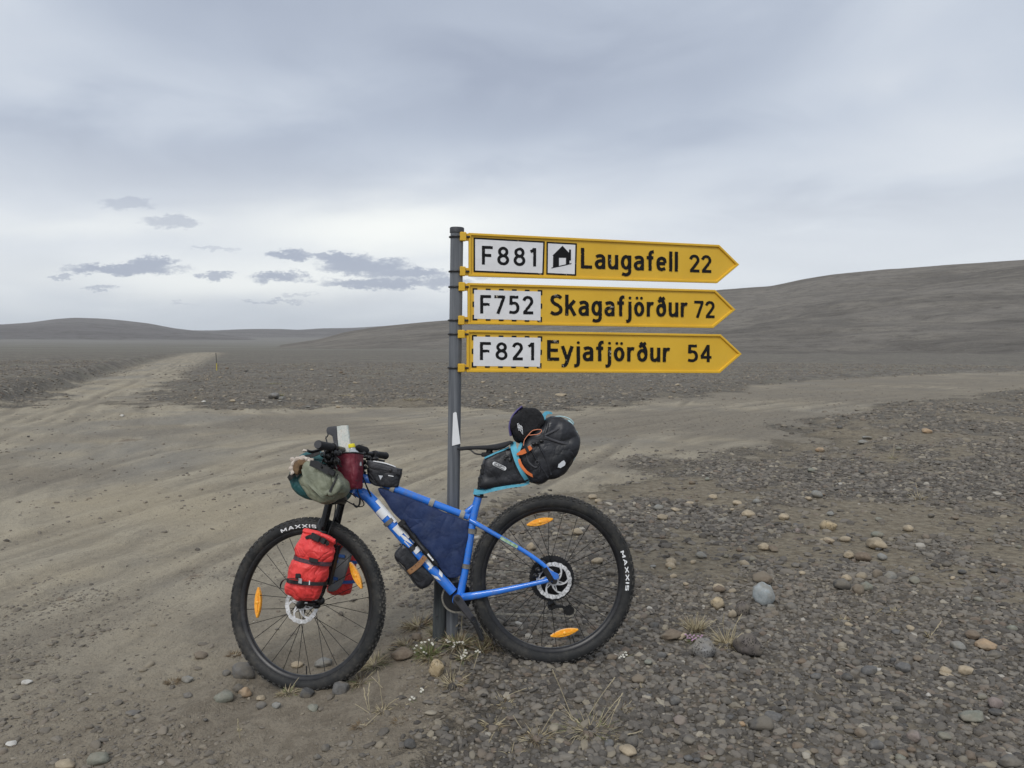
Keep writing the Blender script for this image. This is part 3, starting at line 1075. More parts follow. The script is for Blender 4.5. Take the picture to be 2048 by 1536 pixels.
M_hill_near = hill_mat('dark_hillside', (0.150, 0.138, 0.123, 1), (0.225, 0.207, 0.183, 1), (0.285, 0.260, 0.220, 1), 1.0)
M_hill_far = hill_mat('distant_hillside', (0.190, 0.178, 0.172, 1), (0.25, 0.236, 0.225, 1), (0.225, 0.212, 0.20, 1), 0.18)
make_hill('right_hill', [(560, 690), (640, 678), (690, 664), (760, 653), (850, 644), (930, 638), (1000, 634), (1150, 618), (1300, 601), (1430, 581), (1480, 577), (1540, 573), (1600, 559), (1660, 549), (1760, 540), (1900, 529), (2048, 520), (2300, 505), (2700, 490), (3300, 520), (3900, 600)],
          40, 560, M_hill_near, seed=9, nc=620, nr=260, power=1.25, r0f=lambda A: np.interp(A, [px_az(560), px_az(900), px_az(1300), px_az(2048), px_az(3900)], [260, 170, 100, 62, 55]))
make_hill('far_left_hill', [(-1600, 690), (-900, 650), (-400, 655), (-120, 648), (0, 649), (60, 645), (110, 638), (150, 635), (205, 637), (250, 641), (300, 647), (350, 657), (385, 661), (440, 668), (520, 682), (600, 700)],
          1500, 2700, M_hill_far, seed=15, nc=420, nr=90, power=0.9)
make_hill('far_ridge', [(200, 668), (360, 661), (430, 661), (500, 658), (560, 658), (600, 660), (640, 657), (700, 656), (800, 650), (1000, 640), (1400, 600)],
          2300, 4200, M_hill_far, seed=25, nc=300, nr=60, power=0.8)

# --- the air between here and the far hills
M_haze = bpy.data.materials.new('thin_haze')
M_haze.use_nodes = True
g = NG(M_haze.node_tree)
g.n.clear()
vol = g.node('ShaderNodeVolumePrincipled')
vol.inputs['Color'].default_value = (0.86, 0.90, 0.95, 1)
vol.inputs['Density'].default_value = 0.00006
vol.inputs['Anisotropy'].default_value = 0.1
g.l.new(vol.outputs[0], g.node('ShaderNodeOutputMaterial').inputs['Volume'])
haze = MB().box((0, 0, 84), (6300, 0, 0), (0, 6300, 0), (0, 0, 92)).obj('haze', M_haze, loc=(0, 0, 0), smooth=False)
haze['kind'] = 'stuff'
haze['label'] = 'thin bluish haze in front of the far hills'

# --- pebbles: tens of thousands, one object, instanced shapes
def stone_colour(g, rnd):
    return g.ramp(rnd, [(0.0, (0.042, 0.039, 0.037, 1)), (0.28, (0.092, 0.085, 0.077, 1)), (0.60, (0.145, 0.132, 0.116, 1)), (0.80, (0.205, 0.186, 0.158, 1)), (0.88, (0.145, 0.112, 0.088, 1)),
                         (0.93, (0.195, 0.175, 0.14, 1)), (0.975, (0.27, 0.235, 0.175, 1)), (0.996, (0.34, 0.305, 0.245, 1)), (1.0, (0.44, 0.42, 0.38, 1))])


M_peb = bpy.data.materials.new('pebble_stone')
M_peb.use_nodes = True
g = NG(M_peb.node_tree)
b = g.n['Principled BSDF']
tone = g.attr('tone', 'INSTANCER')
p = g.node('ShaderNodeNewGeometry').outputs['Position']
c_ = stone_colour(g, tone)
n = g.noise(p, 180, 4, 0.7)
c_ = g.mix(g.m('MULTIPLY', g.rng(n, 0.45, 0.7), 0.35), c_, (0.20, 0.18, 0.15, 1))
dust = g.attr('dust', 'INSTANCER')
c_ = g.mix(g.m('MULTIPLY', dust, 0.75), c_, (0.225, 0.192, 0.148, 1))
g.l.new(c_, b.inputs['Base Color'])
b.inputs['Roughness'].default_value = 0.85
b.inputs['Specular IOR Level'].default_value = 0.3


def scatter(n, r0, r1, want_dirt, smin, smax, seed, az_lim=R(40), power=0.0, keep=None):
    """world positions in a sector around the camera; density falls as r**-power"""
    q = np.random.default_rng(seed)
    uu = q.random(n)
    e = 2 - power
    r = (r0 ** e + uu * (r1 ** e - r0 ** e)) ** (1 / e)
    a = (q.random(n) * 2 - 1) * az_lim
    x, y = r * np.sin(a), r * np.cos(a)
    F = ground_fields(x, y)
    clump = fbm(x * 0.8, y * 0.8, 91) + 0.5 * fbm(x * 3.1, y * 3.1, 95)
    d = F[2]
    if want_dirt:
        pr = np.clip(d, 0, 1) * np.clip(0.35 + 1.6 * clump, 0.05, 1)
    else:
        pr = np.clip(1 - d * 1.02, 0, 1) ** 1.3 * np.clip(0.95 + 2.5 * clump, 0.07, 1)
    ok = q.random(n) < pr
    x, y, r = x[ok], y[ok], r[ok]
    z = hgrid(x, y)
    m_ = len(x)
    s_ = smin + (smax - smin) * q.random(m_) ** 3.2
    tone = q.random(m_)
    return x, y, z, s_, r, tone, (0.30 + 0.60 * q.random(m_)) if want_dirt else (0.15 + 0.45 * sm(5, 20, r)) * (.5 + q.random(m_)) + 0.5 * sm(.0, .5, fbm(x * .9, y * .9, 99)) * q.random(m_)


sets = [scatter(66000, 1.45, 5.5, False, 0.0058, 0.022, 1, power=0.6),
        scatter(80000, 5.0, 13, False, 0.009, 0.034, 2, power=1.2),
        scatter(60000, 12, 60, False, 0.016, 0.060, 3, power=1.2),
        scatter(60000, 1.45, 6, True, 0.0022, 0.0095, 4, power=0.8),
        scatter(12000, 1.45, 4.5, True, 0.005, 0.020, 5, power=0.3),
        scatter(24000, 5, 30, True, 0.005, 0.022, 6, power=1.3)]
PX, PY, PZ, PS, PR, PT, PD = [np.concatenate([s_[i] for s_ in sets]) for i in range(7)]
# keep the wheel tracks of the bicycle clear of pebbles sticking into the tyres is not needed: they lie under them
PZ = PZ + PS * 0.10
me = bpy.data.meshes.new('gravel')
me.vertices.add(len(PX))
me.vertices.foreach_set('co', np.stack([PX, PY, PZ], -1).ravel().astype(np.float32))
for k_, a in (('tone', PT), ('dust', PD), ('size', PS)):
    at = me.attributes.new(k_, 'FLOAT', 'POINT')
    at.data.foreach_set('value', a.astype(np.float32))
q = np.random.default_rng(5)
n_ = len(PX)
rot = np.stack([(q.random(n_) - .5) * 0.7, (q.random(n_) - .5) * 0.7, q.random(n_) * 6.283], -1)
scl = np.stack([PS * (0.85 + 0.6 * q.random(n_)), PS * (0.7 + 0.4 * q.random(n_)), PS * (0.35 + 0.45 * q.random(n_))], -1)
for k_, a in (('rot', rot), ('scl', scl)):
    at = me.attributes.new(k_, 'FLOAT_VECTOR', 'POINT')
    at.data.foreach_set('vector', a.ravel().astype(np.float32))
me.update()
gravel = bpy.data.objects.new('gravel', me)
COL.objects.link(gravel)
tagset(gravel, 'dark basalt pebbles with scattered tan ones covering the gravel plain and specking the dirt track', 'gravel', kind='stuff')
nt = bpy.data.node_groups.new('gravel_nodes', 'GeometryNodeTree')
nt.interface.new_socket('Geometry', in_out='INPUT', socket_type='NodeSocketGeometry')
nt.interface.new_socket('Geometry', in_out='OUTPUT', socket_type='NodeSocketGeometry')
N, L = nt.nodes, nt.links
gi, go = N.new('NodeGroupInput'), N.new('NodeGroupOutput')
gti = N.new('GeometryNodeGeometryToInstance')
for v_ in range(8):
    ico = N.new('GeometryNodeMeshIcoSphere')
    ico.inputs['Radius'].default_value = 1.0
    ico.inputs['Subdivisions'].default_value = 2
    sp = N.new('GeometryNodeSetPosition')
    L.new(ico.outputs[0], sp.inputs['Geometry'])
    ps_ = N.new('GeometryNodeInputPosition')
    ad = N.new('ShaderNodeVectorMath'); ad.operation = 'ADD'
    L.new(ps_.outputs[0], ad.inputs[0]); ad.inputs[1].default_value = (v_ * 7.3, v_ * 3.1, v_ * 1.7)
    ns = N.new('ShaderNodeTexNoise'); ns.inputs['Scale'].default_value = 0.95; ns.inputs['Detail'].default_value = 1.5
    L.new(ad.outputs[0], ns.inputs['Vector'])
    sb = N.new('ShaderNodeVectorMath'); sb.operation = 'SUBTRACT'
    L.new(ns.outputs['Color'], sb.inputs[0]); sb.inputs[1].default_value = (0.5, 0.5, 0.5)
    sc_ = N.new('ShaderNodeVectorMath'); sc_.operation = 'SCALE'
    L.new(sb.outputs[0], sc_.inputs[0]); sc_.inputs['Scale'].default_value = 1.35
    L.new(sc_.outputs[0], sp.inputs['Offset'])
    ss = N.new('GeometryNodeSetShadeSmooth')
    ss.inputs['Shade Smooth'].default_value = (v_ % 4 != 3)
    L.new(sp.outputs[0], ss.inputs[0])
    sm_ = N.new('GeometryNodeSetMaterial')
    sm_.inputs['Material'].default_value = M_peb
    L.new(ss.outputs[0], sm_.inputs[0])
    L.new(sm_.outputs[0], gti.inputs[0])
iop = N.new('GeometryNodeInstanceOnPoints')
mtp = N.new('GeometryNodeMeshToPoints')
L.new(gi.outputs[0], mtp.inputs[0])
L.new(mtp.outputs[0], iop.inputs['Points'])
L.new(gti.outputs[0], iop.inputs['Instance'])
iop.inputs['Pick Instance'].default_value = True
ridx = N.new('FunctionNodeRandomValue'); ridx.data_type = 'INT'
ridx.inputs[4].default_value = 0; ridx.inputs[5].default_value = 7
L.new(ridx.outputs[2], iop.inputs['Instance Index'])
for nm, so in (('rot', 'Rotation'), ('scl', 'Scale')):
    na = N.new('GeometryNodeInputNamedAttribute'); na.data_type = 'FLOAT_VECTOR'; na.inputs[0].default_value = nm
    L.new(na.outputs[0], iop.inputs[so])
L.new(iop.outputs[0], go.inputs[0])
md = gravel.modifiers.new('instances', 'NODES')
md.node_group = nt

# --- single stones one can point at
def stone_mesh(seed, sub=3, ang=0.35, lump=0.30):
    import bmesh
    bm = bmesh.new()
    bmesh.ops.create_icosphere(bm, subdivisions=sub, radius=1.0)
    q = random.Random(seed)
    o_ = Vector((q.random() * 50, q.random() * 50, q.random() * 50))
    planes = [(Vector((q.gauss(0, 1), q.gauss(0, 1), q.gauss(0, .7))).normalized(), 0.68 + 0.24 * q.random()) for _ in range(int(7 + 12 * ang))]
    for v_ in bm.verts:
        d = v_.co.normalized()
        r_ = 1 + lump * mnoise.noise(d * 1.3 + o_) + 0.16 * mnoise.noise(d * 2.9 + o_) + 0.06 * mnoise.noise(d * 7 + o_) + 0.03 * mnoise.noise(d * 14 + o_)
        p_ = d * r_
        for pn, pd in planes:
            t_ = p_.dot(pn)
            if t_ > pd: p_ = p_ - pn * ((t_ - pd) * 0.85)
        v_.co = p_
    me = bpy.data.meshes.new('stone')
    bm.to_mesh(me)
    bm.free()
    me.shade_smooth()
    return me


def stone_mat(name, c1, c2, pits=0.0, lichen=0.0):
    m_ = bpy.data.materials.new(name)
    m_.use_nodes = True
    g = NG(m_.node_tree)
    b = g.n['Principled BSDF']
    p = g.node('ShaderNodeNewGeometry').outputs['Position']
    n = g.noise(p, 45, 6, 0.7)
    c_ = g.mix(g.rng(n, 0.36, 0.64), c1 + (1,), c2 + (1,))
    c_ = g.mix(g.m('MULTIPLY', g.rng(g.noise(p, 260, 3, .7), 0.5, 0.7), 0.4), c_, tuple(x * 0.6 for x in c1) + (1,))
    c_ = g.mix(g.m('MULTIPLY', g.rng(g.noise(p, 9, 4, .6), 0.42, 0.62), 0.6), c_, (0.205, 0.178, 0.138, 1))
    h_ = g.m('ADD', g.m('MULTIPLY', n, 0.6), g.m('MULTIPLY', g.noise(p, 200, 3, .6), 0.3))
    if pits:
        vp = g.vor(p, 130)
        pm = g.m('MULTIPLY', g.rng(vp, 0.42, 0.25), g.rng(g.noise(p, 30, 2, .5), 0.42, 0.58))
        c_ = g.mix(g.m('MULTIPLY', pm, pits), c_, (0.018, 0.017, 0.016, 1))
        h_ = g.m('SUBTRACT', h_, g.m('MULTIPLY', pm, 1.5))
    g.l.new(c_, b.inputs['Base Color'])
    b.inputs['Roughness'].default_value = 0.85
    b.inputs['Specular IOR Level'].default_value = 0.3
    bn = g.node('ShaderNodeBump')
    bn.inputs['Distance'].default_value = 0.003
    g.l.new(h_, bn.inputs['Height'])
    g.l.new(bn.outputs[0], b.inputs['Normal'])
    return m_


SM = {'blue': stone_mat('blue_grey_stone', (0.29, 0.325, 0.335), (0.37, 0.395, 0.40)),
      'grey': stone_mat('grey_stone', (0.20, 0.20, 0.185), (0.27, 0.265, 0.245)),
      'greyp': stone_mat('pitted_grey_stone', (0.21, 0.205, 0.20), (0.27, 0.265, 0.255), 0.9),
      'dark': stone_mat('dark_stone', (0.07, 0.069, 0.068), (0.11, 0.107, 0.102)),
      'darkp': stone_mat('pitted_dark_stone', (0.085, 0.075, 0.068), (0.125, 0.108, 0.10), 0.8),
      'mid': stone_mat('mid_grey_stone', (0.11, 0.108, 0.105), (0.16, 0.155, 0.148)),
      'brown': stone_mat('brown_stone', (0.15, 0.115, 0.085), (0.20, 0.16, 0.12)),
      'tan': stone_mat('tan_stone', (0.33, 0.27, 0.19), (0.42, 0.35, 0.25)),
      'tanp': stone_mat('pitted_tan_stone', (0.40, 0.31, 0.185), (0.47, 0.38, 0.25), 0.8),
      'orange': stone_mat('orange_tan_stone', (0.36, 0.245, 0.15), (0.42, 0.31, 0.20)),
      'pink': stone_mat('pinkish_stone', (0.21, 0.172, 0.158), (0.27, 0.225, 0.205)),
      'green': stone_mat('greenish_grey_stone', (0.185, 0.19, 0.155), (0.25, 0.25, 0.21)),
      'white': stone_mat('chalky_stone', (0.50, 0.48, 0.44), (0.60, 0.58, 0.53))}
STONE_MESH = {}


def place_stone(px, py, w, h, kind, label, group=None, seed=None, name='stone', sink=0.25, sub=3, pos=None, size=None, rotz=None):
    seed = seed if seed is not None else int(px * 31 + py * 7)
    key = (seed % 9, kind, sub)
    if key not in STONE_MESH:
        me = stone_mesh(seed % 9 + 3, sub, ang=0.2 + 0.7 * ((seed % 9) / 9))
        me.materials.append(SM[kind])
        STONE_MESH[key] = me
    me = STONE_MESH[key]
    o = bpy.data.objects.new(name, me)
    COL.objects.link(o)
    if pos is None:
        # the base of the stone is at the lower edge of its outline
        q_ = ghit(px, py + h * 0.40)
        z_ = (q_ - EYE).dot(FWD)
        a = w / 2 / F_PX * z_
        c_ = h / 2 / F_PX * z_
    else:
        q_ = Vector(pos); a, c_ = size
    rz = (seed % 17) * 0.07 - 0.55 if rotz is None else rotz
    o.scale = (a * 1.06, a * (0.76 + 0.05 * (seed % 5)), c_ * 1.06)
    o.location = (q_.x, q_.y + a * 0.55 if pos is None else q_.y, q_.z + c_ * (1 - sink * 0.9) + 0.002)
    o.rotation_euler = (((seed % 7) - 3) * 0.05, ((seed % 5) - 2) * 0.08, rz)
    return tagset(o, label, 'stone', group)


STONES = [
 (1533, 1193, 48, 44, 'blue', 'large pale blue-grey angular stone, the brightest in the gravel right of the rear wheel'),
 (1438, 1211, 32, 24, 'tanp', 'tan stone with dark pits left of the pale blue-grey stone'),
 (1487, 1222, 32, 30, 'darkp', 'round dark pitted stone between the tan pitted stone and the blue-grey one'),
 (1467, 1230, 18, 16, 'tan', 'small tan wedge stone against the round dark pitted stone'),
 (1543, 1216, 18, 12, 'grey', 'small grey stone touching the foot of the blue-grey stone'),
 (1584, 1216, 26, 18, 'mid', 'rounded grey stone just right of the blue-grey stone'),
 (1528, 1160, 42, 24, 'brown', 'rough brown lump above the blue-grey stone'),
 (1412, 1302, 56, 38, 'greyp', 'grey stone with black hollows below the pink flowers'),
 (1500, 1297, 60, 42, 'darkp', 'largest dark vesicular rock, right of the dry grass by the pink flowers'),
 (1345, 1275, 46, 18, 'brown', 'flat brown stone left of the pink flowers'),
 (1155, 1066, 25, 14, 'tan', 'tan rounded stone seen through the top of the rear wheel'),
 (1062, 1096, 20, 16, 'tan', 'tan stone behind the seat stay seen through the rear wheel'),
 (1197, 1124, 26, 12, 'tan', 'flat tan stone seen through the rear wheel near the white tyre lettering'),
 (1223, 1146, 24, 16, 'mid', 'grey stone inside the rear rim right of the disc'),
 (1978, 1295, 40, 19, 'orange', 'orange-tan flat stone at the right side of the gravel'),
 (1951, 1273, 34, 18, 'brown', 'brownish flat stone up left of the orange-tan stone'),
 (1994, 1313, 32, 14, 'dark', 'dark slab under the orange-tan stone'),
 (1920, 1294, 30, 16, 'grey', 'flat grey stone left of the orange-tan stone'),
 (1785, 1155, 28, 20, 'grey', 'smooth grey stone at the right end of the row of cobbles above the gravel'),
 (1758, 1151, 24, 20, 'brown', 'brown stone touching the smooth grey stone in the cobble row'),
 (1721, 1182, 24, 22, 'brown', 'brown cobble leaning on a tan one right of the blue-grey stone'),
 (1737, 1176, 27, 20, 'green', 'tan-grey cobble leaning on the brown one right of the blue-grey stone'),
 (1690, 1172, 36, 22, 'dark', 'dark angular cobble left of the leaning pair'),
 (1833, 1164, 24, 15, 'green', 'greenish grey cobble at the right of the cobble row'),
 (1757, 1091, 40, 24, 'tan', 'broad tan stone, the largest in the cluster above the cobble row'),
 (1730, 1116, 34, 22, 'brown', 'reddish brown stone in front of the broad tan stone'),
 (1700, 1112, 22, 16, 'tan', 'small tan stone left of the reddish brown one'),
 (1499, 1030, 28, 15, 'tan', 'tan stone on the gravel edge nearest the sandy patch'),
 (1571, 1035, 26, 13, 'tan', 'tan flat stone right of the one by the sandy patch'),
 (1660, 1054, 36, 20, 'tanp', 'pale tan layered stone on the gravel above the cluster'),
 (1642, 900, 21, 10, 'orange', 'small orange-tan stone on the far gravel'),
 (1857, 863, 24, 10, 'orange', 'orange-tan stone far right below the track'),
 (1736, 876, 20, 8, 'grey', 'pale grey oval stone on the far gravel'),
 (1728, 885, 20, 8, 'grey', 'pale flat stone just below the oval one on the far gravel'),
 (1530, 1096, 26, 14, 'tan', 'tan stone of the close pair right of the rear tyre'),
 (1549, 1100, 22, 12, 'brown', 'dark tan stone of the close pair right of the rear tyre'),
 (1597, 1063, 14, 10, 'pink', 'small pinkish stone among grey cobbles'),
 (1186, 995, 20, 10, 'tan', 'tan stone above the rear tyre, left of two'),
 (1197, 1003, 16, 9, 'tan', 'tan stone above the rear tyre, right of two'),
 (1326, 1036, 22, 12, 'tan', 'tan stone right of the top of the rear tyre'),
 (1352, 1021, 20, 8, 'tan', 'flat pale stone up right of the rear tyre'),
 (1380, 1008, 20, 7, 'tan', 'thin pale slab up right of the rear tyre'),
 (1427, 995, 20, 10, 'tan', 'tan stone on the dirt edge of the gravel'),
 (1446, 1042, 22, 8, 'grey', 'flat grey-white stone on the gravel right of the rear tyre'),
 (872, 1341, 32, 36, 'tanp', 'yellow-brown rough stone in front of the post mound'),
 (802, 1314, 48, 24, 'brown', 'brown half-buried stone between the front tyre and the post'),
 (832, 1277, 22, 14, 'brown', 'small brown stone left of the post base'),
 (644, 1327, 38, 20, 'grey', 'pale grey stone seen through the bottom of the front wheel'),
 (594, 1331, 28, 12, 'tan', 'flat tan stone seen through the bottom of the front wheel'),
 (679, 1378, 40, 30, 'mid', 'streaked grey stone right behind the front tyre'),
 (522, 1412, 24, 16, 'mid', 'rounded grey stone below a tan one at the lower left of the front tyre'),
 (519, 1398, 22, 10, 'tan', 'tan stone on top of a rounded grey one, lower left of the front tyre'),
 (551, 1412, 20, 14, 'grey', 'pale wedge stone below the front tyre'),
 (625, 1417, 26, 13, 'green', 'greenish grey flat stone below the front tyre'),
 (612, 1388, 32, 22, 'dark', 'dark stone touching the front tyre from below'),
 (650, 1498, 22, 15, 'dark', 'shiny dark blue-grey pebble at the bottom of the picture'),
 (633, 1516, 18, 12, 'mid', 'grey pebble below the shiny dark one'),
 (818, 1492, 25, 17, 'dark', 'dark rounded stone at the bottom below the post'),
 (890, 1461, 17, 12, 'dark', 'small black stone on bare soil below the post'),
 (446, 1393, 42, 26, 'green', 'long grey-green stone left of the front tyre'),
 (487, 1386, 28, 21, 'orange', 'orange-tan stone next to the long grey-green stone'),
 (474, 1378, 26, 18, 'dark', 'dark stone behind the orange-tan one by the front tyre'),
 (481, 1341, 52, 36, 'mid', 'largest grey stone left of the front tyre'),
 (451, 1347, 20, 14, 'mid', 'small grey stone left of the largest one by the front tyre'),
 (190, 1519, 46, 34, 'green', 'lumpy grey-green stone at the bottom left'),
 (122, 1532, 44, 20, 'tan', 'flat tan slab at the bottom left corner'),
 (48, 1367, 26, 8, 'white', 'thin white chip on the dirt at the left'),
 (19, 1490, 24, 8, 'white', 'thin pale chip near the bottom left corner'),
 (372, 1360, 24, 14, 'grey', 'grey stone beside brown moss left of the front tyre'),
 (400, 1312, 30, 14, 'brown', 'faint half-sunk stone in the dirt left of the front tyre'),
 (373, 1392, 22, 10, 'mid', 'half-sunk grey stone in the dirt left of the grey-green one'),
 (262, 1428, 28, 8, 'mid', 'thin half-sunk slab on the dirt'),
 (409, 1441, 13, 6, 'dark', 'small black flat stone on the dirt'),
 (192, 1457, 11, 7, 'dark', 'tiny dark stone on the left dirt'),
 (243, 832, 8, 6, 'white', 'tiny white stone on the dirt junction'),
 (56, 873, 6, 4, 'dark', 'tiny dark stone on the left dirt road'),
 (546, 800, 29, 15, 'greyp', 'grey boulder with grass behind it at the edge of the far island'),
 (562, 804, 11, 6, 'grey', 'small pale stone beside the grey boulder'),
 (464, 809, 14, 6, 'tan', 'pale tan stone on the rim of the far island'),
 (407, 804, 10, 5, 'white', 'whitish stone on the left corner of the far island'),
 (616, 814, 10, 5, 'grey', 'grey stone on the rim of the far island behind the bags'),
 (676, 814, 12, 5, 'tan', 'tan stone on the rim of the far island above the map'),
 (1122, 790, 22, 6, 'tan', 'flat yellowish stone under the lowest road sign'),
 (1724, 1470, 26, 17, 'brown', 'brown-grey cobble in the lower right gravel'),
 (1831, 1476, 31, 23, 'pink', 'round mauve-grey cobble in the lower right gravel'),
 (1757, 1495, 34, 20, 'mid', 'oval grey cobble left below the mauve one'),
 (1892, 1476, 28, 16, 'green', 'pale wedge cobble right of the mauve one'),
 (2026, 1530, 42, 24, 'mid', 'big grey cobble in the bottom right corner'),
 (1951, 1440, 50, 20, 'green', 'long pale flat cobble at the lower right'),
 (1996, 1411, 33, 22, 'pink', 'pinkish cobble with a dark hollow at the right'),
 (1996, 1428, 30, 12, 'dark', 'dark stone under the pinkish cobble'),
 (1743, 1346, 38, 17, 'mid', 'long slanting grey cobble in the middle of the right gravel'),
 (1813, 1339, 32, 18, 'mid', 'rounded grey cobble right of the long slanting one'),
 (1936, 1345, 32, 17, 'tan', 'tan cobble with a dark spot at the right'),
 (1898, 1353, 30, 8, 'tan', 'thin pale tan slab left of the spotted tan cobble'),
 (1530, 1455, 52, 26, 'dark', 'broad dark cobble left in the lower gravel'),
 (1549, 1437, 34, 14, 'mid', 'grey cobble behind the broad dark one'),
 (1799, 1418, 23, 17, 'dark', 'dark glossy cobble in the lower right gravel'),
 (1485, 1450, 14, 10, 'orange', 'small orange stone left of the broad dark cobble'),
 (1858, 1392, 10, 8, 'white', 'small whitish pebble in the lower right gravel'),
 (1681, 1274, 8, 6, 'white', 'tiny white pebble in the middle of the right gravel'),
 (1258, 1508, 38, 20, 'tan', 'speckled tan slab below the big dry grass tuft'),
 (1267, 1489, 28, 22, 'dark', 'dark round stone right of the big dry grass tuft'),
 (1352, 1405, 26, 18, 'mid', 'round grey stone right of the rear tyre bottom'),
 (1362, 1446, 28, 16, 'pink', 'mauve stone below the round grey one'),
 (1278, 1362, 30, 16, 'brown', 'brown-grey stone under the rear tyre'),
 (1225, 1318, 26, 12, 'brown', 'brown flat stone at the right foot of the rear tyre'),
 (1360, 1275, 30, 14, 'tan', 'tan flat stone right of the rear tyre'),
]
for (x, y, w, h, k, lb) in STONES:
    low = x < 760 and y > 1300
    place_stone(x, y, w * (.95 if low else 1), h * (.95 if low else 1), k, lb, sink=.62 if low else .25)
for (x, y, w, h, k, lb) in []: pass
# the rest of the larger cobbles: alike ones share a description
q = random.Random(42)
CO = [('mid', 'rounded mid-grey cobble lying in the dark gravel right of the bicycle', 'mid-grey cobbles in the right gravel', .40),
      ('dark', 'dark basalt cobble lying in the gravel right of the bicycle', 'dark cobbles in the right gravel', .24),
      ('brown', 'dull brown cobble lying in the gravel right of the bicycle', 'brown cobbles in the right gravel', .14),
      ('green', 'greenish grey cobble lying in the gravel right of the bicycle', 'greenish cobbles in the right gravel', .12),
      ('tan', 'small tan cobble lying in the gravel right of the bicycle', 'tan cobbles in the right gravel', .10)]
cnt = 0
tries = 0
while cnt < 165 and tries < 4000:
    tries += 1
    px = q.uniform(1000, 2040)
    py = q.uniform(860, 1530)
    if any(abs(px - s_[0]) < s_[2] * .7 and abs(py - s_[1]) < s_[3] * .9 for s_ in STONES): continue
    f = flat_hit(px, py)
    F = ground_fields(np.array([f[0]]), np.array([f[1]]))
    if F[2][0] > 0.3: continue
    w = (10 + 16 * q.random() ** 2.2) * (0.6 + 0.5 * (py - 860) / 670)
    x = q.random(); acc_ = 0
    for k, lb, gp, pr in CO:
        acc_ += pr
        if x < acc_: break
    kind_words = lb.split(' lying')[0]
    dep_ = 'far gravel below the right track' if py < 1020 else ('gravel level with the rear wheel' if py < 1290 else 'foreground gravel')
    sd_ = 'close to the bicycle' if px < 1330 else ('midway to the right edge' if px < 1700 else 'towards the right edge')
    place_stone(px, py, w, w * q.uniform(.45, .68), k, kind_words + ' in the ' + dep_ + ', ' + sd_, gp, seed=q.randrange(1000), name='cobble', sub=2)
    cnt += 1
cnt = 0
while cnt < 34:
    px, py = q.uniform(1290, 1830), q.uniform(985, 1185)
    F = ground_fields(*[np.array([c__]) for c__ in flat_hit(px, py)])
    if F[2][0] > 0.4: continue
    w = q.uniform(11, 27)
    place_stone(px, py, w, w * q.uniform(.45, .62), q.choice(['tan', 'brown', 'grey', 'green', 'tan', 'mid']), 'weathered cobble in the loose stony band above the pale blue-grey stone', 'cobbles of the stony band', seed=q.randrange(1000), name='cobble', sub=2)
    cnt += 1
cnt = 0
while cnt < 28:
    px, py = q.uniform(330, 1400), q.uniform(735, 812)
    f = flat_hit(px, py)
    F = ground_fields(np.array([f[0]]), np.array([f[1]]))
    if F[2][0] > 0.3 or (900 < px < 930): continue
    place_stone(px, py, q.uniform(6, 11), q.uniform(3, 5), q.choice(['tan', 'grey', 'mid', 'tan', 'brown']), 'small pale stone scattered on the far gravel island behind the junction', 'pale stones on the far gravel island', seed=q.randrange(1000), name='small_stone', sub=2)
    cnt += 1
#@@OBJECTS
# ================================================================== BICYCLE FRAME OF REFERENCE
PSI, LEAN = R(5), R(8)
_n0 = Vector((math.sin(PSI), -math.cos(PSI), 0))
_u0 = Vector((math.cos(PSI), math.sin(PSI), 0))
_z = Vector((0, 0, 1))
REAR_HUB = at_depth(1105, 1158, 3.455)
BF = Frame(REAR_HUB, _u0, _z * math.cos(LEAN) - _n0 * math.sin(LEAN), _n0 * math.cos(LEAN) + _z * math.sin(LEAN))
WR = 0.3725                                    # wheel radius
# steering axis and the turned front assembly
_a = BF.H(709, 962)
_b = BF.H(652, 1207)
AX = (_a - _b).normalized()
_rot = Matrix.Rotation(R(-20), 3, AX)
FF_ = Frame(_b, _rot @ BF.u, _rot @ BF.v, _rot @ BF.n)
FF_.v = FF_.v.normalized()

bike = empty('bicycle', (BF.H(880, 1345).x, BF.H(880, 1345).y, 0.0), 'bright blue bikepacking mountain bike leaning against the sign post', 'bicycle')


def V2(p): return Vector(p)


def lathe(mb, fr, c, prof, seg=96, mi=0, closed=False, a0=0.0, a1=2 * PI):
    """prof: list of (radius, w) turned about the wheel axis"""
    full = abs(a1 - a0 - 2 * PI) < 1e-6
    ns = seg if full else seg + 1
    vs, fs = [], []
    for k in range(ns):
        a = a0 + (a1 - a0) * k / seg
        ca, sa = math.cos(a), math.sin(a)
        for (r, w) in prof:
            vs.append(fr.P(c[0] + r * ca, c[1] + r * sa, w))
    m_ = len(prof)
    for k in range(seg):
        k2 = (k + 1) % ns
        for i in range(m_ - 1 + (1 if closed else 0)):
            j = (i + 1) % m_
            fs.append((k * m_ + i, k2 * m_ + i, k2 * m_ + j, k * m_ + j))
    mb.add(vs, fs, mi)
    return mb


def side_w(r):                                  # sidewall profile: offset of the tyre surface at a radius
    return float(np.interp(r, [.3175, .323, .330, .340, .349, .357, .365, .3700], [.0150, .0205, .0255, .0278, .0275, .0255, .019, .004]))


BLK = {'M': (1.0, [[(.11, 0), (.11, 1)], [(.89, 0), (.89, 1)], [(.11, .95), (.5, .25)], [(.5, .25), (.89, .95)]]),
       'A': (.95, [[(.08, 0), (.48, 1)], [(.48, 1), (.87, 0)], [(.25, .28), (.70, .28)]]),
       'X': (.90, [[(.05, 0), (.85, 1)], [(.05, 1), (.85, 0)]]),
       'I': (.22, [[(.11, 0), (.11, 1)]]),
       'S': (.78, [[(.72, .90), (.11, .90)], [(.11, .98), (.11, .46)], [(.06, .5), (.72, .5)], [(.67, .54), (.67, .02)], [(.72, .10), (.05, .10)]])}


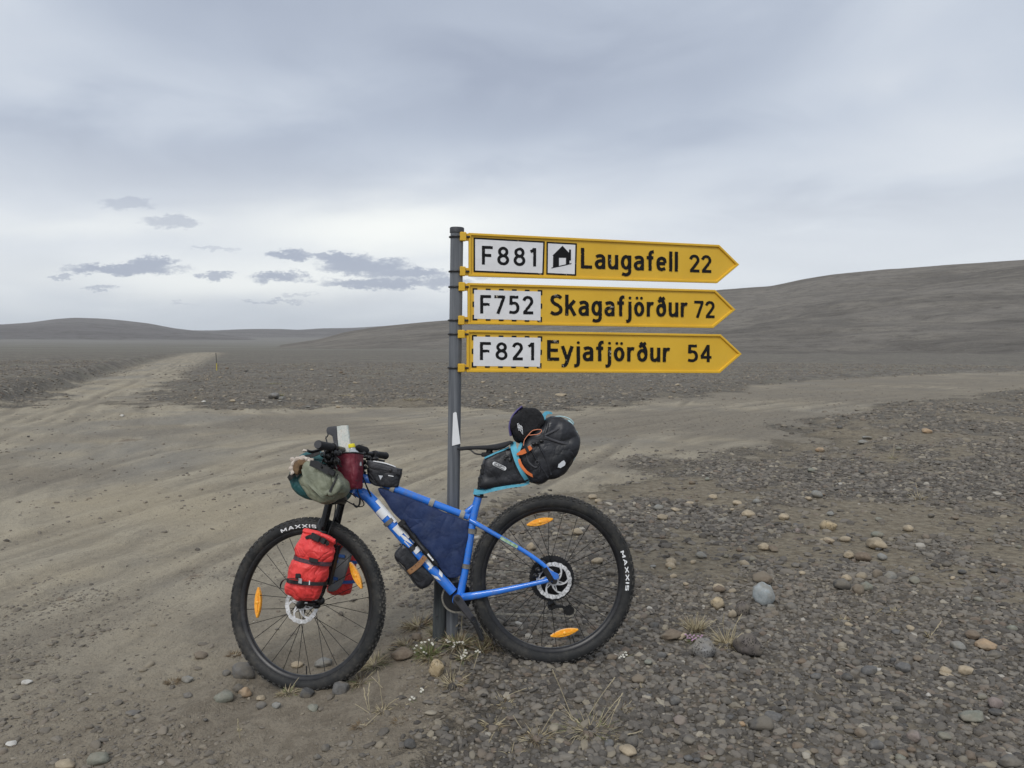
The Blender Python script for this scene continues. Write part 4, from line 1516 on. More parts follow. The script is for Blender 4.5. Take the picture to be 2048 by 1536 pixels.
def block_text(s, sw=.21):
    vs, fs, adv = [], [], 0.0
    for ch in s:
        wd_, st_ = BLK[ch]
        for a, b in st_:
            a, b = Vector((a[0] + adv, a[1])), Vector((b[0] + adv, b[1]))
            t_ = (b - a).normalized(); n_ = Vector((-t_.y, t_.x)) * sw / 2
            k = 5
            for i in range(k + 1):
                p = a + (b - a) * i / k
                for sg in (-1, 1): vs.append((p.x + n_.x * sg, p.y + n_.y * sg, len(fs) * .00001))
            base = len(vs) - 2 * (k + 1)
            for i in range(k): fs.append((base + 2 * i, base + 2 * i + 1, base + 2 * i + 3, base + 2 * i + 2))
        adv += wd_ + .22
    return vs, fs


def curved_text(s, fr, c, r0, size, ang_mid, name, mat_, parent, width, bold=0.026, wfun=side_w):
    vs, fs = block_text(s)
    xs = [p[0] for p in vs]; ys = [p[1] for p in vs]
    x0, x1, y0, y1 = min(xs), max(xs), min(ys), max(ys)
    out = []
    for (x, y, z) in vs:
        a = ang_mid - ((x - (x0 + x1) / 2) / (x1 - x0)) * width / (r0 + size / 2)
        r = r0 + (y - y0) / (y1 - y0) * size
        out.append(fr.P(c[0] + r * math.cos(a), c[1] + r * math.sin(a), wfun(r) + 0.0008 + z * 2))
    mb = MB().add(out, fs)
    return mb.obj(name, mat_, parent, smooth=False)


def wheel(name, fr, c, reflect, text_ang, seed, cassette=False, spoke_rot=0.0, rotor_r=.080):
    q = random.Random(seed)
    # tyre
    tmb = MB()
    prof = [(r, side_w(r)) for r in (.3175, .3195, .3215, .3245, .328, .3325, .338, .343, .348, .3525, .357, .361, .365, .368, .3700)]
    prof = prof + [(.3702, 0)] + [(r, -w) for r, w in prof[::-1]]
    lathe(tmb, fr, c, prof, 144)
    hubobj = MB()
    lathe(hubobj, fr, c, [(.0, .052), (.009, .052), (.010, .040), (.016, .036), (.029, .034), (.029, .030), (.017, .026), (.013, .0), (.017, -.026), (.029, -.030), (.029, -.034), (.016, -.036), (.010, -.050), (0, -.052)], 24)
    root = hubobj.obj(name, M_blackm, bike)
    tyre = tmb.obj('tyre', M_rubber, root)
    # tread knobs: three kinds of rows, joined
    kb = MB()
    for (w, dr, hw, hl, n, ph) in [(.0055, .3705, .0040, .0075, 74, 0), (-.0055, .3705, .0040, .0075, 74, .5), (.0150, .3665, .0035, .0055, 74, .5), (-.0150, .3665, .0035, .0055, 74, 0),
                                   (.0235, .3595, .0032, .0085, 74, 0.2), (-.0235, .3595, .0032, .0085, 74, .7)]:
        for k in range(n):
            a = 2 * PI * (k + ph) / n
            ca, sa = math.cos(a), math.sin(a)
            rad = fr.u * ca + fr.v * sa
            tan = fr.v * ca - fr.u * sa
            tilt = w / .0235 * 0.85
            out_ = (rad * math.cos(tilt) + fr.n * math.sin(tilt)).normalized()
            acr = fr.n * math.cos(tilt) - rad * math.sin(tilt)
            l_ = hl * (1 if k % 2 else .78)
            cen = fr.P(c[0], c[1]) + rad * dr + fr.n * w
            kb.box(cen, tan * l_ * .9, acr * hw, out_ * .0040)
    o = kb.obj('tread_knobs', M_knob, tyre, smooth=False)
    o['kind'] = 'stuff'
    # rim
    rb = MB()
    lathe(rb, fr, c, [(.3195, .0150), (.3190, .0172), (.3160, .0172), (.3040, .0125), (.3005, .0070), (.2995, 0), (.3005, -.0070), (.3040, -.0125), (.3160, -.0172), (.3190, -.0172), (.3195, -.015)], 120)
    rb.obj('rim', M_rim, root)
    # spokes
    for k in range(28):
        side = 1 if k % 2 else -1
        base = 2 * PI * k / 28 + spoke_rot
        lead = 1 if (k // 2) % 2 else -1
        ah = base + lead * 0.95
        p0 = fr.P(c[0] + .027 * math.cos(ah), c[1] + .027 * math.sin(ah), side * .031)
        p1 = fr.P(c[0] + .297 * math.cos(base), c[1] + .297 * math.sin(base), side * .003)
        MB().tube([p0, p1], .00135, 6, caps=False).obj('spoke', M_spoke, root)
    # valve
    av = spoke_rot + 2 * PI * 0.5 / 28 + (-1.75 if not cassette else -1.4)
    MB().tube([fr.P(c[0] + .297 * math.cos(av), c[1] + .297 * math.sin(av)), fr.P(c[0] + .262 * math.cos(av), c[1] + .262 * math.sin(av))], .0028, 8).obj('valve', M_black, root)
    # disc rotor: drilled ring on curved arms
    db = MB()
    ws = .040
    nr, na = 7, 150
    rr_ = np.linspace(rotor_r - .0175, rotor_r, nr + 1)
    vs = []
    for side in (0, 1):
        for i in range(nr + 1):
            for k in range(na):
                a = 2 * PI * k / na
                rr2 = rr_[i] + (.0012 * math.sin(a * 18) if i == nr else (-.0018 * math.sin(a * 6) if i == 0 else 0))
                vs.append(fr.P(c[0] + rr2 * math.cos(a), c[1] + rr2 * math.sin(a), ws + side * .0018))
    fs = []
    for i in range(nr):
        for k in range(na):
            hole = (i in (1, 3, 5)) and ((k + (0, 0, 0, 2, 0, 0)[i] + i) % 5 == 0) and not (i == 1 and k % 25 < 6)
            if hole: continue
            k2 = (k + 1) % na
            a_, b_, c2, d_ = i * na + k, i * na + k2, (i + 1) * na + k2, (i + 1) * na + k
            M_ = (nr + 1) * na
            fs += [(a_, b_, c2, d_), (a_ + M_, d_ + M_, c2 + M_, b_ + M_)]
    db.add(vs, fs)
    for k in range(6):
        a = 2 * PI * k / 6 + .3
        pts = []
        for t in range(8):
            tt = t / 7
            r_ = .022 + (rotor_r - .0165 - .022) * tt
            aa = a + 0.75 * tt
            pts.append(fr.P(c[0] + r_ * math.cos(aa), c[1] + r_ * math.sin(aa), ws + .0009))
        db.strap(pts, fr.n, [.0095 - .003 * math.sin(PI * t / 7) for t in range(8)], .0018)
        a2 = a + .55
        db.strap([fr.P(c[0] + .022 * math.cos(a2), c[1] + .022 * math.sin(a2), ws), fr.P(c[0] + .045 * math.cos(a + .5), c[1] + .045 * math.sin(a + .5), ws)], fr.n, .004, .0018)
    lathe(db, fr, c, [(.012, ws + .002), (.024, ws + .002), (.024, ws), (.012, ws)], 36, closed=True)
    db.obj('brake_disc', M_rotor, root, angle=30)
    lathe(MB(), fr, c, [(0, ws + .006), (.014, ws + .006), (.016, ws + .002)], 20).obj('lock_ring', M_blackm, root)
    # reflectors between the spokes
    for (px, py, L) in reflect:
        uv = fr.hit(px, py, .008)
        a = math.atan2(uv[1] - c[1], uv[0] - c[0])
        tan = (-math.sin(a), math.cos(a)); rad = (math.cos(a), math.sin(a))
        fr2 = Frame(fr.P(uv[0], uv[1], 0), fr.u * tan[0] + fr.v * tan[1], -(fr.u * rad[0] + fr.v * rad[1]), fr.n)
        h_ = L / 2
        poly = []
        for t in np.linspace(-1, 1, 9): poly.append((t * h_, -.0135 * (1 - abs(t) ** 2.0) - .003))
        for t in np.linspace(1, -1, 9): poly.append((t * h_, .0135 * (1 - abs(t) ** 2.0) + .003))
        rm = MB().prism(fr2, poly, -.004, .011, bev=.003)
        rm.box(fr2.P(0, 0, .011), fr2.u * h_ * .62, fr2.v * .004, fr2.n * .003)
        ro = rm.obj('reflector', M_orange, root, smooth=False)
        MB().ball(fr2.P(0, 0, .012), fr2.u * .009, fr2.v * .009, fr2.n * .004, 12, 6).obj('clip', M_orange, ro)
    curved_text('MAXXIS', fr, c, .3275, .0165, text_ang, 'lettering', M_white, tyre, .178)
    return root


# rear wheel
RC = (0.0, 0.0)
_t = BF.hit(1246, 1142, .03)
rear = wheel('rear_wheel', BF, RC, [(1080, 1044, .122), (1129, 1266, .128)], math.atan2(_t[1], _t[0]), 3, cassette=True, spoke_rot=.04)
# front wheel
FC = FF_.hit(613, 1207)
_t = FF_.hit(597, 1064, .03)
frontw = wheel('front_wheel', FF_, FC, [(515, 1205, .132), (711, 1151, .125)], math.atan2(_t[1] - FC[1], _t[0] - FC[0]), 4, spoke_rot=.11)

# cassette and derailleur
cb = MB()
for i in range(12):
    r_ = .102 - i * .0068
    w_ = -.024 - i * .0033
    n_ = max(12, int(r_ * 500))
    poly = []
    for k in range(n_ * 2):
        a = PI * k / n_
        rr2 = r_ + (.0025 if k % 2 else -.0022)
        poly.append((rr2 * math.cos(a), rr2 * math.sin(a)))
    inner = [(p[0] * (0.80 if i < 3 else .6), p[1] * (0.80 if i < 3 else .6)) for p in poly]
    n2 = len(poly)
    vs = [BF.P(a, b, w_) for a, b in poly] + [BF.P(a, b, w_) for a, b in inner] + [BF.P(a, b, w_ - .0018) for a, b in poly] + [BF.P(a, b, w_ - .0018) for a, b in inner]
    fs = []
    for k in range(n2):
        k2 = (k + 1) % n2
        fs += [(k, k2, n2 + k2, n2 + k), (2 * n2 + k, 3 * n2 + k, 3 * n2 + k2, 2 * n2 + k2), (k, 2 * n2 + k, 2 * n2 + k2, k2), (n2 + k, n2 + k2, 3 * n2 + k2, 3 * n2 + k)]
    cb.add(vs, fs)
    if i < 3:
        for k in range(7):
            a = 2 * PI * k / 7 + .2 * i
            cb.strap([BF.P(.035 * math.cos(a), .035 * math.sin(a), w_), BF.P(.085 * math.cos(a + .35), .085 * math.sin(a + .35), w_)], BF.n, .007, .0015)
cb.obj('cassette', M_blackm, rear, smooth=False)

BBp = BF.hit(915, 1198)
CR_W = -.050
dr = MB()
# cage, body and jockey wheels
j1 = BF.hit(1103, 1212, -.05)
j2 = BF.hit(1139, 1221, -.05)
dr.tube([BF.P(j1[0] - .005, j1[1] + .02, -.045), BF.P(j1[0] + .01, j1[1] + .002, -.058)], .016, 10)
for w_ in (-.040, -.058):
    dr.strap([BF.P(j1[0], j1[1], w_), BF.P((j1[0] + j2[0]) / 2 + .006, (j1[1] + j2[1]) / 2 + .008, w_), BF.P(j2[0], j2[1], w_)], BF.n, [.014, .009, .02], .0025)
for j, r_ in ((j1, .019), (j2, .026)):
    poly = []
    for k in range(26):
        a = 2 * PI * k / 26
        rr2 = r_ + (.0022 if k % 2 else -.002)
        poly.append((j[0] + rr2 * math.cos(a), j[1] + rr2 * math.sin(a)))
    dr.prism(BF, poly, -.053, -.049)
dro = dr.obj('derailleur', M_black, bike, smooth=False)

# ------------------------------------------------------------------ frame tubes
def ptube(mb, pts, rad, seg=16, fr=BF, w=0.0, n=6, mi=0, sp=True):
    """tube through pixel points lying in the frame plane (w: offset, or one per point)"""
    k = len(pts)
    ws = w if isinstance(w, (list, tuple)) else [w] * k
    P3 = [fr.H(p[0], p[1], ws[i]) for i, p in enumerate(pts)]
    rads = rad if isinstance(rad, (list, tuple)) else [rad] * k
    if sp and k > 2:
        data = [(p.x, p.y, p.z) for p in P3]
        sx = spline([Vector(d) for d in data], n)
        rr2 = []
        for i in range(k - 1):
            for t in range(n):
                f = t / n
                a, b = rads[i], rads[i + 1]
                rr2.append(tuple(x * (1 - f) + y * f for x, y in zip(a, b)) if isinstance(a, (list, tuple)) else a * (1 - f) + b * f)
        rr2.append(rads[-1])
        return mb.tube(sx, rr2, seg, mi)
    return mb.tube(P3, list(rads), seg, mi)


fm = MB()
ptube(fm, [(714, 945), (712, 958), (706, 985)], [.024, .023, .0255], 20)                      # head tube
ptube(fm, [(708, 982), (726, 988), (744, 1001), (790, 1056), (839, 1113), (875, 1149), (906, 1184)], [.020, .0265, .0255, .0235, .0225, .0222, .0215], 20)      # down tube
ptube(fm, [(713, 957), (740, 958), (770, 968), (791, 977.5), (860, 1004), (925, 1029), (938, 1034)], [.020, .021, .0175, .0165, .0160, .0155, .0155], 18)  # top tube
ptube(fm, [(957, 993), (946, 1037), (934.5, 1117), (922, 1183), (918, 1196)], [.0178, .0178, .0172, .0175, .019], 18)   # seat tube
ptube(fm, [(925, 1031), (937, 1021), (951, 1008)], [.009, .013, .009], 12)                       # gusset under the seat collar
fm.tube([BF.P(BBp[0], BBp[1], -.036), BF.P(BBp[0], BBp[1], .036)], .0235, 24)                     # bottom bracket shell
for s_ in (1, -1):
    w1 = .030 * s_
    ptube(fm, [(940, 1040), (968, 1056), (1033, 1093), (1070, 1117), (1092, 1135), (1103, 1152)], [.012, .0105, .0098, .0098, .0095, .008], 12, w=[.012 * s_, .030 * s_, .044 * s_, .060 * s_, .066 * s_, .066 * s_])
    ptube(fm, [(925, 1194), (950, 1191), (1000, 1182), (1060, 1169), (1098, 1160), (1104, 1156)], [(.017, .012), (.0165, .011), (.0135, .0105), (.011, .010), (.010, .009), (.009, .008)], 14, w=[.018 * s_, .038 * s_, .046 * s_, .060 * s_, .066 * s_, .066 * s_])
frame = fm.obj('frame', M_blue, bike)
# dropout plates
MB().prism(BF, [BF.hit(*p, .066) for p in [(1092, 1137), (1100, 1140), (1117, 1148), (1118, 1156), (1107, 1164), (1092, 1163), (1088, 1157), (1096, 1152)]], .060, .068, bev=.001).obj('dropout', M_blue, frame, smooth=False)
MB().tube([BF.P(0, 0, .066), BF.P(0, 0, .076)], .010, 14).obj('axle_cap', M_blackm, frame)
MB().box(BF.H(1096, 1149, .074), (BF.H(1104, 1161, .074) - BF.H(1089, 1136, .074)) * .5, (BF.H(1100, 1147, .074) - BF.H(1094, 1150.5, .074)) * .8, BF.n * .003, bev=.001).obj('axle_lever', M_blackm, frame)
# rear brake caliper
rc = MB()
for (x, y, r_) in ((1084, 1128, .020), (1078, 1140, .017), (1072, 1151, .014)):
    rc.ball(BF.H(x, y, .045), BF.u * r_, BF.v * r_ * .8, BF.n * .018, 10, 6)
rc.obj('brake_caliper', M_black, bike)
MB().tube([BF.H(1085, 1132, .065), BF.H(1080, 1126, .065)], .004, 8).obj('brake_bolt', M_steel, bike)

# seat post, collar, saddle
ptube(MB(), [(956, 995), (962, 972), (978, 906), (981, 893)], .0145, 16).obj('seat_post', M_blackm, bike)
co = MB()
ptube(co, [(957, 994), (958.5, 987)], .0215, 20)
co.box(BF.H(969, 994, .018), BF.u * .013, BF.v * .003, BF.n * .004, bev=.001)
co.obj('seat_collar', M_blackm, bike)
# saddle: lofted along its length in the bicycle plane
sad_top = [(914.5, 895.5), (920, 893.8), (935, 892.3), (955, 891.5), (975, 890.3), (992, 887.8), (1008, 884.2), (1020, 881.2), (1024.5, 882.5)]
sad_bot = [(914.5, 899.5), (920, 901.5), (935, 900.0), (955, 899.2), (975, 900.2), (992, 901.2), (1008, 896.5), (1020, 888.5), (1024.5, 885.5)]
sad_w = [.006, .016, .020, .024, .037, .055, .068, .068, .050]
sm2 = MB()
vs = []
SEG = 24
for (t_, b_, hw) in zip(sad_top, sad_bot, sad_w):
    tu, bu = BF.hit(*t_), BF.hit(*b_)
    h_ = (tu[1] - bu[1])
    for k in range(SEG):
        a = 2 * PI * k / SEG
        cx, sx = math.cos(a), math.sin(a)
        wv = hw * (abs(cx) ** .8) * (1 if cx > 0 else -1)
        vv = (sx * .5 + .5)
        droop = .25 * h_ * (cx * cx)
        vs.append(BF.P(tu[0], bu[1] + h_ * (.5 + .5 * math.copysign(abs(sx) ** .6, sx)) - droop * .3, wv))
fs = []
for i in range(len(sad_top) - 1):
    for k in range(SEG):
        k2 = (k + 1) % SEG
        fs.append((i * SEG + k, (i + 1) * SEG + k, (i + 1) * SEG + k2, i * SEG + k2))
fs += [tuple(range(SEG)), tuple((len(sad_top) - 1) * SEG + k for k in range(SEG))[::-1]]
sm2.add(vs, fs)
saddle = sm2.obj('saddle', M_grip, bike, angle=60)
for s_ in (1, -1):
    ptube(MB(), [(926, 899), (940, 899.5), (950, 907), (964, 909), (985, 909), (1002, 900)], .0036, 8, w=[.006 * s_, .012 * s_, .020 * s_, .022 * s_, .022 * s_, .022 * s_]).obj('saddle_rail', M_blackm, saddle)
MB().box(BF.H(975, 909), BF.u * .028, BF.v * .010, BF.n * .026, bev=.004).obj('saddle_clamp', M_blackm, bike)

# crank, ring, chain, pedals
ck = MB()
pe = BF.hit(954, 1252, .075)
def arm(mb, w, d0, d1, r0, r1):
    u_ = (Vector(d1) - Vector(d0)); L_ = u_.length; u_ = u_ / L_; v_ = Vector((-u_.y, u_.x))
    poly = []
    for k in range(9):
        a = PI / 2 + PI * k / 8
        p_ = Vector(d0) + u_ * (r0 * math.cos(a)) + v_ * (r0 * math.sin(a)); poly.append(tuple(p_))
    for k in range(9):
        a = -PI / 2 + PI * k / 8
        p_ = Vector(d1) + u_ * (r1 * math.cos(a)) + v_ * (r1 * math.sin(a)); poly.append(tuple(p_))
    mb.prism(BF, poly, w - .014, w, bev=.004)
arm(ck, .075, BF.hit(915, 1198, .07), pe, .0185, .0115)
M_crank = mat('satin_grey_alloy', (0.045, 0.045, 0.052), .4, metal=.2, dirt=.3, dirtcol=(.12, .11, .1, 1))
crank = ck.obj('crank_arm', M_crank, bike, smooth=False)
MB().tube([BF.P(*BF.hit(915, 1198, .075), .072), BF.P(*BF.hit(915, 1198, .075), .0775)], .010, 18).obj('crank_bolt', M_black, crank)
MB().tube([BF.P(BBp[0], BBp[1], .034), BF.P(BBp[0], BBp[1], .062)], .021, 24).obj('bearing_cup', M_blackm, bike)
opp = (2 * BBp[0] - pe[0], 2 * BBp[1] - pe[1])
ck2 = MB(); arm(ck2, -.062, BBp, opp, .0185, .0115)
ck2.obj('crank_arm', M_blackm, bike, smooth=False)


def pedal(c, w, sgn):
    pm = MB()
    cc_ = BF.P(c[0], c[1], w + .05 * sgn)
    ax = BF.n; uu = (BF.u * .42 - BF.v * .9).normalized(); vv_ = ax.cross(uu)
    pm.tube([BF.P(c[0], c[1], w), cc_ + ax * .035 * sgn], .007, 10)
    for s1 in (-1, 1):
        pm.box(cc_ + uu * .040 * s1, ax * .044, vv_ * .008, uu * .006, bev=.002)
        pm.box(cc_ + ax * .040 * s1, uu * .040, vv_ * .008, ax * .005, bev=.002)
        for k in range(4):
            for s2 in (-1, 1):
                pm.tube([cc_ + uu * (.040 * s1) + ax * (-.033 + .022 * k) + vv_ * .006 * s2, cc_ + uu * (.040 * s1) + ax * (-.033 + .022 * k) + vv_ * .013 * s2], .0018, 6)
    return pm.obj('pedal', M_black, bike, smooth=False)


pedal(pe, .075, 1)
pedal(opp, -.062, -1)
rg = MB()
poly = []
for k in range(64):
    a = 2 * PI * k / 64
    rr2 = .0655 + (.002 if k % 2 else -.002)
    poly.append((BBp[0] + rr2 * math.cos(a), BBp[1] + rr2 * math.sin(a)))
rg.prism(BF, poly, CR_W - .002, CR_W)
rg.obj('chainring', M_blackm, bike, smooth=False)
# chain: links along ring, lower run, jockey, cassette and upper run
pts = []
for a in np.linspace(PI * .56, PI * 1.62, 22): pts.append((BBp[0] + .068 * math.cos(a), BBp[1] + .068 * math.sin(a), CR_W))
for t in np.linspace(.03, .97, 40): pts.append(((BBp[0] - .0 + (j2[0] - .01 - BBp[0]) * t), BBp[1] - .068 + (j2[1] - .024 - BBp[1] + .068) * t, CR_W + (-.052 - CR_W) * t))
for a in np.linspace(-PI * .5, PI * .35, 7): pts.append((j2[0] + .026 * math.cos(a), j2[1] + .026 * math.sin(a), -.051))
pts.append((j1[0] + .012, j1[1] - .004, -.048))
for a in np.linspace(-PI * .35, PI * .56, 16): pts.append((.060 * math.cos(a), .060 * math.sin(a), -.045))
for t in np.linspace(.02, .98, 40): pts.append((.060 * math.cos(PI * .56) * (1 - t) + t * (BBp[0] + .068 * math.cos(PI * .56)), .060 * math.sin(PI * .56) * (1 - t) + t * (BBp[1] + .068 * math.sin(PI * .56)), -.046 + t * (CR_W + .046)))
ch = MB()
for i in range(len(pts)):
    a, b = BF.P(*pts[i]), BF.P(*pts[(i + 1) % len(pts)])
    m_ = (a + b) / 2
    d_ = (b - a)
    if d_.length > .06: continue
    hw = .0035 if i % 2 else .0022
    up_ = d_.normalized().cross(BF.n)
    ch.box(m_, d_ * .55, up_ * .0038, BF.n * hw)
co_ = ch.obj('chain', mat('dusty_chain', (0.16, 0.15, 0.13), 0.5, metal=.4, col2=(0.32, 0.30, 0.25), nscale=120), bike, smooth=False)
co_['kind'] = 'stuff'

# ------------------------------------------------------------------ fork and cockpit (turned with the front wheel)
def fk(px, py, w=0.0): return FF_.H(px, py, w)


fo = MB()
W_ = .058
cro = FF_.hit(672, 1000, 0)
for s_ in (1, -1):
    top_ = FF_.P(cro[0], cro[1], W_ * s_)
    # the leg direction follows the steering axis
    d_ = (-AX)
    up_in = [top_, top_ + d_ * .16]
    fo.tube(up_in, .0175, 16, mi=1)
    fo.tube([top_ + d_ * .135, top_ + d_ * .14, top_ + d_ * .30, top_ + d_ * .40], [.0215, .023, .0215, .0195], 16)
    hub_ = FF_.P(FC[0], FC[1], W_ * s_)
    bt = top_ + d_ * .40
    fo.tube(spline([bt - d_ * .03, bt + d_ * .02, (bt + d_ * .03) * .5 + hub_ * .5, hub_], 5), [.019] * 5 + [.0175] * 5 + [.016] * 5 + [.014], 12)
    fo.ball(hub_, FF_.u * .017, FF_.v * .017, FF_.n * .012, 14, 8)
    fo.box(top_ + d_ * .150, FF_.u * .012, d_ * .006, FF_.n * .022, mi=0)
# crown and arch
fo.tube([FF_.P(cro[0], cro[1], W_), FF_.P(cro[0] + .012, cro[1] + .012, 0), FF_.P(cro[0], cro[1], -W_)], [.024, .030, .024], 14)
ca = [FF_.P(cro[0], cro[1], W_) - AX * .15, FF_.P(cro[0] - .028, cro[1], W_ * .8) - AX * .115, FF_.P(cro[0] - .040, cro[1], 0) - AX * .085, FF_.P(cro[0] - .028, cro[1], -W_ * .8) - AX * .115, FF_.P(cro[0], cro[1], -W_) - AX * .15]
fo.tube(spline(ca, 6), [(.017, .010)] * 25, 10)
fo.tube([FF_.P(cro[0] + .012, cro[1] + .012, 0), _a + (AX * .06)], [.024, .0165], 16)
fork = fo.obj('fork', [M_black, mat('fork_stanchion', (0.012, 0.012, 0.013), 0.12, metal=.5)], bike)
ll = MB()
lp = FF_.P(cro[0], cro[1], W_ + .0225) - AX * .158
ll.box(lp, FF_.u * .010, AX * .0016, FF_.n * .0006)
ll.obj('lettering', M_white, fork, smooth=False)
# front brake caliper with hose
fc = MB()
for (x, y, ru, rv) in ((637, 1190, .020, .022), (642, 1202, .017, .018), (622, 1207, .030, .013), (604, 1206, .017, .013), (633, 1212, .018, .012)):
    fc.ball(fk(x, y, .052), FF_.u * ru, FF_.v * rv, FF_.n * .016, 12, 8)
cal = fc.obj('brake_caliper', M_black, bike)
MB().box(fk(611, 1205.5, .069), FF_.u * .010, FF_.v * .0028, FF_.n * .001).obj('caliper_mark', M_steel, cal, smooth=False)
MB().tube(spline([fk(640, 1188, .05), fk(652, 1175, .06), fk(655, 1140, .065), fk(652, 1110, .06), fk(656, 1070, .055), fk(668, 1035, .04), fk(672, 1000, .03)], 6), .0026, 6).obj('brake_hose', M_black, cal)

# stem, bar, grips, levers. The near grip end is at a known place in the picture.
NG_end = None
best = None
for w_ in np.linspace(.30, .42, 60):
    p_ = fk(636, 889, w_)
    # distance along the bar from the steering axis, kept near .37 m
    pass
BAR_W = .365
bar_c = fk(636, 889, BAR_W) - FF_.n * BAR_W
sweep = -AX * 0.0
hb = MB()
stem0 = _a + AX * .055
bar_pts = [bar_c + FF_.n * BAR_W + FF_.u * .000, bar_c + FF_.n * .20 - FF_.u * .012, bar_c + FF_.n * .06 - FF_.u * .028, bar_c - FF_.u * .030, bar_c - FF_.n * .06 - FF_.u * .028, bar_c - FF_.n * .20 - FF_.u * .012, bar_c - FF_.n * .30]
hb.tube(spline(bar_pts, 6), .0112, 14)
bar = hb.obj('handlebar', M_blackm, bike)
MB().tube([stem0 - AX * .02, stem0 + AX * .022], .022, 16).obj('headset_spacer', M_blackm, bike)
MB().tube([stem0, bar_c - FF_.u * .030], [.019, .021], 14).obj('stem', M_blackm, bike)
for s_ in (1, -1):
    e_ = bar_c + FF_.n * (BAR_W if s_ > 0 else .30) * s_
    i_ = bar_c + FF_.n * (.235 if s_ > 0 else .18) * s_ - FF_.u * .010
    d_ = (e_ - i_)
    gm = MB()
    rads = []
    gp = []
    for k in range(31):
        t = k / 30
        gp.append(i_ + d_ * t)
        rads.append(.0158 + .0009 * (k % 2) + (.0012 if t > .93 else 0))
    gm.tube(gp, rads, 18)
    grip = gm.obj('grip', M_grip, bar)
    MB().tube([e_, e_ + d_.normalized() * .004], .0155, 18).obj('grip_end', mat('grey_rubber_end', (.05, .05, .055), .6), grip)
    # lever and clamp
    b0 = bar_c + FF_.n * .215 * s_ - FF_.u * .011
    lv = MB()
    lv.tube([b0 - FF_.n * .014 * s_, b0 + FF_.n * .006 * s_], .019, 14)
    lv.tube([b0 - FF_.u * .022 + FF_.v * -.002 - FF_.n * .03 * s_, b0 - FF_.u * .028 + FF_.n * .020 * s_], [.012, .015], 12)
    lv.tube(spline([b0 - FF_.u * .030, b0 - FF_.u * .058 - FF_.v * .012 + FF_.n * .02 * s_, b0 - FF_.u * .060 - FF_.v * .022 + FF_.n * .07 * s_, b0 - FF_.u * .060 - FF_.v * .020 + FF_.n * .105 * s_], 6), [(.0065, .004)] * 19, 8)
    lv.obj('brake_lever', M_black, bar)
    sh = MB()
    sh.ball(b0 + FF_.n * -.03 * s_ - FF_.v * .022 + FF_.u * .005, FF_.u * .020, FF_.v * .014, FF_.n * .018, 12, 8)
    sh.tube([b0 - FF_.v * .026 + FF_.u * .012, b0 - FF_.v * .030 + FF_.u * .034 + FF_.n * .02 * s_], .005, 8)
    sh.obj('shifter', M_black, bar)
# bell-like knob and cables in front of the head tube
cbm = MB()
cbm.tube(spline([fk(668, 905, .16), fk(655, 930, .10), fk(670, 965, .04), fk(700, 985, .03), BF.H(712, 995, .03)], 8), .0028, 6)
cbm.tube(spline([fk(728, 925, -.18), fk(724, 945, -.10), BF.H(730, 965, .03), BF.H(738, 985, .032), BF.H(743, 993, .030)], 8), .0028, 6)
cbm.tube(spline([fk(732, 930, -.20), fk(722, 940, -.06), BF.H(726, 955, .033), BF.H(735, 976, .035), BF.H(741, 988, .030)], 8), .0028, 6)
cbm.tube(spline([fk(722, 915, -.16), fk(716, 950, -.02), BF.H(716, 985, .035), BF.H(728, 1008, .02), BF.H(716, 1013, .0), fk(690, 1000, 0)], 8), .0026, 6)
cbm.tube(spline([BF.H(706, 1007, .012), BF.H(713, 1014, .012), BF.H(719, 1008, .012), BF.H(720, 995, .012)], 8), .0042, 8)
cbm.obj('cables', M_black, bike)
# fittings crowded round the stem seen between the bags
ft = MB()
q = random.Random(8)
for k in range(16):
    x, y = q.uniform(724, 738), q.uniform(906, 950)
    ft.ball(BF.H(x, y, q.uniform(-.05, .03)), BF.u * q.uniform(.006, .013), BF.v * q.uniform(.006, .014), BF.n * q.uniform(.006, .014), 8, 6)
for k in range(30):
    x, y = q.uniform(645, 676), q.uniform(900, 934)
    ft.ball(fk(x, y, q.uniform(.10, .24)), FF_.u * q.uniform(.008, .018), FF_.v * q.uniform(.006, .016), FF_.n * q.uniform(.008, .02), 8, 6)
for k in range(9):
    x, y = q.uniform(640, 672), q.uniform(896, 925)
    ft.tube(spline([fk(x, y, .22), fk(x + q.uniform(-12, 12), y + q.uniform(4, 14), .26), fk(x + q.uniform(-6, 16), y + q.uniform(12, 26), .2)], 5), .0035, 6)
ft.obj('cockpit_fittings', M_black, bike)
bl = MB()
bl.tube([fk(662, 889, .17), fk(668, 897, .17)], .0018, 6)
bl.ball(fk(661.5, 888, .17), FF_.u * .006, FF_.v * .005, FF_.n * .006, 10, 6)
bl.obj('mirror_knob', M_brown, bar)

# down-tube lettering, wrapped round the tube
def wrap_text(s, p0, p1, R_, hfrac, name, mat_, parent, flip=False, bold=.03, w0=0.0):
    vs, fs = text_geo(s, bold)
    xs = [p[0] for p in vs]; ys = [p[1] for p in vs]
    x0, x1, y0, y1 = min(xs), max(xs), min(ys), max(ys)
    d_ = (p1 - p0)
    t_ = d_.normalized()
    up_ = BF.n.cross(t_).normalized()
    out = []
    for (x, y, z) in vs:
        a = ((y - y0) / (y1 - y0) - .5) * hfrac
        q_ = p0 + d_ * ((x - x0) / (x1 - x0)) + (up_ * math.sin(a) + BF.n * math.cos(a)) * (R_ + .0009)
        out.append(q_)
    return MB().add(out, fs).obj(name, mat_, parent, smooth=False)


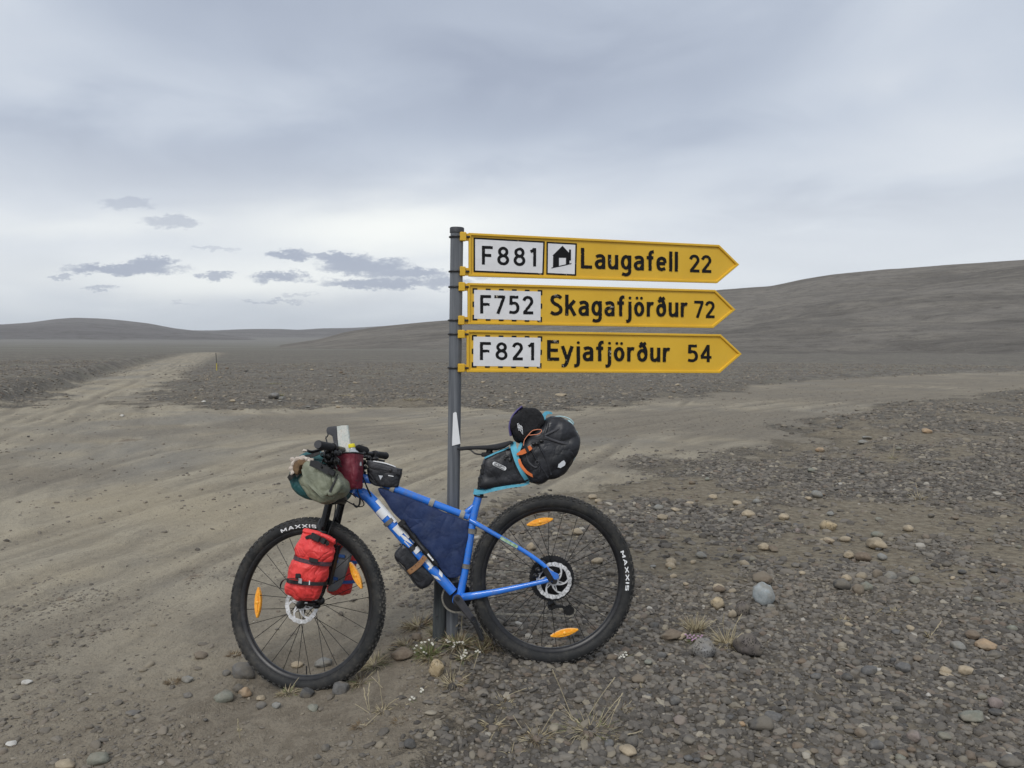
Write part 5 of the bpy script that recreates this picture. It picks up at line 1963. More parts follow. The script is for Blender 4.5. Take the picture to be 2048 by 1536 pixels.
# every glyph is built from straight blocks, as on the tube
def tube_block(mb, a0, a1, t0, t1, P0, P1, R0, R1, n=7, skew=0.0):
    d_ = P1 - P0
    t_ = d_.normalized()
    up_ = BF.n.cross(t_).normalized()
    vs = []
    m_ = 5
    for i in range(m_ + 1):
        for k in range(n + 1):
            a = a0 + (a1 - a0) * k / n
            f = t0 + (t1 - t0) * i / m_ + skew * (k / n - .5)
            r_ = R0 + (R1 - R0) * f + .0011
            vs.append(P0 + d_ * f + (up_ * math.sin(a) + BF.n * math.cos(a)) * r_)
    fs = []
    for i in range(m_):
        for k in range(n):
            b = i * (n + 1) + k
            fs.append((b, b + 1, b + n + 2, b + n + 1))
    mb.add(vs, fs)


P0, P1 = BF.H(744, 1001), BF.H(875, 1149)
tb = MB()
# T
tube_block(tb, .42, 1.25, .03, .32, P0, P1, .0256, .0224)
tube_block(tb, -.95, .42, .115, .215, P0, P1, .0256, .0224)
# R
tube_block(tb, -.95, 1.25, .35, .455, P0, P1, .0256, .0224)
tube_block(tb, .45, 1.25, .455, .53, P0, P1, .0256, .0224)
tube_block(tb, -.25, .35, .455, .56, P0, P1, .0256, .0224, skew=.10)
tube_block(tb, -.95, -.25, .54, .62, P0, P1, .0256, .0224, skew=-.05)
# E
tube_block(tb, -.95, 1.25, .645, .70, P0, P1, .0256, .0224)
# K
tube_block(tb, -.05, .75, .775, .89, P0, P1, .0256, .0224, skew=-.05)
tube_block(tb, -.95, 1.25, .885, .905, P0, P1, .0256, .0224)
tube_block(tb, -.95, -.15, .975, 1.03, P0, P1, .0256, .0224, skew=.07)
tube_block(tb, .35, 1.2, .985, 1.035, P0, P1, .0256, .0224, skew=-.03)
tb.obj('lettering', M_white, frame, smooth=False)
# sticker on the near seat stay
ss_ = MB()
A0, A1 = BF.H(1001, 1075, .0475), BF.H(1035, 1094, .0515)
ss_.strap([A0 + BF.n * .0035, (A0 + A1) / 2 + BF.n * .0045, A1 + BF.n * .0055], BF.n, .0135, .0016)
ss_.obj('sticker', M_sticker, frame, smooth=False)
# ================================================================== BAGS AND LUGGAGE
def hits(fr, pts, w=0.0):
    return [fr.hit(p[0], p[1], w) for p in pts]


def band_round(mb, p0, p1, rx, th, fr=BF, width=.02, mi=0, seg=20):
    """a velcro loop round a tube running p0->p1, centred between them"""
    c_ = (p0 + p1) / 2
    t_ = (p1 - p0).normalized()
    a_ = fr.n
    b_ = t_.cross(a_).normalized()
    pts = [c_ + a_ * (rx * math.cos(2 * PI * k / seg)) + b_ * (rx * math.sin(2 * PI * k / seg)) for k in range(seg + 1)]
    nr = [(p - c_).normalized() for p in pts]
    vs, fs = [], []
    for p, n_ in zip(pts, nr):
        vs += [p - t_ * width / 2, p - t_ * width / 2 + n_ * th, p + t_ * width / 2 + n_ * th, p + t_ * width / 2]
    for i in range(len(pts) - 1):
        for k in range(4):
            k2 = (k + 1) % 4
            fs.append((i * 4 + k, i * 4 + k2, (i + 1) * 4 + k2, (i + 1) * 4 + k))
    return mb.add(vs, fs, mi)


# --- frame bag
fb = MB()
pillow(fb, BF, hits(BF, [(757, 977), (772, 979), (800, 988), (855, 1009), (900, 1028), (922, 1037), (938, 1044), (937, 1062), (933, 1090), (928, 1118), (924, 1142), (920, 1152), (908, 1156), (894, 1152), (872, 1126), (845, 1090), (815, 1056), (790, 1026), (768, 997)]), 0, .024, e=.42, rings=24, n=8)
fb.crumple(.0045, 11, 2.0)
fbag = fb.obj('frame_bag', M_navy, loc=BF.H(890, 1154), angle=70)
tagset(fbag, 'navy blue triangular frame bag strapped inside the blue bicycle frame', 'frame bag')
for (c_, d_, r_, m_, wd, nm) in [((785, 976), (10, 3.8), .0185, M_velcro, .019, 'velcro_strap'), ((863, 1005), (10, 3.8), .0180, M_velcro, .021, 'velcro_strap'), ((924, 1029), (10, 3.6), .0180, M_velcro, .020, 'velcro_strap'),
                                 ((944, 1062), (1, -8), .0190, M_velcrog, .022, 'velcro_strap'), ((932.5, 1132), (1.2, -8), .0190, M_velcrog, .020, 'velcro_strap'), ((779, 1043), (7, 8.2), .0262, M_velcrog, .018, 'velcro_strap'), ((824, 1096), (7, 8.2), .0252, M_plain_black, .022, 'velcro_strap')]:
    mb = MB()
    band_round(mb, BF.H(c_[0] - d_[0] / 2, c_[1] - d_[1] / 2), BF.H(c_[0] + d_[0] / 2, c_[1] + d_[1] / 2), r_, .0022, width=wd)
    mb.obj(nm, m_, fbag, angle=30)
# dark strip along the gap below the top tube
pm = MB()
ptube(pm, [(760, 976), (800, 985), (855, 1005), (920, 1031)], .0042, 8, w=.006)
pm.obj('top_dark_strip', M_bagblk, fbag)

# --- top tube bag
tt = MB()
pillow(tt, BF, hits(BF, [(737, 935), (760, 937), (785, 942), (802, 946), (799, 960), (796, 973), (780, 974), (757, 973), (742, 966), (736, 952)]), 0, .030, e=.35, rings=20, n=8)
tt.crumple(.0022, 22, 5.0)
ttb = tt.obj('top_tube_bag', M_bagblk, loc=BF.H(765, 974), angle=70)
tagset(ttb, 'small black top tube bag with grey top and white triangle behind the stem', 'top tube bag')
t2 = MB()
pillow(t2, BF, hits(BF, [(735, 921.5), (752, 924), (775, 929), (795, 936), (803, 940), (801, 952), (775, 948), (740, 938)]), 0, .0315, e=.4, rings=14, n=8)
t2.crumple(.0015, 25, 6.0)
t2.obj('grey_lid', M_baggry, ttb, angle=70)
MB().strap(spline([BF.H(746, 923, .018), BF.H(765, 926, .022), BF.H(782, 931, .022), BF.H(791, 935, .018)], 5), BF.v, [.004] + [.014] * 14 + [.006], .004).obj('phone_edge', M_white, ttb)
tri = [BF.hit(*p, .032) for p in [(757, 950.5), (766, 951.5), (761, 960)]]
MB().prism(BF, tri, .028, .0335, bev=.0006).obj('reflector', M_reflect, ttb, smooth=False)
MB().prism(BF, [BF.hit(*p, .034) for p in [(776.5, 950.2), (787, 951.8), (787, 953.4), (776.5, 951.8)]], .0325, .0345).obj('mark', M_white, ttb, smooth=False)
MB().ball(BF.H(781, 941, .033), BF.u * .009, BF.v * .009, BF.n * .003, 12, 6).obj('round_clip', M_black, ttb)
MB().prism(BF, hits(BF, [(793, 936.5), (804, 938), (801.5, 952), (792, 951)], .03), -.026, .031, bev=.004).obj('end_flap', M_bagblk, ttb, smooth=False)
MB().strap(spline([BF.H(738, 934, .033), BF.H(765, 939, .0345), BF.H(795, 947, .0335)], 5), BF.n, .0035, .001).obj('zip', M_black, ttb)

# --- burgundy stem bag, open at the top, with what it holds
SBW = .085
def sb(px, py, w=0.0): return FF_.H(px, py, SBW + w)
bg_ = MB()
rows = [(673.5, 721, 906.5), (672.8, 721.0, 925), (673.5, 721.2, 945), (677, 721.2, 960), (683, 721, 972), (688, 720, 978)]
vs, fs = [], []
SG = 40
Fsb = Frame(FF_.P(0, 0, SBW), FF_.u, FF_.v, FF_.n)
nlev = 0
for i in range(len(rows) - 1):
    for s_ in range(6):
        f = s_ / 6
        l_ = rows[i][0] * (1 - f) + rows[i + 1][0] * f
        r2 = rows[i][1] * (1 - f) + rows[i + 1][1] * f
        y_ = rows[i][2] * (1 - f) + rows[i + 1][2] * f
        a, b = Fsb.hit(l_, y_ + (1.5 if l_ < 690 else 0)), Fsb.hit(r2, y_)
        hw = (b[0] - a[0]) / 2
        for k in range(SG):
            an = 2 * PI * k / SG
            cx, sx = math.cos(an), math.sin(an)
            cx = math.copysign(abs(cx) ** .5, cx); sx = math.copysign(abs(sx) ** .5, sx)
            tv = (cx + 1) / 2
            vs.append(Fsb.P((a[0] + b[0]) / 2 + hw * cx, a[1] * (1 - tv) + b[1] * tv, hw * .95 * sx))
        nlev += 1
for i in range(nlev - 1):
    for k in range(SG):
        k2 = (k + 1) % SG
        fs.append((i * SG + k, (i + 1) * SG + k, (i + 1) * SG + k2, i * SG + k2))
fs.append(tuple((nlev - 1) * SG + k for k in range(SG))[::-1])
# inner lining so that the mouth is open
base = len(vs)
cx_ = sum((v_ for v_ in vs[:SG]), Vector()) / SG
for dep, kf in ((0, .93), (.05, .90)):
    for k in range(SG): vs.append(cx_ + (vs[k] - cx_) * kf - FF_.v * dep)
for k in range(SG):
    k2 = (k + 1) % SG
    fs += [(k, k2, base + k2, base + k), (base + k, base + k2, base + SG + k2, base + SG + k)]
fs.append(tuple(base + SG + k for k in range(SG)))
bg_.add(vs, fs)
bg_.crumple(.0060, 13, 8.0, stretch=(1.4, 1.4, .7))
stem_bag = bg_.obj('stem_bag', M_burg, loc=Fsb.P(*Fsb.hit(703, 980)), angle=60)
tagset(stem_bag, 'open burgundy feed bag hanging at the handlebar stem, holding map and bottle', 'feed bag')
rimm = MB()
rp = [cx_ + (vs[k] - cx_) * 1.01 for k in range(SG)] + [cx_ + (vs[0] - cx_) * 1.01]
rimm.tube(rp, .0032, 8)
rimm.obj('rim_binding', M_plain_black, stem_bag)
vt, ft_ = text_geo('bag', .0)
tx = MB()
o_ = FF_.H(711, 962.5, SBW + .047)
for ch_i in range(1):
    vt, ft_ = text_geo('■ RDW', .0)
    tx.add([o_ + FF_.u * (p[0] * .0058) + FF_.v * (p[1] * .0058) for p in vt], ft_)
tx.obj('lettering', M_plain_black, stem_bag, smooth=False)

mp = MB()
mw = .012
mq = [Fsb.hit(*p, mw) for p in [(673.6, 853), (683, 851.2), (694.5, 850.6), (697.5, 870), (702, 912), (680, 914), (676, 885)]]
mp.prism(Fsb, mq, mw - .010, mw, bev=.001)
mp.crumple(.0012, 30, 3)
M_map = bpy.data.materials.new('printed_map_paper')
M_map.use_nodes = True
g = NG(M_map.node_tree)
b = g.n['Principled BSDF']
p_ = g.node('ShaderNodeTexCoord').outputs['Object']
c_ = g.mix(g.rng(g.noise(p_, 26, 5, .6), .45, .6), (0.62, 0.61, 0.56, 1), (0.50, 0.54, 0.50, 1))
c_ = g.mix(g.m('MULTIPLY', g.rng(g.vor(p_, 60, 'DISTANCE_TO_EDGE'), .05, .01), .45), c_, (0.28, 0.32, 0.34, 1))
c_ = g.mix(g.m('MULTIPLY', g.rng(g.noise(p_, 90, 3, .7), .58, .66), .4), c_, (0.45, 0.36, 0.26, 1))
g.l.new(c_, b.inputs['Base Color'])
b.inputs['Roughness'].default_value = .6
tagset(mp.obj('folded_map', M_map, smooth=False, loc=Fsb.P(*mq[4], mw)), 'pale folded map standing upright in the burgundy feed bag', 'map')

bt = MB()
bc = Fsb.hit(704, 897, -.005)
fv = FF_.v
cen = Fsb.P(*Fsb.hit(706.5, 912, .0), .0) + FF_.u * .0
top_c = Fsb.P(*Fsb.hit(703.8, 896, 0), 0)
axb = (top_c - cen).normalized()
bt.tube([cen - axb * .05, cen + axb * .000, cen + axb * .012, cen + axb * .022, top_c - axb * .002, top_c], [.030, .030, .027, .017, .0135, .0135], 20)
bottle = bt.obj('water_bottle', M_bottle)
tagset(bottle, 'clear plastic water bottle with yellow cap inside the burgundy feed bag', 'bottle')
cp = MB()
ribs = []
cp.tube([top_c, top_c + axb * .001, top_c + axb * .016, top_c + axb * .017], [.0150, .0157, .0155, .0140], 24)
cp.obj('cap', M_yellowcap, bottle)

ca_ = MB()
cw = -.012
pillow(ca_, Fsb, [Fsb.hit(*p, cw) for p in [(654.5, 858), (657, 854.5), (665, 853), (673.5, 852.5), (676, 858), (677, 880), (679, 907), (674, 907), (671, 885), (667, 874), (661, 869.5), (656, 868), (654, 863)]], cw, .010, e=.4, rings=6, n=5)
cas = ca_.obj('padded_flap', M_baggry, angle=60)
tagset(cas, 'charcoal padded case flap sticking up beside the folded map', 'padded case')
MB().strap(spline([Fsb.H(657, 867, cw), Fsb.H(655, 873, cw), Fsb.H(652, 876, cw), Fsb.H(654, 884, cw), Fsb.H(650, 892, cw)], 5), FF_.n, [.004, .006] * 10 + [.004], .003).obj('buckle_strap', M_plain_black, cas)
pl_ = MB()
pl_.tube([FF_.H(710, 897, -.05), FF_.H(716, 897, -.06), FF_.H(732, 902, -.08), FF_.H(737, 904.5, -.085)], [.012, .019, .0185, .011], 16)
tagset(pl_.obj('rolled_pouch', M_velour), 'black foam roll sticking out behind the yellow bottle cap', 'roll')

# --- olive handlebar bag with its rolled end towards the camera
def barrel(mb, fr, outline, w0, w1, scales=None, rows=14, cap=True, pucker=0.0, n=6, seed=1):
    pts = [Vector(p) for p in spline([Vector(p) for p in outline], n, True)]
    N_ = len(pts)
    c_ = sum(pts, Vector((0, 0))) / N_
    vs, fs = [], []
    for i in range(rows + 1):
        t = i / rows
        s_ = 1.0
        if t > .82: s_ = math.cos((t - .82) / .18 * 1.05) ** .5
        if t < .15: s_ = math.cos((.15 - t) / .15 * 1.1) ** .5
        w = w0 + (w1 - w0) * t
        for p in pts:
            q_ = c_ + (p - c_) * s_
            vs.append(fr.P(q_.x, q_.y, w))
    for i in range(rows):
        for k in range(N_):
            k2 = (k + 1) % N_
            fs.append((i * N_ + k, i * N_ + k2, (i + 1) * N_ + k2, (i + 1) * N_ + k))
    for end, s0, w_, sg in ((0, .45, w0, -1), (rows, .5, w1, 1)):
        prev = end * N_
        sc0 = (vs[prev] - fr.P(c_.x, c_.y, w_)).length / max((pts[0] - c_).length, 1e-6)
        for j in range(1, 5):
            f = 1 - j / 5
            b0 = len(vs)
            for p in pts:
                q_ = c_ + (p - c_) * (sc0 * f)
                vs.append(fr.P(q_.x, q_.y, w_ + sg * pucker * math.sin(j / 5 * PI) + sg * .012 * (1 - f)))
            for k in range(N_):
                k2 = (k + 1) % N_
                fs.append((prev + k, prev + k2, b0 + k2, b0 + k) if sg > 0 else (prev + k2, prev + k, b0 + k, b0 + k2))
            prev = b0
        fs.append(tuple(prev + k for k in range(N_)) if sg > 0 else tuple(prev + k for k in range(N_))[::-1])
    mb.add(vs, fs)
    return c_


OW = .20
ol = [FF_.hit(*p, OW) for p in [(607, 930), (618, 926), (631, 930), (650, 936), (668, 944), (680, 957), (684, 972), (681, 984), (668, 996), (651, 1004), (632, 1006), (614, 996), (603, 980), (595, 962), (601, 947)]]
om = MB()
oc = barrel(om, FF_, ol, .11, OW, pucker=.004)
om.crumple(.0085, 9, 3.0)
roll = om.obj('handlebar_bag', M_olive, loc=FF_.P(*FF_.hit(640, 1006, OW), OW), angle=60)
tagset(roll, 'olive green roll-top dry bag slung across under the handlebar', 'handlebar bag')
# folded flap of the rolled closure, with its ridges
fl = MB()
pillow(fl, FF_, [FF_.hit(*p, OW + .02) for p in [(608, 929), (617, 924), (628, 930), (640, 933), (655, 944), (663, 953), (665, 966), (660, 986), (648, 992), (632, 985), (618, 972), (609, 955), (604, 942)]], OW + .018, .020, e=.6, rings=14, n=7)
fl.crumple(.0055, 16, 9.0)
fl.obj('folded_end', M_olive, roll, angle=60)
fl2 = MB()
pillow(fl2, FF_, [FF_.hit(*p, OW + .02) for p in [(667, 948), (676, 950), (684, 962), (685, 975), (679, 984), (668, 990), (661, 991), (659, 984), (664, 972), (669, 962)]], OW + .022, .016, e=.6, rings=14, n=7)
fl2.crumple(.004, 20, 19.0)
fl2.obj('folded_end', M_olive, roll, angle=60)
# seam band and black strap
def surf_strap(pts, w, wd, th, mat_, name, parent, nrm=None, fr=FF_, lift=.0):
    P3 = [fr.H(p[0], p[1], (w[i] if isinstance(w, (list, tuple)) else w) + lift) for i, p in enumerate(pts)]
    S_ = spline(P3, 6)
    wds = wd
    if isinstance(wd, (list, tuple)):
        wds = list(np.interp(np.linspace(0, len(wd) - 1, len(S_)), range(len(wd)), wd))
    return MB().strap(S_, nrm or fr.n, wds, th).obj(name, mat_, parent, angle=50)


surf_strap([(606, 938), (612, 958), (626, 974), (643, 990), (650, 994)], [OW + .032, OW + .037, OW + .038, OW + .034, OW + .024], .014, .0025, M_olive, 'seam_band', roll)
surf_strap([(622, 926), (634, 929), (645, 935), (656, 941), (664, 945)], [OW + .036, OW + .042, OW + .046, OW + .046, OW + .042], [.022, .030, .026, .030, .026], .007, M_plain_black, 'closure_strap', roll)
MB().box(FF_.H(664, 945, OW + .052), (FF_.u * .014 + FF_.v * -.008), (FF_.v * .014 + FF_.u * .006) * .8, FF_.n * .005, bev=.003).obj('buckle', M_black, roll, smooth=False)
surf_strap([(676, 948), (670, 962), (664, 974), (660, 984)], OW + .040, [.004, .007, .008, .010], .002, M_plain_black, 'fold_cord', roll)

# teal bag in front of it
TW = .17
tm_ = MB()
tc_ = barrel(tm_, FF_, [FF_.hit(*p, TW) for p in [(581, 922), (592, 910), (606, 903), (622, 900), (640, 903), (652, 915), (655, 940), (650, 970), (637, 998), (618, 1002), (600, 999), (584, 990), (574, 976), (570, 956), (573, 938)]], -.16, TW, pucker=.002)
tm_.crumple(.008, 9, 14.0)
teal = tm_.obj('front_pouch', M_teal, loc=FF_.P(*FF_.hit(600, 1000, TW), TW), angle=60)
tagset(teal, 'dark teal pouch bulging out in front of the olive handlebar bag', 'pouch')
surf_strap([(578, 958), (585, 950), (592, 944), (598, 951)], [TW + .02, TW + .03, TW + .035, TW + .04], [.020, .024, .022, .022], .004, M_plain_black, 'webbing', teal)
surf_strap([(594, 916), (605, 914), (618, 913), (630, 909), (640, 904)], [TW + .012, TW + .02, TW + .026, TW + .03, TW + .03], [.004, .008, .014, .018, .018], .005, M_plain_black, 'top_webbing', teal)
# brown glove with fleece cuff tucked between
gv = MB()
pillow(gv, FF_, [FF_.hit(*p, TW + .03) for p in [(589, 938), (591, 927), (598, 921), (608, 918), (618, 920), (624, 925), (614, 928), (606, 934), (603, 945), (598, 950), (592, 947)]], TW + .035, .022, e=.6, rings=7, n=5)
gv.crumple(.003, 24, 4)
glove = gv.obj('fleece_mitten', M_brown, angle=60)
tagset(glove, 'brown suede mitten with cream fleece cuff tucked between teal and olive bags', 'mitten')
fc_ = MB()
_cf = spline([FF_.H(x, y, TW + .043) for x, y in ((587, 948), (583, 938), (586, 928), (597, 917), (610, 916), (618, 919), (625, 924))], 8)
fc_.tube(_cf, [.010 + .002 * math.sin(i * .9) for i in range(len(_cf))], 12)
fc_.ball(FF_.H(585, 920, TW + .03), FF_.u * .011, FF_.v * .010, FF_.n * .01, 9, 6)
fc_.ball(FF_.H(611, 902, TW + .01), FF_.u * .014, FF_.v * .006, FF_.n * .01, 9, 6)
fc_.crumple(.006, 45, 2, ridge=False)
fc_.obj('fleece_cuff', M_fleece, glove)

# --- red dry bags on both fork legs
def red_bag(name, fr, w0, rows_, T, label, cinch, cat='dry bag', seed=1):
    """rows_: (left px, right px, y) profile of the bag in the fork plane"""
    lv = []
    for i in range(len(rows_) - 1):
        for s_ in range(5):
            f = s_ / 5
            lv.append(tuple(rows_[i][k] * (1 - f) + rows_[i + 1][k] * f for k in range(4)))
    lv.append(rows_[-1])
    vs, fs = [], []
    SG = 44
    q = random.Random(seed)
    for j, (xl, yl, xr, yr) in enumerate(lv):
        a, b = fr.hit(xl, yl, w0), fr.hit(xr, yr, w0)
        t = j / (len(lv) - 1)
        cc_ = Vector(((a[0] + b[0]) / 2, (a[1] + b[1]) / 2))
        hv = Vector((b[0] - a[0], b[1] - a[1])) / 2
        dep = T * min(1, max(.18, 1.1 * math.sin(PI * min(t * .92 + .06, 1)) ** .55))
        near_c = 0
        for cpos in cinch: near_c += math.exp(-((t - cpos) / .05) ** 2)
        dep *= 1 - .13 * near_c
        for k in range(SG):
            an = 2 * PI * k / SG
            cx, sx = math.cos(an), math.sin(an)
            fold = 1 + .030 * math.sin(an * 9 + 3 * math.sin(t * 9)) * min(near_c * 1.0 + .25, 1)
            p_ = cc_ + hv * cx
            vs.append(fr.P(p_.x, p_.y, w0 + dep * sx * fold))
    n_ = len(lv)
    for i in range(n_ - 1):
        for k in range(SG):
            k2 = (k + 1) % SG
            fs.append((i * SG + k, (i + 1) * SG + k, (i + 1) * SG + k2, i * SG + k2))
    fs += [tuple(range(SG)), tuple((n_ - 1) * SG + k for k in range(SG))[::-1]]
    mb = MB().add(vs, fs)
    mb.crumple(.0052, 15, seed * 3.1, stretch=(1.6, 1.6, .7))
    o = mb.obj(name, M_red, loc=fr.P(*fr.hit((rows_[-1][0] + rows_[-1][2]) / 2, rows_[-1][1], w0), w0), angle=60)
    return tagset(o, label, cat)


RW = .135
RT = .062
rb1 = red_bag('dry_bag', FF_, RW, [(609, 1060, 669, 1082), (606.5, 1066, 668.5, 1087), (603, 1076, 663, 1092), (596, 1084, 665, 1096), (592, 1095, 668, 1104), (592, 1108, 664, 1118), (594, 1114, 658, 1126), (586, 1122, 655, 1134), (581, 1135, 654, 1143), (580, 1150, 652, 1154), (577, 1162, 646, 1168), (570, 1172, 643, 1178), (574, 1184, 640, 1188), (584, 1194, 634, 1196), (596, 1200, 622, 1202)],
              RT, 'bright red roll-top dry bag strapped to the near fork leg', [.40, .72], seed=2)
# rolled top, buckle and straps
rt = MB()
rt.tube(spline([FF_.H(609, 1061, RW + .02), FF_.H(632, 1066, RW + .03), FF_.H(655, 1075, RW + .03), FF_.H(668, 1083, RW + .02)], 6), .0105, 12)
rt.crumple(.002, 30, 3)
rt.obj('rolled_top', M_red, rb1)
tb1 = surf_strap([(612, 1076), (622, 1073), (640, 1079), (655, 1086), (653, 1089)], [RW + .045, RW + .052, RW + .055, RW + .052, RW + .048], [.010, .016, .018, .017, .010], .004, M_plain_black, 'top_strap', rb1)
MB().box(FF_.H(631, 1075, RW + .060), FF_.u * .021 - FF_.v * .009, FF_.v * .0125 + FF_.u * .005, FF_.n * .006, bev=.003).obj('buckle', M_black, rb1, smooth=False)
MB().box(FF_.H(647, 1082, RW + .060), FF_.u * .010 - FF_.v * .0045, FF_.v * .0115 + FF_.u * .005, FF_.n * .006, bev=.003).obj('buckle', M_black, rb1, smooth=False)


def ring_strap(fr, w0, T, ptl, ptr, wd, th, mat_, name, parent, extra=1.03, dcw=0.0):
    a, b = fr.hit(*ptl, w0), fr.hit(*ptr, w0)
    c_ = Vector(((a[0] + b[0]) / 2, (a[1] + b[1]) / 2)); h_ = Vector((b[0] - a[0], b[1] - a[1])) / 2
    SG = 36
    axis_up = Vector((-h_.y, h_.x)).normalized()
    vs, fs = [], []
    for k in range(SG):
        an = 2 * PI * k / SG
        for (sc_, dv_) in ((1.0, -wd / 2), (1.0 + th / h_.length, -wd / 2), (1.0 + th / h_.length, wd / 2), (1.0, wd / 2)):
            p_ = c_ + h_ * (math.cos(an) * sc_ * extra) + axis_up * dv_
            vs.append(fr.P(p_.x, p_.y, w0 + T * math.sin(an) * sc_ * extra))
    for k in range(SG):
        k2 = (k + 1) % SG
        for i in range(4):
            j = (i + 1) % 4
            fs.append((k * 4 + i, k * 4 + j, k2 * 4 + j, k2 * 4 + i))
    return MB().add(vs, fs).obj(name, mat_, parent, angle=40)


M_patstrap = mat('patterned_strap', (0.030, 0.030, 0.042), .7, col2=(0.13, 0.05, 0.06), nscale=90)
ring_strap(FF_, RW, RT * .98, (593, 1113), (659, 1128), .0165, .003, M_patstrap, 'strap', rb1)
ring_strap(FF_, RW, RT * .99, (579, 1159), (650, 1167), .0150, .003, M_plain_black, 'strap', rb1)
MB().box(FF_.H(627, 1121, RW + RT + .008), FF_.u * .020 - FF_.v * .004, FF_.v * .009, FF_.n * .003, bev=.002).obj('strap_buckle', M_black, rb1, smooth=False)
MB().box(FF_.H(600.5, 1162, RW + RT + .009), FF_.u * .008 - FF_.v * .001, FF_.v * .0105, FF_.n * .003, bev=.0015).obj('strap_buckle', M_steel, rb1, smooth=False)
MB().box(FF_.H(619, 1165.5, RW + RT + .008), FF_.u * .0015, FF_.v * .0085, FF_.n * .002).obj('strap_stitch', M_white, rb1, smooth=False)
MB().box(FF_.H(596, 1152, RW + RT + .004), FF_.u * .012, FF_.v * .010, FF_.n * .004, bev=.003).obj('strap_pad', M_black, rb1, smooth=False)
surf_strap([(597, 1160), (586, 1158), (575, 1158), (566, 1162), (561.5, 1170), (561, 1177)], [RW + RT + .012, RW + RT + .020, RW + RT + .028, RW + RT + .030, RW + RT + .028, RW + RT + .026], [.014, .015, .014, .011, .007, .003], .0025, M_plain_black, 'strap_tail', rb1, nrm=FF_.v)

rb2 = red_bag('dry_bag', FF_, -RW, [(672, 1078, 706, 1090), (670, 1086, 712, 1100), (668, 1104, 714, 1112), (666, 1120, 712, 1122), (662, 1140, 708, 1144), (660, 1156, 705, 1160), (658, 1172, 702, 1175), (657, 1182, 699, 1186), (664, 1188, 690, 1190.5)],
              RT, 'second red dry bag on the far fork leg, half hidden by the wheel', [.35, .65], seed=5)
ring_strap(FF_, -RW, RT, (664, 1118), (715, 1124), .014, .003, M_bluestrap, 'strap', rb2)
ring_strap(FF_, -RW, RT, (658, 1160), (707, 1163), .014, .003, M_bluestrap, 'strap', rb2)
# grey bottle-cage plate between wheel and far bag
gp = MB()
pillow(gp, FF_, [FF_.hit(*p, -.072) for p in [(683, 1095), (692, 1096), (701, 1106), (699, 1118), (692, 1140), (684, 1165), (676, 1177), (667, 1183), (656, 1183), (655, 1177), (664, 1160), (669, 1140), (675, 1118)]], -.080, .012, e=.4, rings=6, n=5)
gpo = gp.obj('cargo_cage', M_grey, angle=60)
tagset(gpo, 'grey plastic cargo cage between the front wheel and the far red bag', 'cargo cage')
for (y, xs) in ((1109, (664, 690)), (1154, (652, 676))):
    surf_strap([(xs[0], y), ((xs[0] + xs[1]) / 2, y + 2), (xs[1], y + 4)], -.060, .0135, .003, M_bluestrap, 'strap', gpo)
ck_ = MB()
ck_.box(FF_.H(668, 1130, .080), FF_.u * .006, AX * .085, FF_.n * .014, bev=.002)
cg = ck_.obj('cargo_cage', M_black, smooth=False)
tagset(cg, 'black cargo cage bolted to the near fork leg behind the red bag', 'cargo cage')
MB().box(FF_.H(672, 1098, .075), FF_.u * .010, FF_.v * .004, FF_.n * .010).obj('bolt_plate', M_steel, cg, smooth=False)

# --- pump beside the down tube
pu_ = MB()
PW = .030
pA, pB = BF.H(806, 1049, PW), BF.H(873, 1130, PW)
dd = (pB - pA)
pu_.tube([pA - dd * .02, pA, pA + dd * .12, pA + dd * .14, pA + dd * .55, pA + dd * .56, pA + dd * .97, pB], [.010, .0125, .0125, .0105, .0105, .0118, .0118, .010], 16)
pump = pu_.obj('hand_pump', M_black)
tagset(pump, 'slim black hand pump clipped along the top of the down tube', 'pump')
wm = MB()
for t, l_ in ((.765, .012), (.80, .008), (.835, .012), (.875, .014)):
    wm.box(pA + dd * t + BF.n * .0115 + BF.v * .004, dd.normalized() * l_ * .5, BF.n.cross(dd.normalized()) * .0035, BF.n * .0008)
wm.obj('lettering', M_white, pump, smooth=False)
hd = MB()
hd.box(pA - dd * .03, dd.normalized() * .012, BF.n.cross(dd.normalized()) * .016, BF.n * .014, bev=.004)
hd.obj('pump_head', M_black, pump, smooth=False)
for t in (.30, .68):
    band_round(MB(), pA + dd * (t - .01), pA + dd * (t + .01), .0118, .002, width=.02).obj('clip', M_black, pump)

# --- tool pouch under the down tube
to = MB()
pillow(to, BF, hits(BF, [(808, 1087), (800, 1093), (791, 1103), (789, 1110), (793, 1118), (806, 1130), (814, 1141), (821, 1150), (829, 1162), (837, 1172), (846, 1176), (855, 1173), (864, 1164), (868, 1154), (858, 1143), (840, 1122), (822, 1100)]), 0, .033, e=.38, rings=20, n=8)
to.crumple(.002, 22, 7)
tool = to.obj('tool_pouch', M_bagblk, angle=60)
tagset(tool, 'black tool pouch with tan strap slung under the down tube', 'pouch')
ts = MB()
ts.strap(spline([BF.H(850, 1113, .036), BF.H(843, 1123, .0375), BF.H(832, 1134, .037), BF.H(820, 1143, .034), BF.H(817, 1145, .026)], 6), BF.n, .0225, .0022)
tso = ts.obj('tan_strap', M_tan, tool)
for f in (.15, .38, .60, .82):
    x, y = 850 + (818 - 850) * f, 1113 + (1144 - 1113) * f
    MB().tube([BF.H(x, y, .0385), BF.H(x, y, .0402)], .0022, 8).obj('eyelet', M_black, tso)
MB().tube(spline([BF.H(790, 1112, .012), BF.H(794, 1122, .014), BF.H(815, 1146, .014), BF.H(832, 1170, .014), BF.H(846, 1178, .012)], 6), .003, 8).obj('piping', M_baggry, tool)

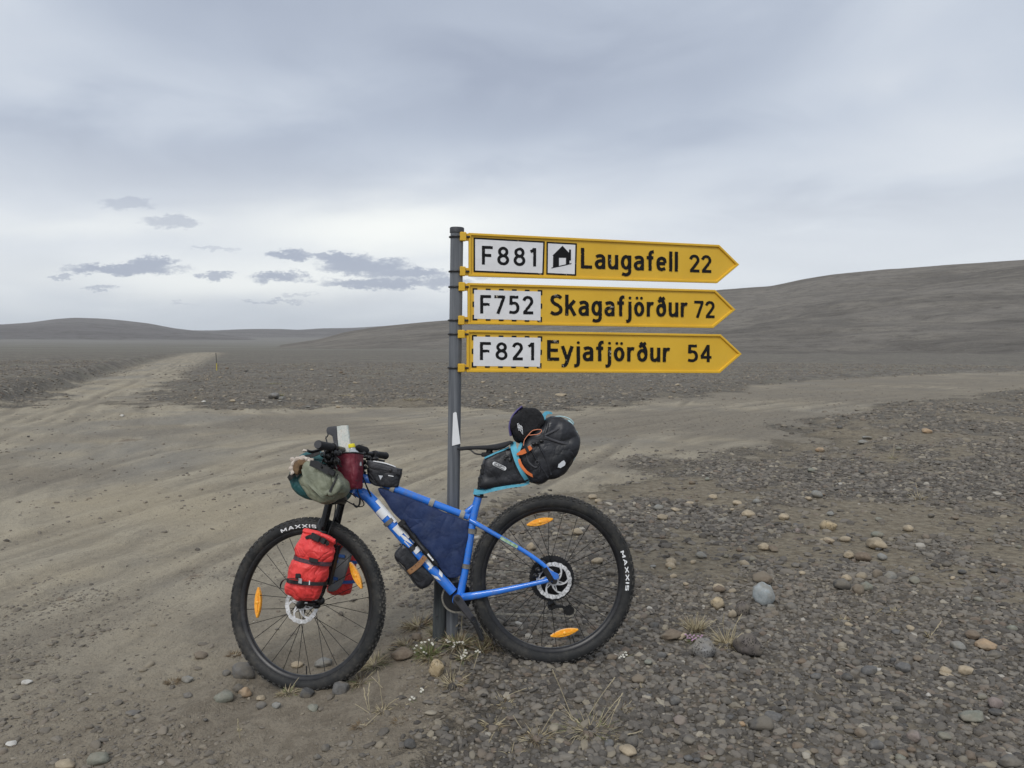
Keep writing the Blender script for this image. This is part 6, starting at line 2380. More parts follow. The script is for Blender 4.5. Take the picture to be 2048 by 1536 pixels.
# --- saddle bag
sdm = MB()
pillow(sdm, BF, hits(BF, [(968, 918), (984, 908), (1004, 899), (1024, 896), (1040, 903), (1052, 915), (1060, 935), (1062, 955), (1057, 963), (1040, 967), (1010, 972), (985, 976), (966, 979), (957, 975), (958, 958), (963, 937)]), 0, .058, e=.38, rings=24, n=8)
sdm.crumple(.004, 12, 21.0)
sbag = sdm.obj('saddle_bag', M_bagblk, loc=BF.H(1010, 972), angle=60)
tagset(sbag, 'large black roll-closure saddle bag with blue and orange straps behind the saddle', 'saddle bag')
# the stuffed rear section: egg-shaped, with pleats running to the closure
rs_ = MB()
pillow(rs_, BF, hits(BF, [(1036, 908), (1044, 888), (1058, 868), (1080, 848), (1095, 836), (1110, 833), (1126, 836), (1143, 848), (1152, 862), (1157, 880), (1154, 900), (1146, 920), (1136, 935), (1120, 949), (1098, 960), (1076, 966), (1058, 964), (1044, 950), (1036, 930)]), 0, .085, e=.50, rings=28, n=8)
rs_.crumple(.0075, 9, 33.0)
rear_sec = rs_.obj('stuffed_end', M_bagblk, sbag, angle=60)
# pleat ridges over the near face
def side_surface(px, py, outline_c, half, T, e=.5):
    du_, dv_ = (px - outline_c[0]) / half[0], (py - outline_c[1]) / half[1]
    rr2 = min(math.hypot(du_, dv_), .999)
    t = math.acos(rr2 ** (1 / e)) if rr2 < 1 else 0
    return T * math.sin(t) ** e


RCx, RHx = (1097, 902), (62, 66)
def rsP(px, py, l=0.0):
    return BF.H(px, py, side_surface(px, py, RCx, RHx, .085) + l)


for pts_, r_, m_ in [([(1089, 873), (1105, 880), (1130, 888), (1152, 892)], .0065, M_baggry), ([(1089, 871), (1110, 861), (1128, 852), (1140, 848)], .007, M_baggry),
                 ([(1090, 868), (1094, 856), (1097, 846), (1104, 838)], .006, M_bagblk), ([(1088, 876), (1118, 884), (1150, 882)], .004, M_baggry),
                 ([(1062, 900), (1078, 928), (1096, 955)], .005, M_bagblk), ([(1078, 890), (1090, 915), (1102, 950)], .005, M_bagblk), ([(1052, 908), (1058, 925), (1072, 935), (1078, 922)], .005, M_baggry)]:
    MB().tube(spline([rsP(*p, -.002) for p in pts_], 6), r_, 10).obj('pleat', m_, rear_sec)
# round cord clip on the side
cr_ = MB()
for k in range(1):
    pts_ = [rsP(1074.5 + 3.6 * math.cos(a), 925 + 3.6 * math.sin(a), .006) for a in np.linspace(0, 2 * PI, 18)]
    cr_.tube(pts_, .0022, 8)
    cr_.tube(spline([rsP(1076, 929, .005), rsP(1080, 937, .005), rsP(1078, 945, .005)], 5), .0015, 6)
cr_.obj('cord_hook', M_baggry, rear_sec)
# reflector patch and logo badge
MB().prism(BF, [BF.hit(*p, .085) for p in [(1123, 917), (1126, 917), (1131.5, 926), (1130, 931), (1121, 936.5), (1116, 935), (1117, 926)]], .040, .0850, bev=.001).obj('reflector', M_reflect, rear_sec, smooth=False)
bd = MB()
cA, cB = Vector(BF.hit(989, 927.5, .062)), Vector(BF.hit(1009, 937, .062))
dA = (cB - cA).normalized(); nA = Vector((-dA.y, dA.x))
poly = []
for k in range(9):
    a = PI / 2 + PI * k / 8
    poly.append(tuple(cA + (dA * math.cos(a) + nA * math.sin(a)) * .0085))
for k in range(9):
    a = -PI / 2 + PI * k / 8
    poly.append(tuple(cB + (dA * math.cos(a) + nA * math.sin(a)) * .0085))
bd.prism(BF, poly, .050, .0610, bev=.0008)
badge = bd.obj('badge', M_white, sbag, smooth=False)
poly2 = [tuple((Vector(p) - (cA + cB) / 2) * .86 + (cA + cB) / 2) for p in poly]
MB().prism(BF, [tuple(p) for p in inset(poly2[::1] if True else poly2, .0006)], .0600, .0613).obj('badge_field', M_plain_black, badge, smooth=False)
vt, ft_ = text_geo('ORTLIEB', .02)
xs = [p[0] for p in vt]; ys = [p[1] for p in vt]
mxx, mnx, mny, mxy = max(xs), min(xs), min(ys), max(ys)
L_ = (cB - cA).length + .004
out = []
for p in vt:
    q_ = (cA + cB) / 2 + dA * ((p[0] - (mxx + mnx) / 2) / (mxx - mnx) * L_) + nA * ((p[1] - (mny + mxy) / 2) / (mxy - mny) * .0082)
    out.append(BF.P(q_.x, q_.y, .0617))
MB().add(out, ft_).obj('lettering', M_white, badge, smooth=False)
# embossed clip shapes near the strap and the zig-zag fastener at the front edge
ec = MB()
for (x, y, a_, b_) in ((1013, 914, .012, .006), (1020, 920, .010, .012), (1010, 918, .006, .010)):
    ec.ball(BF.H(x, y, .056), BF.u * a_, BF.v * b_, BF.n * .005, 10, 6)
ec.obj('moulded_clips', M_black, sbag)
for (x, y) in ((966, 934), (964, 943), (960, 959), (959, 968)):
    MB().box(BF.H(x, y, .02), BF.u * .008, BF.v * .012, BF.n * .03, bev=.003).obj('post_strap', M_black, sbag, smooth=False)
# webbing
def bstrap(pts, w, wd, th, mat_, name, parent, nrm=None):
    return surf_strap(pts, w, wd, th, mat_, name, parent, nrm, fr=BF)


M_bands = []
bstrap([(1026, 884), (1027, 895), (1031, 910), (1037, 929), (1046, 948), (1056, 963)], [.020, .055, .070, .073, .068, .040], [.024, .0275, .026, .022, .019, .018], .003, M_cyan, 'blue_strap', sbag)
bstrap([(1043, 886), (1040, 893), (1036, 903), (1033, 912)], [.03, .055, .070, .075], [.012, .014, .014, .006], .003, M_cyan, 'blue_strap', sbag)
bstrap([(952, 984), (966, 983.5), (990, 978.5), (1020, 973), (1045, 970), (1058, 965)], [.019, .030, .045, .045, .04, .03], [.020, .019, .015, .012, .011, .010], .003, M_cyan, 'blue_strap', sbag)
band_round(MB(), BF.H(955.5, 991), BF.H(958.5, 979), .0185, .004, width=.024).obj('blue_strap', M_cyan, sbag)
bstrap([(969, 916), (978, 912), (992, 905.5), (1006, 900), (1018, 894)], [.045, .05, .052, .05, .045], .007, .003, M_cyan, 'blue_strap', sbag)
bstrap([(1088, 842), (1087, 834), (1091, 827), (1098, 825.5), (1104, 827)], [.03, .028, .026, .022, .016], [.016, .018, .017, .012, .006], .003, M_cyan, 'blue_strap', sbag)
MB().tube(spline([BF.H(1100, 835, .02), BF.H(1120, 832.5, .03), BF.H(1138, 837, .035), BF.H(1147, 846, .03), BF.H(1144, 850, .02)], 6), .0026, 8).obj('pale_cord', M_cord, sbag)
MB().tube(spline([BF.H(1153, 862, .012), BF.H(1158, 880, .012), BF.H(1155, 902, .012), BF.H(1147, 921, .012)], 6), .0025, 8).obj('pale_cord', M_cord, sbag)
MB().prism(BF, [BF.hit(*p, .03) for p in [(1134, 839), (1141, 841), (1147, 849), (1144, 852), (1138, 846)]], .022, .034, bev=.002).obj('pale_tab', M_cord, sbag, smooth=False)
bstrap([(1034, 909), (1043, 905), (1054, 900), (1062, 894)], [.082, .089, .091, .090], [.006, .020, .021, .018], .004, M_orgweb, 'orange_strap', sbag)
MB().box(BF.H(1054, 899, .096), BF.u * .006 + BF.v * .003, BF.v * .014 - BF.u * .006, BF.n * .004, bev=.002).obj('buckle', M_black, sbag, smooth=False)
bstrap([(1038, 918), (1042, 930), (1052, 943), (1064, 951), (1073, 954)], [.074, .078, .078, .070, .06], [.010, .013, .013, .012, .010], .003, M_orgweb, 'orange_strap', sbag)
MB().tube([BF.H(1068, 958, .062), BF.H(1074, 950, .062)], .0032, 8).obj('orange_tab', M_orgweb, sbag)
MB().tube(spline([BF.H(1047, 891, .084), BF.H(1049, 880, .086), BF.H(1057, 869.5, .088), BF.H(1066, 861, .090), BF.H(1080, 859, .090), BF.H(1083, 862.5, .090), BF.H(1077, 868, .090), BF.H(1064, 870, .089), BF.H(1057, 870, .088)], 7), .0017, 6).obj('orange_cord', M_orgcord, sbag)
cl_ = MB()
for (x, y) in ((1067, 888), (1074, 887), (1083, 882)):
    cl_.ball(BF.H(x, y, .088), BF.u * .010, BF.v * .008, BF.n * .006, 8, 6)
cl_.obj('side_clips', M_black, sbag)

# --- black pouch strapped on top, purple lining
bp = MB()
pillow(bp, BF, hits(BF, [(1020, 850), (1025, 836), (1034, 824), (1045, 814.5), (1058, 815), (1070, 820), (1080, 829), (1086, 843), (1081, 855), (1070, 863), (1060, 870), (1050, 882), (1043, 885), (1030, 880), (1022, 869)]), .02, .055, e=.5, rings=20, n=8)
bp.crumple(.013, 9, 44)
bpo = bp.obj('fleece_hat', M_velour, angle=60)
tagset(bpo, 'black fleece hat with purple lining strapped on top of the saddle bag', 'hat')
MB().strap(spline([BF.H(1020.5, 868, .035), BF.H(1019, 853, .04), BF.H(1024, 836, .04), BF.H(1034, 822, .04), BF.H(1043, 814.5, .035)], 6), -BF.u, [.004, .010, .018, .022, .006], .004).obj('lining', M_purple, bpo) if False else None
pmb = MB()
pmb.tube(spline([BF.H(1022, 872, .02), BF.H(1019.5, 853, .02), BF.H(1024.5, 835, .02), BF.H(1034, 822.5, .02), BF.H(1044, 814, .02)], 6), [(.006, .03)] * 25, 8)
pmb.obj('lining', M_purple, bpo)
# woven emblem of short hatch strokes
em = MB()
e0 = Vector(BF.hit(1035, 848, .078)); eu = (Vector(BF.hit(1044, 853, .078)) - e0); ev = (Vector(BF.hit(1036.5, 861, .078)) - e0) * 1.0
q = random.Random(3)
for i in range(6):
    a = e0 + eu * (i / 5 * 1.0) + ev * (-.1 + .08 * (i % 2))
    L1 = .95 if i % 2 else .75
    b_ = a + ev * L1
    em.strap([BF.P(a.x, a.y, .0765), BF.P((a.x + b_.x) / 2, (a.y + b_.y) / 2, .0765), BF.P(b_.x, b_.y, .0765)], BF.n, .0017, .0012)
for (i0, t0, i1, t1) in ((0, .0, .35, -.25), (.35, -.05, 1.0, .1), (0, .45, .5, .38), (.5, .8, 1.05, 1.2), (.1, .9, .4, .8)):
    a = e0 + eu * i0 + ev * t0; b_ = e0 + eu * i1 + ev * t1
    em.strap([BF.P(a.x, a.y, .0767), BF.P(b_.x, b_.y, .0767)], BF.n, .0016, .0012)
em.obj('emblem', M_white, bpo, smooth=False)
# ================================================================== SIGN POST AND ROAD SIGNS
_nose = BF.H(916, 897)
POST_Y = _nose.y + 0.050
def on_y(px, py, y):
    d = ray(px, py)
    return EYE + d * (y / d.y)


PT_ = on_y(914, 456, POST_Y)
PB_ = on_y(903, 1262, POST_Y)
pd_ = (PT_ - PB_).normalized()
PB_ = PB_ - pd_ * .12
pm_ = MB()
pm_.tube([PB_, PB_ + (PT_ - PB_) * .5, PT_ - pd_ * .01], .0290, 28)
post = pm_.obj('sign_post', M_galv, loc=(PB_.x, PB_.y, gz(PB_.x, PB_.y)))
tagset(post, 'tall galvanised round post carrying the three yellow road signs', 'post')
MB().tube([PT_ - pd_ * .022, PT_ - pd_ * .002, PT_ + pd_ * .002], [.0325, .0325, .030], 28).obj('post_cap', M_cap, post)
st = MB()
SF = Frame(PB_, Vector((1, 0, 0)), pd_, Vector((0, -1, 0)))
st.prism(SF, [SF.hit(*p, .031) for p in [(896.5, 891.5), (913, 887.5), (904.5, 825.5), (901.5, 824), (897.5, 826)]], .0285, .0318)
st.obj('white_marker', M_white, post, smooth=False)
# older, stouter stake the post is fixed to
s2_ = MB()
a_, b_ = on_y(878.5, 1250, POST_Y - .012), on_y(882, 1130, POST_Y - .012)
dd2 = (b_ - a_).normalized()
s2_.tube([a_ - dd2 * .12, a_, b_ - dd2 * .01, b_], [(.0300, .030), (.0300, .030), (.0290, .029), (.026, .026)], 20)
stub = s2_.obj('anchor_stake', M_stub, post)
MB().tube([on_y(873, 1231, POST_Y - .045), on_y(873, 1231, POST_Y - .030)], .006, 10).obj('bolt', M_ring, stub)
MB().tube([on_y(875, 1238, POST_Y - .045), on_y(875, 1238, POST_Y - .030)], .004, 10).obj('bolt', M_ring, stub)

# the plane of the signs: turned away to the right, tilted with the post
TH = R(15.4)
su = Vector((math.cos(TH), math.sin(TH), 0))
sv0 = Vector((0, 0, 1))
sn = Vector((math.sin(TH), -math.cos(TH), 0))
rl = R(0.75)
SU = su * math.cos(rl) - sv0 * math.sin(rl)
SV = sv0 * math.cos(rl) + su * math.sin(rl)
S0 = on_y(934, 600, POST_Y - .012)
SG_ = Frame(S0, SU, SV, sn)
ST = .165


def arc(cx, cy, rx, ry, a0, a1, n=22):
    return [(cx + rx * math.cos(R(a0 + (a1 - a0) * i / n)), cy + ry * math.sin(R(a0 + (a1 - a0) * i / n))) for i in range(n + 1)]


def crv(*p): return [tuple(q_) for q_ in spline([Vector(x) for x in p], 6)]


VB = [(.075, 0), (.075, 1)]
GL = {'F': (.56, [VB, [(.075, .925), (.56, .925)], [(.075, .50), (.48, .50)]]),
      'E': (.54, [VB, [(.075, .925), (.53, .925)], [(.075, .51), (.48, .51)], [(.075, .075), (.54, .075)]]),
      'L': (.52, [VB, [(.075, .075), (.52, .075)]]),
      '8': (.62, [arc(.31, .725, .195, .195, 0, 360), arc(.31, .295, .235, .220, 0, 360)]),
      '1': (.34, [[(.265, 0), (.265, 1)], [(.04, .79), (.16, .85), (.25, .97)]]),
      '7': (.57, [[(0, .925), (.55, .925)], [(.50, .93), (.18, 0)]]),
      '5': (.57, [[(.51, .925), (.12, .925)], [(.135, .99), (.115, .50)], crv((.10, .54), (.26, .605), (.42, .54), (.49, .34), (.43, .15), (.26, .075), (.04, .11))]),
      '2': (.57, [crv((.06, .74), (.14, .88), (.28, .925), (.42, .87), (.48, .71), (.42, .54), (.09, .09)), [(.03, .075), (.56, .075)]]),
      '4': (.60, [[(.42, 0), (.42, 1)], [(.42, .96), (.06, .30)], [(.02, .275), (.60, .275)]]),
      'S': (.57, [crv((.51, .83), (.40, .91), (.27, .925), (.12, .86), (.09, .72), (.18, .58), (.36, .48), (.48, .36), (.48, .19), (.34, .085), (.18, .075), (.03, .15))]),
      'k': (.50, [VB, [(.44, .72), (.10, .34)], [(.21, .47), (.46, 0)]]),
      'a': (.485, [[(.41, 0), (.41, .50)], crv((.41, .46), (.39, .58), (.30, .645), (.17, .64), (.06, .59)), crv((.41, .405), (.25, .40), (.11, .34), (.075, .22), (.13, .10), (.24, .07), (.35, .12), (.41, .22))]),
      'u': (.485, [crv((.075, .72), (.075, .50), (.075, .27), (.11, .12), (.22, .075), (.34, .13), (.41, .24)), [(.41, .72), (.41, 0)]]),
      'g': (.495, [arc(.245, .37, .17, .285, 0, 360), crv((.42, .72), (.42, .30), (.42, -.06), (.36, -.20), (.22, -.245), (.06, -.20))]),
      'f': (.35, [crv((.35, .95), (.24, .93), (.175, .84), (.17, .70), (.17, .3), (.17, 0)), [(0, .645), (.33, .645)]]),
      'e': (.50, [[(.10, .375), (.43, .375)], crv((.425, .40), (.39, .58), (.26, .645), (.12, .57), (.075, .37), (.12, .15), (.26, .075), (.43, .14))]),
      'l': (.15, [VB]),
      'j': (.22, [crv((.145, .72), (.145, .3), (.145, -.08), (.09, -.22), (-.04, -.245))]),
      'o': (.50, [arc(.25, .36, .175, .285, 0, 360)]),
      'r': (.34, [[(.075, .72), (.075, 0)], crv((.08, .46), (.14, .60), (.24, .65), (.33, .63))]),
      'D': (.50, [arc(.25, .32, .175, .245, 0, 360), crv((.42, .32), (.41, .56), (.32, .78), (.15, .96)), [(.10, .74), (.42, .94)]]),
      'y': (.46, [[(.01, .72), (.235, .05)], crv((.45, .72), (.25, .06), (.19, -.14), (.11, -.235), (-.02, -.24))])}
DOTS = {'j': [(.145, .90)], 'ö': [(.14, .90), (.36, .90)]}


def stext(s, xl, ybl, xr, ybr, ytop, mat_, parent, w=.0020, space=.13, sw=1.0):
    adv = 0.0
    items = []
    for ch in s:
        gk = {'ö': 'o', 'ð': 'D'}.get(ch, ch)
        wd_, strokes = GL[gk]
        for k_ in strokes: items.append(([(adv + p[0], p[1]) for p in k_], False))
        for d_ in DOTS.get(ch, []): items.append((arc(adv + d_[0], d_[1], .07, .07, 0, 360, 12), True))
        adv += wd_ + space
    tot = adv - space
    A, B, C_ = Vector(SG_.hit(xl, ybl, w)), Vector(SG_.hit(xr, ybr, w)), Vector(SG_.hit(xl, ytop, w))
    ex, ey = (B - A) / tot, (C_ - A)
    mb = MB()
    q = random.Random(len(s) * 7 + int(xl))
    for n_, (pl, dot) in enumerate(items):
        ww = w + n_ * .00006

        def W(p): return SG_.P(*(A + ex * p[0] + ey * p[1]), ww)
        if dot:
            mb.add([W(p) for p in pl[:-1]], [tuple(range(len(pl) - 1))])
            continue
        # resample so that the torn edge has something to bite on
        dense = [Vector(pl[0])]
        for a, b in zip(pl[:-1], pl[1:]):
            a, b = Vector(a), Vector(b)
            m_ = max(1, int((b - a).length / .045))
            for i in range(1, m_ + 1): dense.append(a + (b - a) * i / m_)
        closed = (dense[0] - dense[-1]).length < 1e-4
        N_ = len(dense)
        vs = []
        for i, p in enumerate(dense):
            if closed:
                t_ = dense[(i + 1) % (N_ - 1)] - dense[(i - 1) % (N_ - 1)]
            else:
                t_ = dense[min(i + 1, N_ - 1)] - dense[max(i - 1, 0)]
            t_.normalize()
            nn = Vector((-t_.y, t_.x))
            for sg in (-1, 1):
                h_ = ST / 2 * sw * (1 - (.32 * q.random() if q.random() < .10 else .05 * q.random()))
                vs.append(W(p + nn * h_ * sg))
        if closed:
            vs[-2:] = vs[:2]
        mb.add(vs, [(2 * i, 2 * i + 1, 2 * i + 3, 2 * i + 2) for i in range(N_ - 1)])
    o_ = mb.obj('lettering', mat_, parent, smooth=False)
    return o_


def road_sign(label, panel, cl1, cl2, plates, texts, pict=None):
    o = empty('road_sign', SG_.H(936, (panel[0][1] + panel[-1][1]) / 2), label, 'road sign', 'yellow direction signs on the post')
    poly = [SG_.hit(*p) for p in panel]
    pb = MB().prism(SG_, poly, -.0025, .0)
    pan = pb.obj('panel', M_sigyel, o, smooth=False)
    MB().border(SG_, poly, .0135, -.004, .0085).obj('rim', M_sigyel, o, smooth=True, angle=25)
    # clamps that reach back to the post, with bolts and band
    for (x0, y0, x1, y1) in (cl1, cl2):
        c0, c1 = SG_.hit(x0, y1, .012), SG_.hit(x1, y0, .012)
        cu_, cv_ = (c0[0] + c1[0]) / 2, (c0[1] + c1[1]) / 2
        hw, hh = (c1[0] - c0[0]) / 2, (c1[1] - c0[1]) / 2
        k = MB().box(SG_.P(cu_, cv_, .003), SG_.u * hw, SG_.v * hh, SG_.n * .011, bev=.003)
        k.box(SG_.P(cu_ + hw + .012, cv_ - hh * .05, -.001), SG_.u * .014, SG_.v * hh * .82, SG_.n * .0035, bev=.001)
        ko = k.obj('clamp', M_sigyel, o, smooth=False)
        MB().tube([SG_.P(cu_ + hw - .001, cv_, .008), SG_.P(cu_ + hw + .017, cv_, .008)], .0045, 6).obj('bolt', M_ring, ko)
        pc = PB_ + pd_ * ((SG_.P(cu_, cv_, 0) - PB_).dot(pd_))
        band = MB()
        pts = []
        for a in np.linspace(R(-35), R(215), 20):
            # open towards the clamp on the viewer's right side
            d_ = Vector((-math.cos(a - R(90)), 0, 0)) * 1.0 + Vector((0, 1, 0)) * math.sin(a - R(90)) * 1.0
            pts.append(pc + (-Vector((1, 0, 0)) * math.sin(a) * 1.0 + Vector((0, -1, 0)) * math.cos(a)) * .0325)
        band.tube(pts, .0042, 8)
        band.obj('band', M_ring, ko)
    for (q4, style) in plates:
        P4 = [Vector(SG_.hit(*p, .001)) for p in q4]
        MB().prism(SG_, [tuple(p) for p in P4], .0004, .0012).obj('white_field', M_sigwht, pan, smooth=False)
        eb = MB()
        n_ = [P4[0], P4[1], P4[2], P4[3]]
        bw = .0072
        for i in range(4):
            a, b = n_[i], n_[(i + 1) % 4]
            d_ = (b - a); L_ = d_.length; t_ = d_ / L_
            nrm = Vector((-t_.y, t_.x))
            cen = sum(n_, Vector((0, 0))) / 4
            if (cen - a).dot(nrm) > 0: nrm = -nrm
            if style == 'solid':
                segs = [(-bw * .9, L_ + bw * .9)]
            else:
                k_ = 6 if i % 2 == 0 else 3
                if k_ == 6:
                    dl = .0225
                    gap = (L_ + 2 * bw - dl) / 5
                    segs = [(-bw + gap * j, -bw + gap * j + dl) for j in range(6)]
                else:
                    dl = .024
                    gap = (L_ + 2 * bw - dl) / 2
                    segs = [(-bw * 0 + 0, dl - bw), (L_ / 2 - dl / 2, L_ / 2 + dl / 2), (L_ - dl + bw, L_)]
            for (s0, s1) in segs:
                qd = [a + t_ * s0, a + t_ * s1, a + t_ * s1 + nrm * bw, a + t_ * s0 + nrm * bw]
                (eb if style == 'solid' else MB()).add([SG_.P(p.x, p.y, .0016 + .0001 * i) for p in qd], [(0, 1, 2, 3)]) if style == 'solid' else MB().add([SG_.P(p.x, p.y, .0016 + .0001 * i) for p in qd], [(0, 1, 2, 3)]).obj('border_dash', M_letter, pan, smooth=False)
        if style == 'solid': eb.obj('plate_border', M_letter, pan, smooth=False)
    for t in texts:
        stext(*t[:6], M_letter, pan, **(t[6] if len(t) > 6 else {}))
    if pict:
        hb_ = MB()
        for pg in pict:
            hb_.prism(SG_, [SG_.hit(*p, .0022) for p in pg], .0014, .0022)
        hb_.obj('house_symbol', M_letter, pan, smooth=False)
    return o


def insq(p, d=2.6):
    (a, b, c_, e) = p
    return [(a[0] + d, a[1] + d), (b[0] - d, b[1] + d), (c_[0] - d, c_[1] - d), (e[0] + d, e[1] - d)]


road_sign('topmost yellow arrow sign reading F881 Laugafell 22 with a house symbol',
          [(937, 466), (1437, 490), (1477, 529.5), (1433, 566.5), (937, 553)],
          (920, 464, 933, 481.5), (920, 533, 931.5, 551.5),
          [(insq([(947.5, 475.5), (1089, 483), (1087, 549), (947.5, 543.5)]), 'solid'), (insq([(1093.3, 484), (1153.4, 487), (1152, 551), (1092.8, 548.5)]), 'solid')],
          [('F881', 964, 529, 1072, 533, 491.5, dict(space=.24)), ('Laugafell', 1162, 536.5, 1355.5, 543, 495.5), ('22', 1379, 544, 1423, 545.5, 509, dict(space=.10))],
          pict=[[(1105, 511), (1125, 491.5), (1141.5, 509), (1139, 509.5), (1139, 527.5), (1132, 529), (1132, 515.5), (1118, 515.5), (1118, 532), (1106, 534.5), (1106.5, 511.5)],
                [(1138, 499), (1142, 499), (1142, 521), (1138, 521)], [(1103, 535), (1143, 526), (1143, 528), (1103, 536.8)]])
road_sign('middle yellow arrow sign reading F752 Skagafjörður 72',
          [(935, 566), (1429, 579.8), (1469.5, 619.5), (1425, 656.3), (935, 648.5)],
          (917.5, 564.5, 930.5, 582), (916.7, 631.5, 929.5, 649.5),
          [([(948, 579.5), (1081.6, 583.2), (1081, 641), (948, 637.3)], 'dash')],
          [('F752', 960.5, 627, 1066.7, 628.5, 590, dict(space=.17)), ('Skagafjörður', 1100.5, 630.5, 1374.5, 634, 588.5), ('72', 1388.5, 635.5, 1429.5, 636, 601.5, dict(space=.10))])
road_sign('lowest yellow arrow sign reading F821 Eyjafjörður 54',
          [(933, 660), (1440, 668.7), (1482, 708), (1438, 746.3), (933, 744.5)],
          (916, 660, 930, 676.5), (916, 727.5, 930, 744.5),
          [([(946.9, 673), (1081.6, 675.6), (1080, 733.4), (946.4, 731.9)], 'dash')],
          [('F821', 960, 720, 1068, 720.5, 684, dict(space=.24)), ('Eyjafjörður', 1094.4, 721, 1339.4, 723.8, 680), ('54', 1374.7, 723.8, 1423, 724.2, 689, dict(space=.13))])

# ================================================================== MARKER STAKE BY THE ROAD
mk = ghit(433.5, 741)
mz = (mk - EYE).dot(FWD)
mh = 35 / F_PX * mz
m1 = MB().tube([mk - Vector((0, 0, .1)), mk + Vector((0, 0, mh * .42))], .030, 8)
mo = m1.obj('road_marker', mat('yellow_marker', (0.50, 0.40, 0.07), .7, col2=(0.36, .30, .08), nscale=6), loc=mk)
tagset(mo, 'thin yellow-footed marker stake beside the left dirt road', 'marker stake')
MB().tube([mk + Vector((0, 0, mh * .42)), mk + Vector((-.03, 0, mh))], .022, 8).obj('stake_top', mat('grey_marker_top', (0.10, 0.10, 0.09), .8), mo)

# ================================================================== PLANTS
M_straw = mat('dry_straw', (0.44, 0.38, 0.25), .85, col2=(0.30, 0.25, 0.155), nscale=30)
M_straw2 = mat('dead_brown_grass', (0.20, 0.145, 0.085), .9, col2=(0.13, 0.09, 0.05), nscale=30)
M_green = mat('green_blades', (0.115, 0.15, 0.05), .7, col2=(0.17, 0.18, 0.07), nscale=30)
M_petal = mat('white_petals', (0.72, 0.70, 0.62), .7)
M_pink = mat('pink_petals', (0.46, 0.24, 0.42), .8, col2=(0.58, 0.42, 0.52), nscale=120)
M_seed = mat('seed_heads', (0.36, 0.31, 0.21), .9)


def blade(mb, p, d, L, w, droop, q, mi=0, seg=4):
    """a thin curved blade"""
    up = Vector((0, 0, 1))
    side = d.cross(up)
    if side.length < .01: side = Vector((1, 0, 0))
    side.normalize()
    tw = Matrix.Rotation(q.uniform(-1.2, 1.2), 3, d.normalized())
    side = tw @ side
    pts = []
    cur = Vector(p)
    dd_ = d.normalized()
    for i in range(seg + 1):
        pts.append(cur.copy())
        dd_ = (dd_ + Vector((0, 0, -droop / seg)) + Vector((q.uniform(-1, 1), q.uniform(-1, 1), q.uniform(-.5, .5))) * .10).normalized()
        cur = cur + dd_ * (L / seg)
    vs = []
    for i, c_ in enumerate(pts):
        f = 1 - (i / seg) ** 1.5 * .85
        vs += [c_ - side * w * f / 2, c_ + side * w * f / 2]
    mb.add(vs, [(2 * i, 2 * i + 1, 2 * i + 3, 2 * i + 2) for i in range(seg)], mi)
    return pts[-1], (pts[-1] - pts[-2]).normalized()


